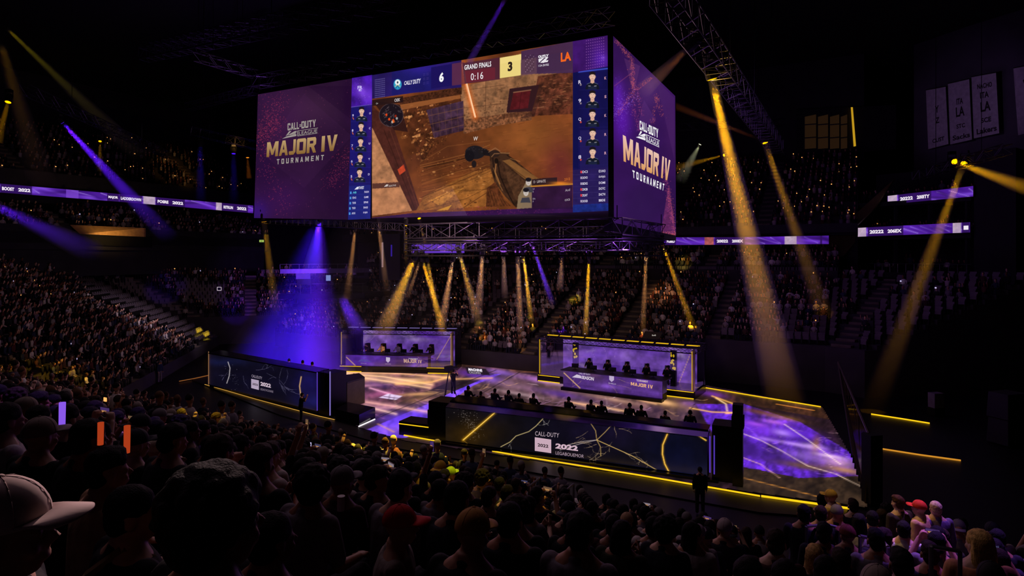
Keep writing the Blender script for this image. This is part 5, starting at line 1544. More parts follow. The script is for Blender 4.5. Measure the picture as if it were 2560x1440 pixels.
# risers beside the left wall
def block(name, px, z1, label, cat, m, z0=.07, zt=None):
    g_ = [ground(x, y, z0) for x, y in px]
    mb = MB(); mb.prism([(p.x, p.y) for p in g_], z0, z1)
    o = mb.build(name, [m]); return tag(o, label, cat)
block('stage_riser', ((838, 1051), (898, 1066), (938, 1046), (870, 1032)), 0.75, 'low dark riser at the right end of the left desk wall', 'riser', M_GLOSS)
tp = empty('talent_desk', ground(872, 1015, .07), 0, 'grey fronted presenter desk with curved end behind the left desk wall', 'desk')
g_ = [ground(x, y, .07) for x, y in ((838, 1020), (868, 1024), (912, 1008), (898, 996), (846, 1004))]
mb = MB(); mb.prism([(p.x, p.y) for p in g_], 0.07, 1.75); child(mb, 'desk_front', [mat('desk_grey', '#4a443c', .6)], tp)
mb = MB(); mb.prism([(p.x, p.y) for p in g_], 1.76, 1.84); child(mb, 'desk_top', [M_DESK], tp)

# ------------------------------------------------------------------ players' booths
def booth(fl, fr, height, depth, label, seed, fascia_px, logos, people, text):
    a, b = ground(*fl, 0.1), ground(*fr, 0.1)
    d = (b - a).normalized()
    L = (b - a).length
    bk = Vector((-d.y, d.x, 0))
    if bk.y < 0: bk = -bk
    ang = math.atan2(d.y, d.x)
    pt = lambda x, y, z: a + d * x + bk * y + Vector((0, 0, z - .1))
    root = empty('player_booth', pt(L / 2, depth / 2, .1), 0, label, 'booth')
    bx = lambda mb, x, y, z, sx, sy, sz, m=0: mb.box(pt(x, y, z), (sx, sy, sz), m, ang)
    mb = MB(); bx(mb, L / 2, depth / 2, .35, L, depth, .5); child(mb, 'platform', [mat('platform_black', '#14120f', .25, .2)], root)
    for x0, x1 in ((.1, 2.0), (L - 2.3, L - .1)):
        for z_, r_ in ((.14, .03), (.58, .022)):
            mb = MB(); mb.path([pt(x0, -.03, z_), pt(x1, -.03, z_)], r_); child(mb, 'platform_strip', [YEL], root)
    # LED back panel
    corners = [pt(.9, depth - .1, .6), pt(L - .6, depth - .1, .6), pt(L - .6, depth - .1, height - .35), pt(.9, depth - .1, height - .35)]
    xs, ys = project(np.array([tuple(c) for c in corners]))
    pic = Picture(xs.min() - 3, ys.min() - 3, xs.max() + 3, ys.max() + 3, '#5c3a8c')
    rr = random.Random(seed)
    for k in range(16):
        pic.blob(rr.uniform(xs.min(), xs.max()), rr.uniform(ys.min(), ys.max()), rr.uniform(12, 40), rr.uniform(5, 18), rr.choice(['#8a68b0', '#4a1c90', '#7a58a8', '#6a2cb8', '#a088b0', '#54407c']), .7, rr.uniform(-.9, .9))
    pic.texture(.4, 14, seed)
    for k in range(5): pic.crack(rr.uniform(xs.min(), xs.max()), ys.min(), rr.uniform(1, 2), 50, '#c8a8c0', .9, seed + k, .15, .5)
    pic.line([(xs.max() - 45, ys.max() - 4), (xs.max() - 4, ys.min() + 4)], 1.4, '#e0b070', .8)
    mb = MB(); mb.patch(*corners, 150, 50, pic.colors); child(mb, 'back_screen', [LED], root)
    mb = MB(); bx(mb, L / 2, depth, height / 2 + .3, L - .2, .12, height - .5); child(mb, 'back_wall', [M_BLACK], root)
    # posts and roof
    for x in (.12, L - .12):
        for y in (.1, depth - .1):
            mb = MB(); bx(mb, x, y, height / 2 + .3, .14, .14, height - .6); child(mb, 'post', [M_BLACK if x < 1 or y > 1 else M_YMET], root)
    mb = MB()
    truss(mb, pt(0, .15, height - .1), pt(L, .15, height - .1), .25, .35, .5, .02)
    truss(mb, pt(0, depth - .1, height), pt(L, depth - .1, height), .25, .3, .5, .02)
    for x in (0, L): truss(mb, pt(x, .1, height - .1), pt(x, depth - .1, height - .1), .25, .35, .5, .02)
    child(mb, 'roof_truss', [M_TRUSS], root)
    mb = MB()
    n = int(L / 1.1)
    for k in range(n): bx(mb, (k + .5) * L / n, depth * .55, height + .08, L / n * .8, .25, .05)
    child(mb, 'roof_lamp_row', [glow_mat(*text[0])], root)
    for x, nm in ((.12, 'edge_glow'), (L - .12, 'edge_glow')):
        mb = MB(); bx(mb, x + (.1 if x < 1 else -.1), .0, height / 2 + .3, .05, .05, height - .8); child(mb, nm, [glow_mat(*text[1])], root)
    # glass front and sides
    mb = MB(); bx(mb, L / 2, .1, height / 2 + .3, L - .3, .02, height - .65); child(mb, 'glass_front', [M_GLASS], root)
    for x in (.1, L - .1):
        mb = MB(); bx(mb, x, depth / 2, height / 2 + .3, .02, depth - .3, height - .65); child(mb, 'glass_side', [M_GLASS], root)
    # desk with its LED fascia
    f0, f1 = [ground(x, y, .32) for x, y in fascia_px]
    fd = (f1 - f0).normalized(); FL_ = (f1 - f0).length
    fb = Vector((-fd.y, fd.x, 0)); fa = math.atan2(fd.y, fd.x)
    fq = lambda x, y, z: f0 + fd * x + fb * y + Vector((0, 0, z - .32))
    cs = [fq(0, 0, .32), fq(FL_, 0, .32), fq(FL_, 0, 1.5), fq(0, 0, 1.5)]
    xs, ys = project(np.array([tuple(c) for c in cs]))
    pic = Picture(xs.min() - 3, ys.min() - 3, xs.max() + 3, ys.max() + 3, '#45266e')
    for k in range(12): pic.blob(rr.uniform(xs.min(), xs.max()), rr.uniform(ys.min(), ys.max()), rr.uniform(12, 44), rr.uniform(5, 14), rr.choice(['#6a3cb0', '#5a2c9c', '#341858', '#8454c8', '#4a3048']), .7, rr.uniform(-.8, .8))
    pic.texture(.3, 14, seed + 3)
    for k in range(6): pic.crack(rr.uniform(xs.min(), xs.max()), rr.uniform(ys.min(), ys.max()), rr.uniform(-.6, .8), 36, '#d8a878', .9, seed + 30 + k, .12, .6)
    x0 = xs.min()
    pic.line([(x0 + 2, ys.min() + 6), (x0 + 42, ys.min() + 44)], 1.5, '#e8b870', .9, 1.2)
    pl = Plane(cs[0], cs[1], cs[3])
    mb = MB(); mb.patch(*cs, 170, 40, pic.colors)
    for t, q, c, bo in logos:
        if t == 'MAJOR IV': block_write(mb, pl, t, q, c, .17, None, .015)
        else: write(mb, pl, t, q, c, bo, 1.0, 0, .015)
    for q, c in text[2]: mb.poly([pl.hit(x, y, .015) for x, y in q], 0, lin(c))
    child(mb, 'desk_fascia', [led_mat('led_wall')], root)
    mb = MB(); mb.box(fq(FL_ / 2, .5, .8), (FL_, .9, 1.36), 0, fa); child(mb, 'desk_body', [M_BLACK], root)
    mb = MB(); mb.box(fq(FL_ / 2, .7, 1.53), (FL_ + .4, 1.5, .07), 0, fa); child(mb, 'desk_top', [M_DESK], root)
    mb = MB(); mb.box(fq(FL_ / 2, -.05, .2), (FL_ + .1, .5, .25), 0, fa); child(mb, 'desk_plinth', [M_BLACK], root)
    return fq, fd, fa, FL_, pt, root

BOOTHS = []
lg = [('TOURNA', ((903, 891), (917, 892), (917, 895), (903, 894)), '#5a58a8', .03), ('VENUE', ((901, 907), (916, 908), (916, 910), (901, 909)), '#b8a8c0', 0),
      ('MAJOR IV', ((1009, 897), (1054, 900), (1055, 908), (1010, 907)), '#e0b890', .03), ('TOURNAMENT', ((1021, 895), (1045, 896), (1045, 899), (1021, 898)), '#d8c8d0', .03), ('FORTUNE', ((963, 909), (977, 909), (977, 911), (963, 911)), '#c8b8c8', 0)]
sh = [([(965, 893), (975, 894), (975, 902), (970, 907), (965, 902)], '#d8ccd8'), ([(893, 904), (905, 897), (918, 899), (930, 905)], '#5a4c9c')]
BOOTHS.append(booth((847, 929), (1134, 935), 3.6, 3.6, 'glass player booth at the back left of the stage, five players inside', 4, ((864, 921), (1070, 926)), lg, 5, (('lilac_lamp', '#8a78c0', .5), ('booth_gold', '#c89a50', .6), sh)))
lg = [('CALL OF DUTY', ((1447, 930), (1476, 935), (1476, 939), (1447, 935)), '#b0a0c0', .03), ('SEASON', ((1454, 939), (1485, 943), (1484, 952), (1454, 947)), '#d8ccd8', .03), ('SHIELD', ((1521, 956), (1540, 959), (1540, 962), (1521, 959)), '#c0b0c8', 0),
      ('TOURNAMENT', ((1591, 948), (1620, 952), (1620, 957), (1591, 953)), '#c8b0b0', .03), ('MAJOR IV', ((1577, 955), (1632, 963), (1632, 972), (1577, 963)), '#e0a878', .04)]
sh = [([(1430, 943), (1442, 936), (1452, 939), (1454, 946)], '#c8bcd0'), ([(1523, 939), (1535, 940), (1535, 950), (1529, 955), (1523, 949)], '#b8a8c8')]
BOOTHS.append(booth((1343, 952), (1738, 999), 3.5, 2.9, 'glass player booth right of the stage centre, lit gold at its ends', 9, ((1408, 966), (1656, 997)), lg, 5, (('gold_lamp', '#e8b41c', .9), ('booth_yellow', '#d8a818', .8), sh)))

# ------------------------------------------------------------------ other gear around the floor
sp = empty('speaker_stack', ground(2520, 1105), 0, 'black loudspeaker stack on the dark floor at the far right', 'loudspeaker')
g0 = ground(2518, 1110)
for k in range(2):
    mb = MB(); mb.box(g0 + up * (.75 + k * 1.35), (1.5, 1.1, 1.3), 0, .3, None, .9); child(mb, 'cabinet', [mat('speaker_black', '#26242a', .7)], sp)
pn = ground(2182, 1272, .07)
gw = empty('glass_wing', pn, 0, 'cracked glass wing panel standing at the right end of the stage floor', 'glass panel')
q = [ground(2165, 1258, .1), ground(2134, 1140, .1)]
edge0, edge1 = at(2096, 905, q[1].y + 3), at(2172, 1085, q[0].y + .2)
mb = MB(); mb.slab([q[0], q[1], edge0, edge1], (.06, .04, 0)); child(mb, 'glass', [glass_mat('amber_glass', (.8, .68, .6), .93)], gw)
mb = MB(); mb.path([q[0], edge1, edge0, q[1]], .06, 6)
for k in range(9):
    t = k / 9
    mb.path([edge0.lerp(edge1, t), q[1].lerp(q[0], min(1, t + .15))], .012, 4)
child(mb, 'edge_frame', [mat('bronze_edge', '#2c2016', .5, .4)], gw)
mb = MB(); mb.box(ground(2180, 1262) + up * 1.4, (.55, .5, 2.9), 0, .2); child(mb, 'foot_column', [M_BLACK], gw)
cs_ = empty('equipment_case', ground(2340, 1040), 0, 'pale equipment case lit on the dark wall at the right', 'case')
mb = MB(); mb.box(ground(2340, 1040, 0) + up * 1.0, (.7, .5, .9), 0, .2); child(mb, 'shell', [mat('case_grey', '#7a7480', .6)], cs_)
mb = MB(); mb.box(ground(2340, 1040, 0) + up * .3, (.75, .55, .5), 0, .2); child(mb, 'trolley', [M_BLACK], cs_)
# suite block by the right wall
sb = empty('suite_block', at(2300, 560, 56), 0, 'two storey suite block with balconies in front of the right wall', 'building')
A, B = at(2140, 590, 59.2), at(2428, 580, 51.6)
dd = (B - A); dd.z = 0; dd.normalize(); nb = Vector((-dd.y, dd.x, 0))
for z0, z1, nm in ((11.5, 11.9, 'balcony_slab'), (14.6, 15.0, 'balcony_slab'), (8.0, 8.5, 'balcony_slab')):
    mb = MB(); mb.slab([h(A, z0), h(B, z0), h(B, z1), h(A, z1)], nb * 4 if nb.y > 0 else -nb * 4); child(mb, nm, [M_CONC], sb)
nb = nb if nb.y > 0 else -nb
mb = MB(); mb.slab([h(A + nb * 4, 8), h(B + nb * 4, 8), h(B + nb * 4, 18), h(A + nb * 4, 18)], nb * .2); child(mb, 'rear_wall', [M_WALLD], sb)
mb = MB(); mb.slab([h(B + dd * .2, 3), h(B + dd * 3, 3), h(B + dd * 3, 18.6), h(B + dd * .2, 18.6)], nb * 4); child(mb, 'side_wall', [mat('side_wall_plum', '#2a2530', .8)], sb)
for t in (.05, .35, .65, .95):
    mb = MB(); p = A.lerp(B, t) + nb * .6; mb.box(h(p, 11.5), (.25, .25, 7)); child(mb, 'pillar', [M_CONC], sb)
mb = MB()
for t in range(14):
    p = A.lerp(B, (t + .5) / 14) + nb * .05
    mb.tube(h(p, 8.5), h(p, 9.3), .02, 4)
mb.path([h(A, 9.3), h(B, 9.3)], .03, 5); child(mb, 'balcony_rail', [M_RAIL], sb)
SUITE = (A, B, nb)
st = [at(2060, 606, 57), at(2235, 448, 57), at(2186, 520, 57), at(2139, 566, 57), at(2137, 606, 57), at(2108, 640, 57), at(2080, 650, 57)]
mb = MB(); mb.slab(st, (.3, .3, 0)); child(mb, 'sloping_stair_wall', [mat('amber_wall', '#6a5230', .7)], sb)
# banners on the upper right wall
def banner(px, label, letters):
    pl = [at(*q) for q in px]
    root = empty('banner', (pl[0] + pl[1]) / 2, 0, label, 'banner')
    mb = MB(); mb.slab([pl[3], pl[2], pl[1], pl[0]], (.02, .06, 0)); child(mb, 'cloth', [mat('banner_cloth', '#9a8c9c', .8)], root)
    mb = MB()
    for t, u0, v0, u1, v1 in letters:
        Q = lambda u, v: (pl[0] * (1 - u) + pl[1] * u) * (1 - v) + (pl[3] * (1 - u) + pl[2] * u) * v + Vector((0, -.05, 0))
        write3(mb, Q(u0, v1), Q(u1, v1), Q(u0, v0), t, '#2a2028', .03)
    child(mb, 'lettering', [attr_mat('banner_ink')], root)
    mb = MB(); mb.path([pl[0], pl[1]], .05, 5); child(mb, 'rod', [M_BLACK], root)
banner(((2315, 225, 62), (2364, 216, 60), (2371, 360, 60), (2321, 373, 62)), 'dimmest of three tall banners high on the right wall', [('Y', .4, .3, .6, .42), ('Z', .4, .5, .6, .6), ('CUST', .2, .85, .8, .92)])
banner(((2370, 209, 60), (2423, 197, 58), (2430, 349, 58), (2376, 361, 60)), 'middle tall banner lettered LA high on the right wall', [('ITA', .35, .28, .65, .38), ('LA', .3, .42, .7, .58), ('STC', .3, .7, .7, .77), ('Sacks', .1, .87, .9, .95)])
banner(((2429, 192, 58), (2490, 181, 56), (2498, 333, 56), (2435, 346, 58)), 'brightest tall banner lettered LA high on the right wall', [('NACHO', .2, .14, .8, .22), ('ITA', .3, .28, .65, .38), ('LA', .3, .44, .7, .60), ('SCE', .3, .70, .7, .78), ('Lakers', .1, .86, .9, .95)])
banner(((2534, 170, 54), (2566, 164, 53), (2570, 332, 53), (2546, 338, 54)), 'banner cut off by the right edge of the picture', [('M', .3, .2, .8, .3), ('L', .3, .5, .8, .6)])
mb = MB()
mb.slab([at(2285, 432, 64), at(2620, 372, 53.6), at(2620, 372, 53.6) + Vector((0, 0, 13.0)), at(2285, 432, 64) + Vector((0, 0, 13.2))], VD * .3)
structure('trim_13', mb, [mat('upper_wall_plum', '#3a3040', .8, 0, 0, .2, .4)])
# lit windows under the roof at the right
WY = lambda x: 76.9 / (.4938 * (x - 1280) / 1550 + .8696)
wn = empty('control_window', at(2075, 320, WY(2075)), 0, 'dim amber control room windows high behind the yellow beams', 'window')
for x0, x1 in ((2012, 2040), (2045, 2070), (2075, 2098), (2102, 2118)):
    mb = MB(); mb.slab([at(x0, 372, WY(x0)), at(x1, 370, WY(x1)), at(x1, 286, WY(x1)), at(x0, 292, WY(x0))], VD * .1); child(mb, 'pane', [glow_mat('amber_window', '#2c1c10', .6)], wn)
    for yy in (312, 345):
        mb = MB(); mb.tube(at(x0, yy, WY(x0) - .1), at(x1, yy - 2, WY(x1) - .1), .07, 5); child(mb, 'glazing_bar', [M_BLACK], wn)
mb = MB(); mb.slab([at(1990, 395, WY(1990) + .2), at(2240, 372, WY(2240) + .2), at(2240, 262, WY(2240) + .2), at(1990, 275, WY(1990) + .2)], VD * .2); child(mb, 'wall_panel', [M_WALLD], wn)
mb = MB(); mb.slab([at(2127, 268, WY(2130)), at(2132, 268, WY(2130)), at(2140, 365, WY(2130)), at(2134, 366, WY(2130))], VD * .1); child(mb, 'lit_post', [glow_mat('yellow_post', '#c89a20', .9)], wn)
# glowing soffit over a box in the left stand, and purple platform behind the haze
lb = empty('balcony_box', at(270, 585, 62), 0, 'concourse box with an amber lit soffit above the left stand', 'balcony')
mb = MB(); mb.slab([at(174, 562, 60), at(360, 570, 66), at(360, 592, 66), at(200, 585, 60)], (0, .3, 0)); child(mb, 'soffit', [mat('amber_soffit', '#c89860', .7)], lb)
mb = MB(); mb.slab([at(200, 586, 60.5), at(360, 592, 66.5), at(360, 618, 66.5), at(200, 612, 60.5)], (0, 1.5, 0)); child(mb, 'opening_shade', [M_DARK], lb)  # solid dark slab stands for the shade inside the box
spot_light('soffit_lamp', at(290, 606, 61), at(275, 576, 62.5), 1.9, (1, .62, .2), 260, .8, .1)
pf = empty('platform_box', at(780, 690, 66), 0, 'purple lit camera platform with rails in the far stand', 'platform')
Z = lambda x, y, Y=67: at(x, y, Y)
mb = MB(); mb.slab([Z(695, 735), Z(912, 732), Z(912, 745), Z(695, 748)], (2, 4, 0)); child(mb, 'deck', [M_BLACK], pf)
mb = MB(); mb.slab([Z(700, 673), Z(890, 671), Z(890, 682), Z(700, 684)], (1, 2, 0)); child(mb, 'fascia', [mat('fascia_violet', '#7060a0', .6)], pf)
mb = MB(); mb.slab([Z(740, 684, 68), Z(775, 684, 68), Z(775, 698, 68), Z(740, 698, 68)], (0, .1, 0)); child(mb, 'lit_panel', [glow_mat('violet_sheet', '#5a30c8', .9)], pf)
mb = MB(); mb.slab([Z(815, 688, 67.5), Z(826, 688, 67.5), Z(826, 702, 67.5), Z(815, 702, 67.5)], (0, .1, 0)); child(mb, 'small_screen', [glow_mat('pale_screen', '#8090d0', .9)], pf)
mb = MB(); mb.slab([Z(742, 698, 66.8), Z(778, 698, 66.8), Z(778, 712, 66.8), Z(742, 712, 66.8)], (0, .8, 0)); child(mb, 'table', [M_DARK], pf)
mb = MB()
for x in range(700, 900, 24): mb.tube(Z(x, 672), Z(x, 661), .025, 4)
mb.path([Z(700, 661), Z(892, 660)], .03, 5)
for x in range(725, 912, 26): mb.tube(Z(x, 735), Z(x, 710), .025, 4)
mb.path([Z(725, 710), Z(912, 709)], .03, 5); child(mb, 'rail', [M_RAIL], pf)
spot_light('platform_lamp', at(765, 655, 63), at(757, 690, 67.5), 1.3, (.35, .1, 1), 2600, .8, .1)
pi = empty('pillar', at(975, 640, 58), 0, 'tall dark pillar with a lit edge behind the tan beam', 'pillar')
mb = MB(); mb.slab([at(948, 700, 58), at(1000, 700, 58), at(1000, 585, 58), at(948, 585, 58)], (0, 1, 0)); child(mb, 'shaft', [M_WALLD], pi)
mb = MB(); mb.slab([at(954, 668, 57.9), at(958, 668, 57.9), at(958, 606, 57.9), at(954, 606, 57.9)], (0, .05, 0)); child(mb, 'pale_edge', [glow_mat('pale_edge', '#8a7480', .8)], pi)  # light on the pillar's edge put in as glowing strips
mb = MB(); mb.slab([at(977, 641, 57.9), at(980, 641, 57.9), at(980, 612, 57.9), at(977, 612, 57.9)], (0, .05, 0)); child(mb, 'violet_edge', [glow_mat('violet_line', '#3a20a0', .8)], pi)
sg = empty('exit_sign', at(654, 602, 60), 0, 'small green exit sign left of the yellow beam under the cube', 'sign')
mb = MB(); mb.box(at(654, 602.5, 60), (.42, .06, .22)); child(mb, 'case', [glow_mat('exit_green', '#a8c860', .9)], sg)
mb = MB(); p = at(651.5, 604, 59.95); write3(mb, p, p + Vector((.2, 0, 0)), p + Vector((0, 0, .1)), 'EXIT', '#203010', .02); child(mb, 'lettering', [attr_mat('banner_ink')], sg)
# tunnel mouth with its lit sign, between the left and far stands
ts = empty('tunnel_sign', at(547, 722, 66), 0, 'white outlined sign over the dark tunnel in the corner', 'sign')
mb = MB(); mb.box(at(548, 722, 66), (.5, .06, .34)); child(mb, 'case', [M_DARK], ts)
mb = MB(); p0, p1, p2, p3 = [at(x, y, 65.9) for x, y in ((543, 718), (553, 718), (553, 726), (543, 726))]; mb.path([p0, p1, p2, p3, p0], .03, 4); child(mb, 'outline', [glow_mat('sign_white', '#c8b8c8', .9)], ts)
sgn = empty('hanging_sign', at(1636, 845, 49), 0, 'dark sign board with a small white emblem over the stairs behind the right booth', 'sign')
mb = MB(); mb.slab([at(1604, 846, 50), at(1648, 848, 49), at(1656, 832, 49), at(1612, 829, 50)], (.1, .3, 0)); child(mb, 'board', [mat('board_brown', '#3a342e', .7)], sgn)
mb = MB(); Q = lambda x, y: at(x, y, 49.1)
for pts in ([(1630, 836), (1634, 838), (1639, 836), (1640, 840), (1635, 839.5), (1630, 840)],): mb.poly([Q(x, y) for x, y in pts])
child(mb, 'emblem', [glow_mat('emblem_white', '#b0a8a0', .8)], sgn)
# hand rails
def rail(pts, label, r=.022, Y=None, drop=.85, m=None):
    q = [at(*p) for p in pts]
    mb = MB(); mb.path(q, r, 6)
    for p in (q[0], q[-1]): mb.tube(p, p - Vector((0, 0, drop)), r, 6)
    return tag(mb.build('hand_rail', [m or M_RAIL]), label, 'rail')
# ------------------------------------------------------------------ the distant crowd and the empty seats
def sitter(pose, seed, far=False):
    """low figure on a seat, facing +x, origin at the floor in front of the seat; returns verts, faces, colour class"""
    r = random.Random(seed)
    mb = MB()
    n = 5 if far else 7
    up = pose == 'stand'
    b = 0.92 if up else 0.46
    lean = r.uniform(-0.04, 0.12)
    ring = lambda z, rx, ry, x=0.0: [Vector((x + rx * math.cos(2 * math.pi * k / n), ry * math.sin(2 * math.pi * k / n), z)) for k in range(n)]
    sh = b + 0.52
    mb.loft([ring(b - .05, .13, .17), ring(b + .2, .13, .18, lean * .4), ring(b + .42, .12, .22, lean * .8), ring(sh, .07, .15, lean)], 0)
    hx = lean + 0.03
    mb.loft([ring(sh - .02, .05, .05, lean), ring(sh + .1, .05, .05, hx)], 1)
    tilt = r.uniform(-.02, .04)
    mb.ell((hx + tilt, 0, sh + .19), (.095, .078, .12), 1, 7 if not far else 5, 5 if not far else 4)
    mb.ell((hx + tilt - .025, 0, sh + .235), (.095, .086, .1), 2, 7 if not far else 5, 4, None, None, -0.5, 1)
    if not far:
        for s in (-1, 1):
            S = Vector((lean * .9, s * .2, sh - .08))
            if pose == 'arms' or (pose == 'one' and s > 0):
                E = S + Vector((.14, s * .1, .12)); H = E + Vector((.08, -s * .03, .28))
            elif pose == 'clap':
                E = S + Vector((.05, s * .1, -.25)); H = Vector((.36, s * .03, sh - .12))
            else:
                E = S + Vector((.0, s * .05, -.28)); H = E + Vector((.20, -s * .10, -.10))
            mb.tube(S, E, .055, 5, .045, 0); mb.tube(E, H, .042, 5, .034, 1 if pose in ('arms', 'one') else 0); mb.ell(H, (.045, .04, .045), 1, 5, 3)
            if up:
                mb.tube((0, s * .09, b), (0, s * .1, .05), .085, 5, .055, 3)
            else:
                mb.tube((0, s * .1, b + .02), (.42, s * .12, b + .02), .085, 5, .065, 3)
                mb.tube((.42, s * .12, b + .03), (.42, s * .12, .02), .065, 5, .045, 3)
    V = np.concatenate(mb.V)
    return V, mb.L, np.concatenate([np.full(len(v), m) for v, m in zip(mb.V, [None] * 0)]) if False else _cls(mb)

def _cls(mb):
    c = np.zeros(mb.n, int)
    for f, m in mb.L: c[f.ravel()] = m
    return c

POSES = [sitter(p, k) for k, p in enumerate(('lap', 'lap', 'clap', 'lap', 'arms', 'lap', 'one', 'stand'))]
FARP = [sitter('lap', 40 + k, True) for k in range(3)]
SHIRT = [lin(c) for c in ('#17161b', '#1d1c22', '#26252d', '#101015', '#3a3840', '#b9b2ac', '#8f8a88', '#d8d2cc', '#3c2228', '#222a44', '#4a362c', '#302f30', '#6d6470', '#948a88', '#b0a4a0', '#50282a', '#3c4256', '#20242e', '#1a191e', '#2a2830')]
SKIN = [lin(c) for c in ('#c49478', '#d8ac90', '#a87458', '#7c5038', '#e0b8a0')]
HAIR = [lin(c) for c in ('#14100f', '#1c1512', '#2b1d15', '#0f0d0e', '#5a4028', '#242026', '#8a8078')]
PANT = [lin(c) for c in ('#15161c', '#1c2030', '#22202a', '#2c2a30')]
def crowd_mesh(mb, places, seed, glints, size=1.0):
    rng = random.Random(seed)
    by = {}
    for p, ang, far in places:
        tpl = rng.randrange(len(FARP)) + 100 if far else rng.choice((0, 1, 2, 3, 5, 0, 1, 3, 4, 6, 7, 5))
        by.setdefault(tpl, []).append((p, ang + rng.gauss(0, .15), rng.uniform(.86, 1.0) * size))
    for t, ls in by.items():
        V, L, cls = FARP[t - 100] if t >= 100 else POSES[t]
        n = len(ls)
        ang = np.array([q[1] for q in ls]); sc = np.array([q[2] for q in ls]); pos = np.array([tuple(q[0]) for q in ls])
        ca, sa = np.cos(ang)[:, None], np.sin(ang)[:, None]
        x = (V[None, :, 0] * ca - V[None, :, 1] * sa) * sc[:, None] + pos[:, :1]
        y = (V[None, :, 0] * sa + V[None, :, 1] * ca) * sc[:, None] + pos[:, 1:2]
        z = V[None, :, 2] * sc[:, None] + pos[:, 2:3]
        VV = np.stack([x, y, z], 2).reshape(-1, 3)
        pal = np.zeros((n, 4, 3))
        for i in range(n):
            for j, ps in enumerate((SHIRT, SKIN, HAIR, PANT)): pal[i, j] = rng.choice(ps)
        CC = pal[:, cls, :].reshape(-1, 3)
        o = mb.n
        mb.has_col = True
        mb.V.append(VV); mb.C.append(CC); mb.n += len(VV)
        off = (np.arange(n) * len(V))[:, None, None] + o
        for f, m in L:
            mb.L.append(((f[None] + off).reshape(-1, f.shape[1]), 0))
    for p, ang, far in places:
        if rng.random() < glints * (3 if far else 1):
            c = Vector(p) + Vector((math.cos(ang) * .35, math.sin(ang) * .35 + rng.uniform(-.2, .2), rng.uniform(.7, 1.2)))
            mb.box(c, (.02, .05 + rng.random() * .06, .09), 1 if far or rng.random() < .6 else 2, ang)  # glowing dots put in for phone glints and orange sparkle of the crowd

def inside(poly, x, y):
    c = False
    for i in range(len(poly)):
        (ax, ay), (bx, by) = poly[i], poly[(i + 1) % len(poly)]
        if (ay > y) != (by > y) and x < (bx - ax) * (y - ay) / (by - ay) + ax: c = not c
    return c
EMPTY_A = [(190, 690), (345, 695), (420, 745), (510, 770), (560, 815), (570, 850), (470, 850), (400, 800), (330, 790), (230, 745)]
EMPTY_B = [(430, 690), (560, 695), (570, 760), (450, 735)]
rng = random.Random(12)
people_far, seats_empty = [], []
for p, ang, sec, k, j in SEATS:
    x, y = project(np.array(p + Vector((0, 0, .9))))
    if p.y < 1 or not (-40 < x < 2600): continue
    occ = {'far': .93, 'farright': .93, 'left': .93, 'corner': .9, 'right': .22, 'club': .9, 'upper': .75, 'leftmid': .85, 'leftupper': .6}[sec]
    if inside(EMPTY_A, x, y) or inside(EMPTY_B, x, y): occ = 0.04
    if sec == 'farright' and x > 1960 and y > 760: occ = .35
    if sec == 'far' and 1230 < x < 1310 and y < 740: occ = .25
    if rng.random() < occ: people_far.append((p, ang, sec in ('upper', 'leftupper')))
    elif sec in ('left', 'corner', 'far', 'farright', 'right'): seats_empty.append((p, ang, sec, k, j))
A_, B_, nb_ = SUITE
for zz in (8.5, 11.9, 15.0):
    for k in range(22):
        p = A_.lerp(B_, (k + rng.uniform(.2, .8)) / 22) + nb_ * rng.uniform(.9, 2.2)
        people_far.append((Vector((p.x, p.y, zz)), math.atan2(-nb_.y, -nb_.x), False))
def make_seat():
    r = empty('arena_seat', (0, 0, 0))
    mb = MB()                      # origin at the tread, facing +x
    mb.loft([[Vector((-.22 - .10 * t, y, .45 + .45 * t)) for y in (-.23, -.08, .08, .23)] + [Vector((-.16 - .10 * t, y, .45 + .45 * t)) for y in (.23, .08, -.08, -.23)] for t in (0, .5, .85, 1.0)])
    mb.build('backrest', [M_SEAT], r)
    mb = MB(); mb.box((-.12, 0, .55), (.09, .44, .40), 0, Matrix.Rotation(-.18, 3, 'Y'))
    mb.build('seat_pan', [M_SEAT], r)
    for s in (-.25, .25):
        mb = MB(); mb.box((-.1, s, .32), (.26, .04, .62)); mb.build('armrest', [M_BLACK], r)
    return r
M_SEAT = mat('seat_plastic', '#595058', 0.5)
seats_empty.sort(key=lambda q: q[0].y)
ORD = ['first', 'second', 'third', 'fourth', 'fifth', 'sixth', 'seventh', 'eighth', 'ninth', 'tenth', 'eleventh', 'twelfth', 'thirteenth', 'fourteenth', 'fifteenth', 'sixteenth', 'seventeenth', 'eighteenth', 'nineteenth', 'twentieth']
ORD += ['twenty-' + o for o in ORD[:9]] + ['thirtieth'] + ['thirty-' + o for o in ORD[:9]] + ['fortieth'] + ['forty-' + o for o in ORD[:9]] + ['fiftieth'] + ['fifty-' + o for o in ORD[:9]] + ['sixtieth'] + ['sixty-' + o for o in ORD[:9]]
own, rest = seats_empty[:290], seats_empty[290:]
WHERE = {'left': 'the left stand', 'corner': 'the corner stand', 'far': 'the far stand', 'farright': 'the far right stand', 'right': 'the right stand'}
proto = make_seat()
rowcount = {}
for p, ang, sec, k, j in sorted(own, key=lambda q: (q[2], q[3], project(np.array(q[0]))[0])):
    c = rowcount[(sec, k)] = rowcount.get((sec, k), -1) + 1
    s = proto if not rowcount.get('used') else copy_tree(proto)
    rowcount['used'] = 1
    s.location = p
    s.rotation_euler = (0, 0, ang)
    tag(s, 'empty grey seat, %s from left, %s row of %s' % (ORD[c], ORD[k], WHERE[sec]), 'seat', 'empty seats in ' + WHERE[sec])
mb = MB()
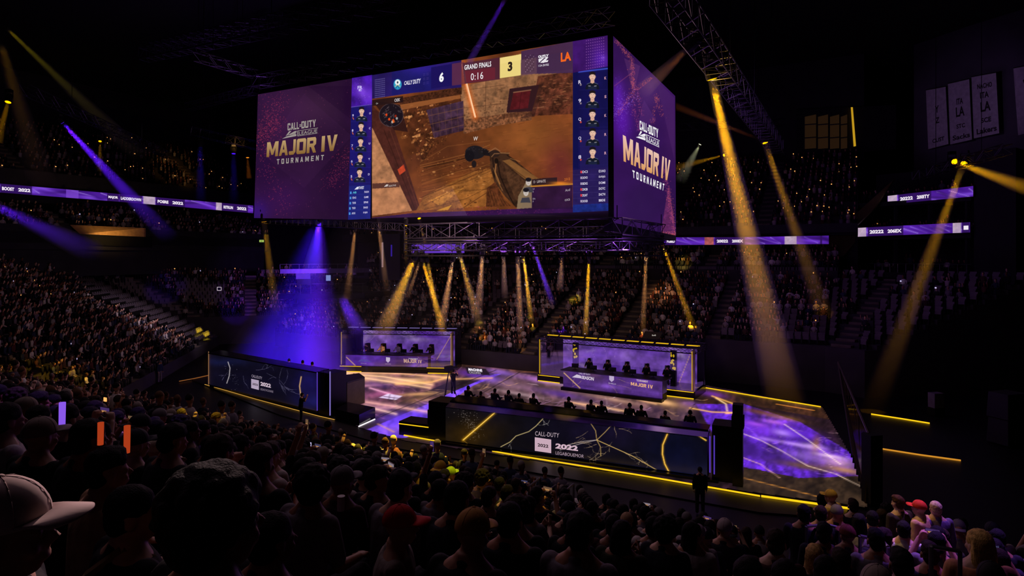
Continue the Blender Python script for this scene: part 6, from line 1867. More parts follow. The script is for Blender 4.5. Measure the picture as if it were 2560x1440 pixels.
for p, ang, sec, k, j in rest:
    R = Matrix.Rotation(ang, 3, 'Z')
    mb.slab([p + R @ Vector(q) for q in ((-.2, -.22, .45), (-.2, .22, .45), (-.3, .22, .9), (-.3, -.22, .9))], R @ Vector((.05, 0, 0)))
    mb.slab([p + R @ Vector(q) for q in ((-.14, -.21, .4), (-.14, .21, .4), (-.2, .21, .75), (-.2, -.21, .75))], R @ Vector((.05, 0, 0)))
if rest:
    tag(mb.build('seat_rows', [M_SEAT]), 'distant empty folding seats scattered through the stands', 'seats', None, 'stuff')
# ------------------------------------------------------------------ people: one continuous body per pose, with clothes and hair as parts
T_SKIN, T_CLOTH, T_HAIR = tint_mat('skin', 0.55, .35, .08, 20), tint_mat('cloth', .85, .2, .25, 9, (.5, (14, 14, 5))), tint_mat('hair', .75, .15, .35, 40, (.5, (160, 160, 35)))
def remeshed(mb, name, voxel, mats, smooth=2):
    o = mb.build(name, mats)
    m = o.modifiers.new('r', 'REMESH')
    m.mode, m.voxel_size, m.use_smooth_shade = 'VOXEL', voxel, True
    s = o.modifiers.new('s', 'SMOOTH')
    s.iterations, s.factor = smooth, .5
    dg = bpy.context.evaluated_depsgraph_get()
    dg.update()
    me = bpy.data.meshes.new_from_object(o.evaluated_get(dg))
    me.name = name
    old = o.data
    bpy.data.objects.remove(o)
    bpy.data.meshes.remove(old)
    me.materials.clear()
    me.materials.append(mats[0])
    me.shade_smooth()
    return me

def ring_at(z, rx, ry, x=0.0, n=14, sq=1.0):
    out = []
    for k in range(n):
        c, s = math.cos(2 * math.pi * k / n), math.sin(2 * math.pi * k / n)
        out.append(Vector((x + rx * math.copysign(abs(c) ** sq, c), ry * math.copysign(abs(s) ** sq, s), z)))
    return out

def torso(mb, b, lean, g=0.0, top=True):
    R = lambda z, rx, ry, x: ring_at(b + z, rx + g, ry + g, x * lean, 14, .85)
    rings = [R(-.08, .11, .15, -.2), R(.02, .125, .175, 0), R(.16, .11, .155, .3), R(.30, .122, .165, .6), R(.42, .125, .185, .85), R(.485, .105, .195, .95), R(.53, .085, .155, 1.0)]
    if top: rings += [R(.575, .066, .092, 1.03), R(.61, .058, .064, 1.06)]
    mb.loft(rings)

def limb(mb, pts, rs, g=0.0, n=10):
    for (p, q), (a, c) in zip(zip(pts[:-1], pts[1:]), zip(rs[:-1], rs[1:])):
        mb.tube(p, q, a + g, n, c + g)
    for p, a in zip(pts, rs): mb.ell(p, [a + g] * 3, 0, n, 6)

def hand(mb, w, d, up, curl):
    """palm with four fingers and a thumb; d points along the fingers, up is the back of the hand"""
    d, up = d.normalized(), up.normalized()
    s = d.cross(up).normalized()
    up = s.cross(d)
    M = Matrix((d, s, up)).transposed()
    mb.ell(w + d * .045, (.052, .042, .017), 0, 10, 6, M)
    for k, (ln, o) in enumerate(((.072, -.032), (.08, -.011), (.074, .011), (.058, .031))):
        p = w + d * .082 + s * o
        a = curl * (1 + .12 * k)
        q = p + (d * math.cos(a) - up * math.sin(a)) * ln * .55
        r = q + (d * math.cos(2 * a) - up * math.sin(2 * a)) * ln * .5
        mb.tube(p - d * .02, p, .0095, 6, .0095); mb.tube(p, q, .0095, 6, .009); mb.tube(q, r, .009, 6, .0075); mb.ell(q, (.0092,) * 3, 0, 6, 4)
    t0 = w + d * .03 - s * .035
    t1 = t0 + (d * .6 - s * .8 - up * .25).normalized() * .038
    mb.tube(t0, t1, .013, 6, .0105); mb.tube(t1, t1 + (d * .9 - s * .1 - up * .45).normalized() * .034, .0105, 6, .008)

def head(mb, c, M):
    E = lambda o, r, rot=None: mb.ell(c + M @ Vector(o), r, 0, 14, 10, M if rot is None else M @ rot)
    E((-.012, 0, .03), (.098, .077, .092)); E((.022, 0, -.035), (.072, .060, .085)); E((.045, 0, -.085), (.036, .036, .028))
    E((.062, 0, .012), (.03, .052, .012))                                     # brow
    mb.tube(c + M @ Vector((.083, 0, .012)), c + M @ Vector((.112, 0, -.026)), .008, 6, .014)
    E((.098, 0, -.030), (.014, .017, .009)); E((.088, 0, -.062), (.013, .024, .006)); E((.086, 0, -.072), (.012, .020, .006))
    for s in (-1, 1):
        E((.078, s * .030, -.002), (.012, .014, .009)); E((.066, s * .04, -.035), (.02, .02, .02))
        E((-.004, s * .078, -.012), (.024, .009, .034), Matrix.Rotation(-s * .3, 3, 'Z'))

VAR = {}
def variant(key, stand=False, arms='lap', yaw=0.0, pitch=0.0, lean=.05, long=False):
    b = .95 if stand else .52
    mb, sh, tr = MB(), MB(), MB()
    lean_x = lean
    torso(mb, b, lean)
    torso(sh, b, lean, .014, False)
    nk = Vector((lean * 1.05, 0, b + .56))
    hc = Vector((lean * 1.1 + .03, 0, b + .682))
    M = Matrix.Rotation(yaw, 3, 'Z') @ Matrix.Rotation(pitch, 3, 'Y')
    mb.tube(nk - Vector((0, 0, .06)), hc + Vector((-.02, 0, -.05)), .062, 12, .056)
    sh.tube(nk - Vector((0, 0, .06)), nk + Vector((.0, 0, .025)), .105, 12, .072)
    head(mb, hc, M)
    hands = {}
    for s in (-1, 1):
        S = Vector((lean * .95, s * .185, b + .49))
        a = arms if isinstance(arms, str) else arms[0 if s < 0 else 1]
        if a == 'lap': E = S + Vector((.04, s * .05, -.27)); W = E + Vector((.24, -s * .06, -.05)); dd, uu, cu = Vector((1, -s * .4, -.1)), Vector((0, 0, 1)), .5
        elif a == 'phone': E = S + Vector((.20, s * .07, -.14)); W = E + Vector((.12, -s * .13, .25)); dd, uu, cu = Vector((.1, -s * .35, 1)), Vector((0, s, 0)), .9
        elif a == 'high': E = S + Vector((.12, s * .08, .24)); W = E + Vector((.06, -s * .06, .26)); dd, uu, cu = Vector((.1, -s * .1, 1)), Vector((-1, 0, 0)), .6
        elif a == 'clap': E = S + Vector((.08, s * .09, -.25)); W = Vector((.36 + lean, s * .05, b + .36)); dd, uu, cu = Vector((.6, -s * .3, .8)), Vector((0, s, 0)), .2
        elif a == 'desk': E = S + Vector((.13, s * .08, -.25)); W = E + Vector((.25, -s * .05, .03)); dd, uu, cu = Vector((1, -s * .1, -.15)), Vector((0, 0, 1)), .5
        elif a == 'down': E = S + Vector((-.02, s * .05, -.29)); W = E + Vector((.05, 0, -.25)); dd, uu, cu = Vector((.1, 0, -1)), Vector((0, s, 0)), .5
        elif a == 'chin': E = S + Vector((.22, s * .02, -.20)); W = E + Vector((.04, -s * .10, .24)); dd, uu, cu = Vector((-.1, -s * .3, 1)), Vector((.6, s, 0)), 1.0
        limb(mb, [S, E, W], [.052, .042, .028])
        limb(sh, [S, S.lerp(E, .8)] if not long else [S, E, E.lerp(W, .9)], [.06, .052] if not long else [.06, .05, .038], .008)
        hand(mb, W, dd, uu, cu)
        hands[s] = (W + dd.normalized() * .07, uu)
        H = Vector((0, s * .095, b))
        if stand: K = Vector((.03, s * .105, .50)); A = Vector((0, s * .11, .08))
        else: K = Vector((.43, s * .12, .53)); A = Vector((.40, s * .12, .08))
        limb(mb, [H, K, A], [.088, .062, .042]); limb(tr, [H, K, A], [.088, .065, .055], .012)
        mb.ell(A + Vector((.07, 0, -.035)), (.13, .045, .042), 0, 12, 6)
    tr.loft([ring_at(b - .1, .12, .16, 0), ring_at(b + .05, .14, .19, 0)])
    shoe = MB()
    for s in (-1, 1):
        A = Vector((.0 if stand else .40, s * .11 if stand else s * .12, .06))
        shoe.ell(A + Vector((.07, 0, -.012)), (.15, .055, .05), 0, 14, 8); shoe.ell(A + Vector((0, 0, .01)), (.06, .052, .06), 0, 12, 6)
    VAR[key] = dict(body=remeshed(mb, 'body', .0085, [T_SKIN], 2), shirt=remeshed(sh, 'shirt', .013, [T_CLOTH], 2), trousers=remeshed(tr, 'trousers', .018, [T_CLOTH], 2),
                    shoes=remeshed(shoe, 'shoes', .014, [T_CLOTH], 1) if stand else None, head=hc, rot=M, hands=hands, base=b)
variant('lap')
variant('lap_left', yaw=.45, lean=.08)
variant('lap_right', yaw=-.55, lean=.02, long=True)
variant('long', long=True, lean=.1, pitch=.12)
variant('phone', arms='phone', pitch=-.05)
variant('high', arms=('lap', 'high'))
variant('clap', arms='clap', lean=.09)
variant('chin', arms=('lap', 'chin'), lean=.14, pitch=.15)
variant('stand', stand=True, arms='down', long=True)
variant('standphone', stand=True, arms='phone')
variant('desk', arms='desk', lean=.12, long=True, pitch=.1)

HAIRS = {}
def noise_lump(mb, amp, seed, freq=1):
    rng = np.random.RandomState(seed)
    for i, v in enumerate(mb.V):
        mb.V[i] = v + rng.normal(0, amp, v.shape)
def hair_short():
    mb = MB()
    mb.ell((-.02, 0, .045), (.103, .085, .092), 0, 18, 12); mb.ell((-.048, 0, -.005), (.073, .08, .085), 0, 18, 12)
    noise_lump(mb, .0025, 1)
    return remeshed(mb, 'hair', .009, [T_HAIR], 1)
def hair_curly():
    mb = MB()
    r = random.Random(3)
    mb.ell((-.02, 0, .05), (.115, .1, .1), 0, 16, 10); mb.ell((-.055, 0, -.01), (.08, .09, .09), 0, 16, 10)
    for k in range(150):
        a, t = r.uniform(0, 6.28), r.uniform(-.6, 1.5)
        p = Vector((-.025 + .115 * math.cos(t) * math.cos(a), .103 * math.cos(t) * math.sin(a), .045 + .105 * math.sin(t)))
        if p.x > .055 and p.z < .07: continue
        mb.ell(p, [r.uniform(.014, .024)] * 3, 0, 7, 5)
    return remeshed(mb, 'hair', .008, [T_HAIR], 4)
def hair_long():
    mb = MB()
    mb.ell((-.02, 0, .045), (.105, .088, .094), 0, 18, 12)
    mb.loft([ring_at(z, rx, ry, x) for z, rx, ry, x in ((.08, .075, .085, -.03), (0, .07, .098, -.045), (-.1, .06, .105, -.06), (-.2, .045, .105, -.075), (-.29, .03, .08, -.085))])
    noise_lump(mb, .003, 2)
    return remeshed(mb, 'hair', .009, [T_HAIR], 1)
def hair_swept():
    mb = MB()
    mb.ell((-.015, 0, .06), (.105, .082, .085), 0, 18, 12); mb.ell((.03, .01, .095), (.06, .06, .04), 0, 14, 8); mb.ell((-.05, 0, .0), (.07, .077, .08), 0, 16, 10)
    noise_lump(mb, .004, 5)
    return remeshed(mb, 'hair', .009, [T_HAIR], 1)
def cap_mesh():
    mb = MB()
    mb.ell((-.012, 0, .03), (.112, .092, .108), 0, 24, 10, None, None, -.12, 1.0)
    brim = []
    for k in range(15):
        a = -1.25 + 2.5 * k / 14
        brim.append((Vector((.085 + .11 * math.cos(a), .088 * math.sin(a), .028 - .016 * (math.sin(a) ** 2))), Vector((.02 + .07 * math.cos(a), .086 * math.sin(a), .034 - .012 * math.sin(a) ** 2))))
    t_ = Vector((0, 0, .006))
    mb.loft([[i, i.lerp(o, .5) + t_ * .6, o, o + t_, i.lerp(o, .5) + t_ * 1.6, i + t_] for o, i in brim])
    mb.ell((-.012, 0, .138), (.011, .011, .006), 0, 10, 5)
    for k in range(6):
        a = k * math.pi / 3
        pts = [Vector((-.012 + .1135 * math.cos(t) * math.cos(a), .0935 * math.cos(t) * math.sin(a), .03 + .1095 * math.sin(t))) for t in (0, .3, .6, .9, 1.2, 1.5)]
        mb.path(pts, .0009, 4)
    return mb
M_CAP = tint_mat('cap_cloth', .8, .25, .12, 14)
HAIRS['short'], HAIRS['curly'], HAIRS['long'], HAIRS['swept'] = hair_short(), hair_curly(), hair_long(), hair_swept()
_c = cap_mesh().build('cap', [M_CAP], None, True); HAIRS['cap'] = _c.data; bpy.data.objects.remove(_c)
mb = MB()
for s in (-1, 1): mb.ell((0, s * .088, -.01), (.042, .022, .045), 0, 14, 8)
mb.path([Vector((0, .1 * math.cos(t), .02 + .115 * math.sin(t))) for t in np.linspace(0, math.pi, 13)], .009, 6)
mb.path([Vector((.02, .095, -.03)), Vector((.09, .085, -.07))], .005, 5)
_c = mb.build('headset', [M_BLACK], None, True); HAIRS['headset'] = _c.data; bpy.data.objects.remove(_c)

def part(root, name, me, color=None, loc=None, rot=None, label=None):
    o = bpy.data.objects.new(name, me)
    COL.objects.link(o)
    o.parent = root
    if color is not None: o.color = (*color, 1)
    if loc is not None: o.location = loc
    if rot is not None: o.rotation_euler = rot.to_euler()
    if label: o['label'] = label
    return o

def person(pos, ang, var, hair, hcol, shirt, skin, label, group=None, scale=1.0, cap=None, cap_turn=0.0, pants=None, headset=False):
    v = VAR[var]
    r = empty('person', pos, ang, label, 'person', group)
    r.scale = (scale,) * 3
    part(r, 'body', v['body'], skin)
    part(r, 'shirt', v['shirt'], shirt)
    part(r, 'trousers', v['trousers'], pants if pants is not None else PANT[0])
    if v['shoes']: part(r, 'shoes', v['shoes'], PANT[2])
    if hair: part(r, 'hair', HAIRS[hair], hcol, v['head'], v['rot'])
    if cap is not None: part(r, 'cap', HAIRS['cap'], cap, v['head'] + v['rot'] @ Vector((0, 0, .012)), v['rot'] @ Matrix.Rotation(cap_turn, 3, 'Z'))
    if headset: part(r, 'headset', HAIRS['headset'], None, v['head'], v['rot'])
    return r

def local(root, p):
    return root.location + Matrix.Rotation(root.rotation_euler.z, 3, 'Z') @ (Vector(p) * root.scale.x)

PHONE_PICS = [glow_mat('phone_screen_%d' % k, c, .4) for k, c in enumerate(('#6a4a9a', '#a07a5a', '#5a5a8a', '#c0b0c0'))]
def phone(c, ang, label, k=0, wide=True, s=1.0):
    r = empty('phone', c, ang, label, 'phone', 'phones held up in the crowd')
    w, hh = (.145, .07) if wide else (.07, .145)
    mb = MB(); mb.box((0, 0, 0), (.009 * s, w * s, hh * s)); mb.build('case', [M_BLACK], r)
    mb = MB(); mb.box((-.0052 * s, 0, 0), (.002, (w - .008) * s, (hh - .008) * s)); mb.build('screen', [PHONE_PICS[k % 4]], r)
    mb = MB(); mb.box((-.0064 * s, .01 * s, -.005 * s), (.001, w * s * .5, hh * s * .25)); mb.build('bright_patch', [glow_mat('phone_patch', '#e0a060', .6)], bpy.data.objects[r.name].children[1])
    return r

# ------------------------------------------------------------------ the near spectators
ANG = math.atan2(VD.y, VD.x)
def tread(v, u=-9):
    for vc, z, ul, ur in NEAR_ROWS:
        if vc - row_d / 2 <= v < vc + row_d / 2: return z + (side_rise(vc) if u > -1.1 else 0)
    return 0
taken = []
def special(px, py, Y, var, turn, hair, hcol, shirt, skin, label, **k):
    hd = at(px, py, Y)
    v = VAR[var]
    ang = ANG + math.radians(turn)
    off = Matrix.Rotation(ang, 3, 'Z') @ v['head']
    sc = k.pop('scale', 1.0)
    root = hd - off * sc
    u_, v_ = root.dot(UD), root.dot(VD)
    z = tread(v_, u_)
    if not k.pop('free', False):
        sc = min(1.12, max(.88, (hd.z - z) / v['head'].z)) if z else 1.0
        root = hd - off * sc
        root.z = z
    taken.append((root.x, root.y, .36 if Y < 3 else .42))
    return person(root, ang, var, hair, hcol, shirt, skin, label, None, sc, **k)
c = lin
BLK = c('#121115')
S0, S1, S2, S3 = c('#c08c70'), c('#d0a488'), c('#8a5c44'), c('#a87458')
special(14, 1335, 1.5, 'lap', -40, None, None, c('#16141a'), S0, 'person in a pale baseball cap facing right, largest at the lower left corner', cap=c('#d8c0b8'))
special(548, 1312, 1.75, 'lap', -12, 'curly', c('#0e0b0b'), c('#0f0e12'), S2, 'person with thick curly black hair, very large and dark at the bottom', scale=1.0)
p3 = special(337, 1288, 2.45, 'lap_right', -8, 'short', c('#0c0a0a'), c('#0d0c10'), S0, 'person in a black tee wearing a tan bag strap, bottom left')
mb = MB(); mb.path([Vector((.14, -.16, .78)), Vector((.08, -.12, 1.03)), Vector((-.02, -.06, 1.09)), Vector((-.12, .02, 1.0)), Vector((-.15, .14, .76))], .022, 6); o = mb.build('bag_strap', [mat('tan_strap', '#8a6a44', .8)], p3)
p4 = special(272, 1236, 3.0, 'lap', -15, 'swept', c('#0d0b0c'), c('#c8a078'), S0, 'person in a cream shirt with red and orange print, lower left')
special(683, 1352, 2.7, 'lap', -10, 'short', c('#0c0a0a'), BLK, S2, 'dark haired person in black right of the curly haired one, bottom edge')
special(1003, 1318, 3.7, 'lap', -52, None, None, c('#8a7c74'), S0, 'person in a bright red cap and grey jacket turned to the right', cap=c('#c01418'))
special(1182, 1412, 3.0, 'chin', 0, None, None, BLK, S0, 'person in a tan cap with head bowed, seen from above at the bottom edge', cap=c('#b07c38'))
special(1147, 1312, 5.3, 'lap', -10, None, None, c('#1c1a26'), S0, 'person in a beige patterned cap behind the tan cap', cap=c('#c8b088'))
special(1127, 1187, 9.8, 'clap', 0, None, None, c('#d8c888'), S0, 'person in a lime green cap and yellow lit pale tee', cap=c('#a8d020'))  # yellow light partly put into the tee colour
special(1099, 1160, 11.0, 'lap', 0, None, None, BLK, S0, 'person in a yellow cap turned backward, front rows right of centre', cap=c('#e0b030'), cap_turn=math.pi)
special(400, 1130, 5.8, 'lap', -20, None, None, BLK, S0, 'person in a white cap tipped back, left part of the crowd', cap=c('#d8ccb0'))
pg = special(1250, 1212, 9.3, 'lap', 0, 'short', c('#120f10'), c('#a89cb0'), S0, 'person in a grey tee with a big yellow print on the back')
mb = MB(); mb.ell((-.128, 0, .80), (.012, .10, .12), 0, 14, 8); mb.build('back_print', [mat('yellow_print', '#e0a828', .8)], pg)
pb = special(1265, 1288, 6.0, 'lap', 0, 'short', c('#0e0c0d'), c('#0f0e11'), S0, 'person in a black tee with yellow lettering across the back')
mb = MB(); write3(mb, (-.136, .13, .84), (-.136, -.13, .84), (-.138, .13, .90), 'INVICTS', '#c89828', .03); write3(mb, (-.14, .06, .75), (-.14, -.06, .75), (-.14, .06, .79), 'MT', '#c89828', .03); mb.build('back_lettering', [attr_mat('print_ink')], pb)
special(455, 1036, 14.0, 'lap', 0, 'short', c('#7a6428'), c('#c8b060'), S1, 'left one of two yellow lit heads near the left desk wall')  # this pair's hair and shirts carry the yellow light as colour
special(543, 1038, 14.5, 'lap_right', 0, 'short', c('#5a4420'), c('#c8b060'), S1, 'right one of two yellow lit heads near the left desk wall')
special(2076, 1270, 10.0, 'stand', 65, None, None, c('#d0b070'), S1, 'person in a yellow cap and jacket facing left in the front row', cap=c('#c8a050'))
special(2244, 1275, 9.2, 'stand', 45, 'swept', c('#4a3018'), c('#3a3424'), S1, 'brown haired person looking left in the front row, left of the red cap')
special(2297, 1276, 9.0, 'stand', 60, None, None, c('#d0a878'), S1, 'person in a red cap facing left in a tan jacket, front row', cap=c('#d83a20'))
special(2338, 1280, 9.0, 'stand', 20, 'short', c('#c8b090'), c('#6a5a7c'), S1, 'light haired person just right of the front row red cap')
special(2446, 1362, 5.7, 'lap_left', 10, 'long', c('#d8b060'), c('#c88a60'), S1, 'blonde long haired woman in a peach top, right part of the crowd')
special(2036, 1390, 6.0, 'lap', 10, 'long', c('#c8a060'), c('#2c2a22'), S1, 'blonde long haired person in dark green, second blonde from the right')
special(2118, 1340, 7.0, 'lap_left', 5, None, None, c('#241c2c'), S2, 'person in a reddish brown cap left of the front row red cap', cap=c('#6a2c28'))
special(1746, 1338, 7.6, 'lap', 0, None, None, c('#9a8c9c'), S0, 'person in a lilac cap and pale shirt, lower right of centre', cap=c('#9a8498'))
special(1566, 1308, 8.0, 'lap', 0, None, None, c('#1c1a22'), S0, 'person in a tan cap turned backward below the desk wall', cap=c('#b08c68'), cap_turn=math.pi)
special(1812, 1312, 8.6, 'lap', 0, None, None, c('#26222c'), S0, 'person in a pale cap, right of the lilac cap', cap=c('#a89898'))
# glow sticks and cups held up
def stick(px, py0, py1, Y, label, m, w=.06):
    a, b = at(px, py1, Y), at(px + 1, py0, Y)
    mb = MB(); mb.tube(a, b, w, 10, w * 1.05)
    o = mb.build('inflatable_stick', [m]); return tag(o, label, 'stick')
stick(155, 1006, 1062, 4.4, 'glowing violet inflatable stick held up at the left', glow_mat('stick_violet', '#8a58e8', 1.0), .02)
stick(251, 1056, 1112, 3.7, 'orange inflatable stick, the left one of two', glow_mat('stick_orange', '#b8401c', .8), .016)
stick(317, 1064, 1132, 3.5, 'orange inflatable stick, the right one of two', glow_mat('stick_orange', '#b8401c', .8), .016)
stick(852, 1240, 1276, 4.2, 'rolled white inflatable stick above dark heads', mat('stick_white', '#b0a8a8', .6), .025)
stick(683, 1226, 1246, 4.4, 'small orange cup right of the curly haired person', glow_mat('cup_orange', '#c83c14', .9), .035)  # cup is given its own glow to look bright

rng = random.Random(77)
slots = []
for i, (vc, z, ul, ur) in enumerate(NEAR_ROWS):
    u = ul + .4
    u += (i % 2) * .27
    while u < ur - .3:
        zz = z + (side_rise(vc) if u > -1.1 else 0)
        p = uv(u + rng.gauss(0, .03), vc - .08, zz)
        u += .50
        if p.y < 2.9: continue
        x, y = project(np.array(p + Vector((0, 0, 1.25))))
        if x < 640 and p.y < 3.8: continue
        if not (-60 < x < 2620) or y > 1540 or y < 700: continue
        if abs(p.dot(UD) + 1.1) < .35 or rng.random() < .07: continue
        if any((p.x - a) ** 2 + (p.y - b_) ** 2 < r * r for a, b_, r in taken): continue
        slots.append((p, i, x, y))
slots.sort(key=lambda s: s[0].length - s[0].z)
N_OWN = 262
own_p, near_places = slots[:N_OWN], [(p, ANG, False) for p, i, x, y in slots[N_OWN:]]
rows = {}
for s in own_p: rows.setdefault(s[1], []).append(s)
HN = {'short': 'short dark hair', 'curly': 'curly dark hair', 'long': 'long hair', 'swept': 'swept up hair'}
TOPS = [('#101014', 'black tee'), ('#101014', 'black tee'), ('#131217', 'black top'), ('#17161c', 'charcoal tee'), ('#1a1a26', 'navy tee'), ('#22212a', 'dark grey hoodie'), ('#0f0f12', 'black hoodie'), ('#6a6068', 'grey tee'), ('#6a6068', 'grey tee'), ('#a8a0a0', 'pale tee'), ('#b8aca8', 'white tee'), ('#3a1a1c', 'maroon top'), ('#2a2c1c', 'olive top')]
CAPS = [('#17161a', 'black cap'), ('#1c1c28', 'navy cap'), ('#6a6466', 'grey cap'), ('#8a7c70', 'beige cap')]
n_ph = 0
for ri, i in enumerate(sorted(rows)):
    for k, (p, _, x, y) in enumerate(sorted(rows[i], key=lambda s: s[2])):
        var = rng.choice(['lap', 'lap', 'lap_left', 'lap_right', 'long', 'clap', 'chin', 'lap', 'lap', 'long', 'lap', 'long', 'lap', 'lap', 'long', 'clap', 'lap'] * 2 + ['high', 'phone', 'phone'])
        tc, tn = rng.choice(TOPS)
        where = '%s from left, %s row up' % (ORD[k], ORD[ri])
        if rng.random() < .17:
            cc, cn = rng.choice(CAPS)
            pr_ = person(p, ANG + rng.gauss(0, .12), var, None, None, lin(tc), rng.choice((S0, S1, S2, S3)), 'person in %s and %s, %s' % (cn, tn, where), 'spectators in the near stand', rng.uniform(.96, 1.05), cap=lin(cc), cap_turn=rng.choice((0, 0, math.pi)))
        else:
            hr = rng.choice(['short'] * 5 + ['swept'] * 3 + ['curly', 'long'])
            pr_ = person(p, ANG + rng.gauss(0, .12), var, hr, lin(rng.choice(('#0d0b0b', '#100d0c', '#171210', '#0c0b0d', '#2a1c12'))), lin(tc), rng.choice((S0, S1, S2, S3)), 'person with %s in %s, %s' % (HN[hr], tn, where), 'spectators in the near stand', rng.uniform(.96, 1.05))
        if var == 'phone':
            hs = VAR['phone']['hands']
            phone(local(pr_, (hs[1][0] + hs[-1][0]) / 2 + Vector((.015, 0, .02))), pr_.rotation_euler.z, 'lit phone held up by the person %s' % where, n_ph)
            n_ph += 1
        elif var == 'high' and rng.random() < .5:
            phone(local(pr_, VAR['high']['hands'][1][0] + Vector((.02, -.01, .03))), pr_.rotation_euler.z, 'lit phone held upright by the person %s' % where, n_ph, False)
            n_ph += 1

# ------------------------------------------------------------------ players, presenters and crew
DK, PL = c('#101016'), c('#d8d0d0')
def chair(pos, ang, label, group):
    r = empty('gaming_chair', pos, ang, label, 'chair', group)
    mb = MB(); mb.loft([[Vector((-.24 - .1 * t, y * (1 - .25 * (t > .8)), .5 + .8 * t)) for y in (-.24, -.1, .1, .24)] + [Vector((-.15 - .1 * t, y * (1 - .25 * (t > .8)), .5 + .8 * t)) for y in (.24, .1, -.1, -.24)] for t in (0, .4, .85, 1.0)]); mb.build('backrest', [M_DARK], r)
    mb = MB(); mb.box((.03, 0, .44), (.5, .5, .09)); mb.build('seat', [M_DARK], r)
    mb = MB(); mb.tube((0, 0, .06), (0, 0, .42), .03, 8)
    for t in range(5): mb.tube((0, 0, .07), (.28 * math.cos(t * 1.257), .28 * math.sin(t * 1.257), .04), .02, 5)
    mb.build('star_base', [M_BLACK], r)
    return r
def monitor(pos, ang, label, group):
    r = empty('monitor', pos, ang, label, 'monitor', group)
    mb = MB(); mb.box((0, 0, .25), (.04, .5, .3)); mb.build('housing', [M_BLACK], r)
    mb = MB(); mb.box((-.022, 0, .25), (.004, .47, .27)); mb.build('screen', [glow_mat('game_screen', '#8a80c0', .9)], r)
    mb = MB(); mb.tube((.02, 0, 0), (.02, 0, .2), .02, 6); mb.box((.02, 0, .01), (.18, .24, .02)); mb.build('stand', [M_BLACK], r)
    return r
for bi, (fq, fd, fa, FL_, pt, root) in enumerate(BOOTHS):
    nm = 'back left booth' if bi == 0 else 'right booth'
    face = fa - math.pi / 2 + (.25 if bi else -.15)
    for k in range(5):
        t = (k + .6) / 5.0
        base = fq(FL_ * t + .3, 1.95, .92)
        sh_ = c('#c8c4cc') if (bi == 0 and k in (1, 2)) else DK
        person(base, face, 'desk', 'short', c('#0f0c0c'), sh_, S0, 'player %s seat from the left at the desk of the %s' % (ORD[k], nm), 'players in the ' + nm, headset=True)
        chair(base, face, 'dark gaming chair of the %s player from the left in the %s' % (ORD[k], nm), 'chairs in the ' + nm)
        monitor(fq(FL_ * t - .3, .75, 1.565), face, 'monitor in front of the %s player from the left in the %s' % (ORD[k], nm), 'monitors in the ' + nm)
# yellow lit spotted banners inside the right booth
fq, fd, fa, FL_, pt, root = BOOTHS[1]
for x, lb_ in ((2.2, 'left'), (10.2, 'right')):
    q = pt(x, 2.45, .6)
    r = empty('display_pillar', q, fa, 'black and yellow spotted display pillar, the %s of two in the right booth' % lb_, 'pillar')
    mb = MB(); mb.box((0, 0, 1.2), (.42, .3, 2.4)); mb.build('body', [M_BLACK], r)
    mb = MB(); rr = random.Random(x)
    for k in range(12): mb.ell((rr.uniform(-.15, .15), -.152, rr.uniform(1.0, 2.3)), (rr.uniform(.05, .1), .01, rr.uniform(.06, .12)), 0, 10, 6)
    mb.build('yellow_spots', [glow_mat('spot_yellow', '#d8b81c', .9)], r)
# analysts and casters behind the front desk wall, seen from the back
face = math.atan2(front_back.y, front_back.x)
for k, (x, y) in enumerate(((1170, 970), (1203, 984), (1237, 977), (1270, 981), (1298, 989), (1333, 989), (1421, 998), (1477, 1005), (1505, 1008), (1575, 1014), (1604, 1019), (1662, 1033), (1726, 1032))):
    t = (x - 1114) / (1768 - 1114)
    e = front_e[0].lerp(front_e[1], t) + front_back * .9
    s_ = (EYE - 2.45) * F_PX / (y - HOR)
    hd = at(x, y, e.y + .2)
    ps = hd - Matrix.Rotation(face, 3, 'Z') @ VAR['desk']['head']
    zf_ = max(.15, ps.z)
    ps.z = zf_
    person(ps, face + rng.gauss(0, .15), 'desk', 'short', c('#0e0c0c'), DK, S0, 'person in dark clothes behind the front desk wall, %s from its left end' % ORD[k], 'crew behind the front desk wall', headset=k % 3 == 0)
    mb = MB(); mb.box(ps + Vector((0, 0, .24)), (.5, .5, .46), 0, face); 
    if ps.z > .3: mb.box((ps.x, ps.y, (ps.z + .1) / 2), (.9, .9, ps.z - .1), 0, face)
    tag(mb.build('stool', [M_BLACK]), 'black stool under the person %s from the left behind the front wall' % ORD[k], 'stool', 'stools behind the front desk wall')
for k, (x, y, Y) in enumerate(((723, 901, 43.6), (757, 905, 43), (781, 909, 42.4))):
    ps = at(x, y, Y) - Matrix.Rotation(1.0, 3, 'Z') @ VAR['desk']['head']
    person(ps, 1.0, 'desk', 'short', c('#0e0c0c'), DK, S0, 'player in black behind the left desk wall, %s from the left' % ORD[k], 'players behind the left desk wall', headset=True)
    mb = MB(); mb.box((ps.x, ps.y, ps.z / 2 + .2), (.7, .7, ps.z + .36), 0, 1.0); tag(mb.build('stool', [M_BLACK]), 'black seat block under the %s player behind the left desk wall' % ORD[k], 'stool', 'seats behind the left desk wall')
def crew(px, py_foot, ang, label, shirt, var='stand', pants=None, cap=None, z=0.0):
    p = ground(px, py_foot, z)
    return person(p, ang, var, None if cap is not None else 'short', c('#0e0c0c'), shirt, S0, label, None, 1.0, cap=cap, pants=pants)
crew(399, 957, -.3, 'standing man in a cap, dark shirt and pale trousers left of the stage', c('#1c2440'), 'stand', c('#6a6070'), c('#6a6878'))
crew(1750, 1284, 1.3, 'crew member in black standing in front of the right end of the desk wall', c('#08080a'), 'stand', None, c('#0a0a0c'), .07)
crew(752, 1056, .3, 'camera operator in black at the right end of the left desk wall', c('#0a0a0c'), 'standphone', None, None, .07)
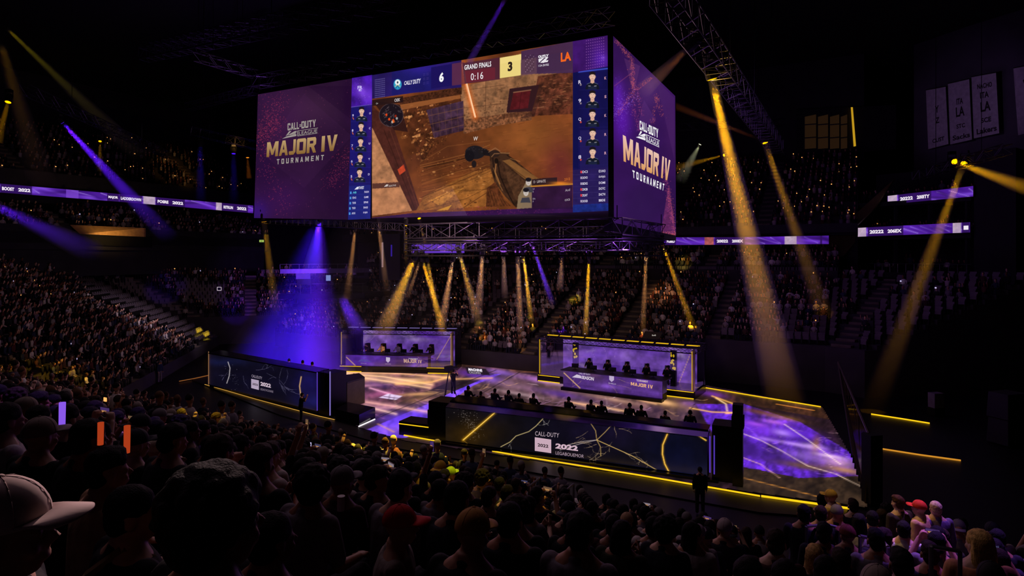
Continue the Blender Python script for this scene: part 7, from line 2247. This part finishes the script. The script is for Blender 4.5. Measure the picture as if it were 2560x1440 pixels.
crew(852, 1003, 1.2, 'presenter in black left of the two at the grey desk', DK, 'stand', None, None, .1)
crew(884, 998, 1.6, 'presenter in black right of the two at the grey desk', DK, 'stand', None, None, .1)
crew(1133, 985, 1.2, 'camera operator behind the left end of the front desk wall', DK, 'standphone', None, None, .1)
crew(1745, 972, 2.0, 'crew member in black right of the right booth', DK, 'stand')
crew(628, 838, -1.2, 'person in pale clothes standing at the far end of the floor', c('#b0a8a0'), 'stand')
crew(612, 842, -1.0, 'person with arms down next to the pale clad one at the far floor', c('#6a5a50'), 'stand')
# camera on a tripod behind the front wall
tc = empty('tripod_camera', ground(1122, 992, .1), 0, 'broadcast camera on a tall tripod left of the front desk wall people', 'camera')
g = ground(1122, 992, .1)
mb = MB(); mb.box(g + Vector((0, 0, 2.0)), (.6, .3, .32), 0, .8); mb.tube(g + Vector((.2, .2, 2.0)), g + Vector((.5, .5, 2.0)), .1, 10); child(mb, 'camera_body', [M_DARK], tc)
for k in range(3):
    mb = MB(); mb.tube(g + Vector((0, 0, 1.85)), g + Vector((.55 * math.cos(k * 2.09), .55 * math.sin(k * 2.09), 0)), .03, 6); child(mb, 'leg', [M_BLACK], tc)
# rails among the near crowd
for pts, lb_ in (([(2016, 1316, 8.0), (2068, 1312, 8.4), (2100, 1320, 8.4)], 'curved steel hand rail below the yellow cap'),
                 ([(2150, 1340, 6.8), (2205, 1352, 6.8), (2220, 1368, 6.6)], 'curved steel hand rail right of the reddish cap'),
                 ([(2328, 1366, 5.6), (2400, 1378, 5.6)], 'steel hand rail left of the blonde woman'),
                 ([(305, 1072, 8.5), (345, 1072, 8.5), (356, 1084, 8.4)], 'curved hand rail beside the orange sticks'),
                 ([(1322, 1216, 12.2), (1350, 1195, 12.8)], 'slanting rail left of three at the front ledge'),
                 ([(1354, 1238, 11.6), (1390, 1213, 12.2)], 'slanting rail in the middle of three at the front ledge'),
                 ([(1408, 1232, 11.6), (1434, 1210, 12.2)], 'slanting rail right of three at the front ledge'),
                 ([(662, 1114, 12), (708, 1121, 12)], 'hand rail in the dark crowd left of the yellow lit heads'),
                 ([(786, 1134, 11), (836, 1140, 11)], 'hand rail in front of the yellow lit heads')):
    rail(pts, lb_, .02, None, .9)
mbc = MB()
crowd_mesh(mbc, people_far, 5, 0.05)
crowd_mesh(mbc, near_places, 6, 0.03, 1.12)
M_CROWD = attr_mat('crowd_cloth')
G1, G2 = glow_mat('glint_amber', '#ffb060', 1.2), glow_mat('glint_white', '#d8d0ff', 0.9)
tag(mbc.build('crowd', [M_CROWD, G1, G2], None, True), 'seated crowd filling the stands all around the stage', 'crowd', None, 'stuff')
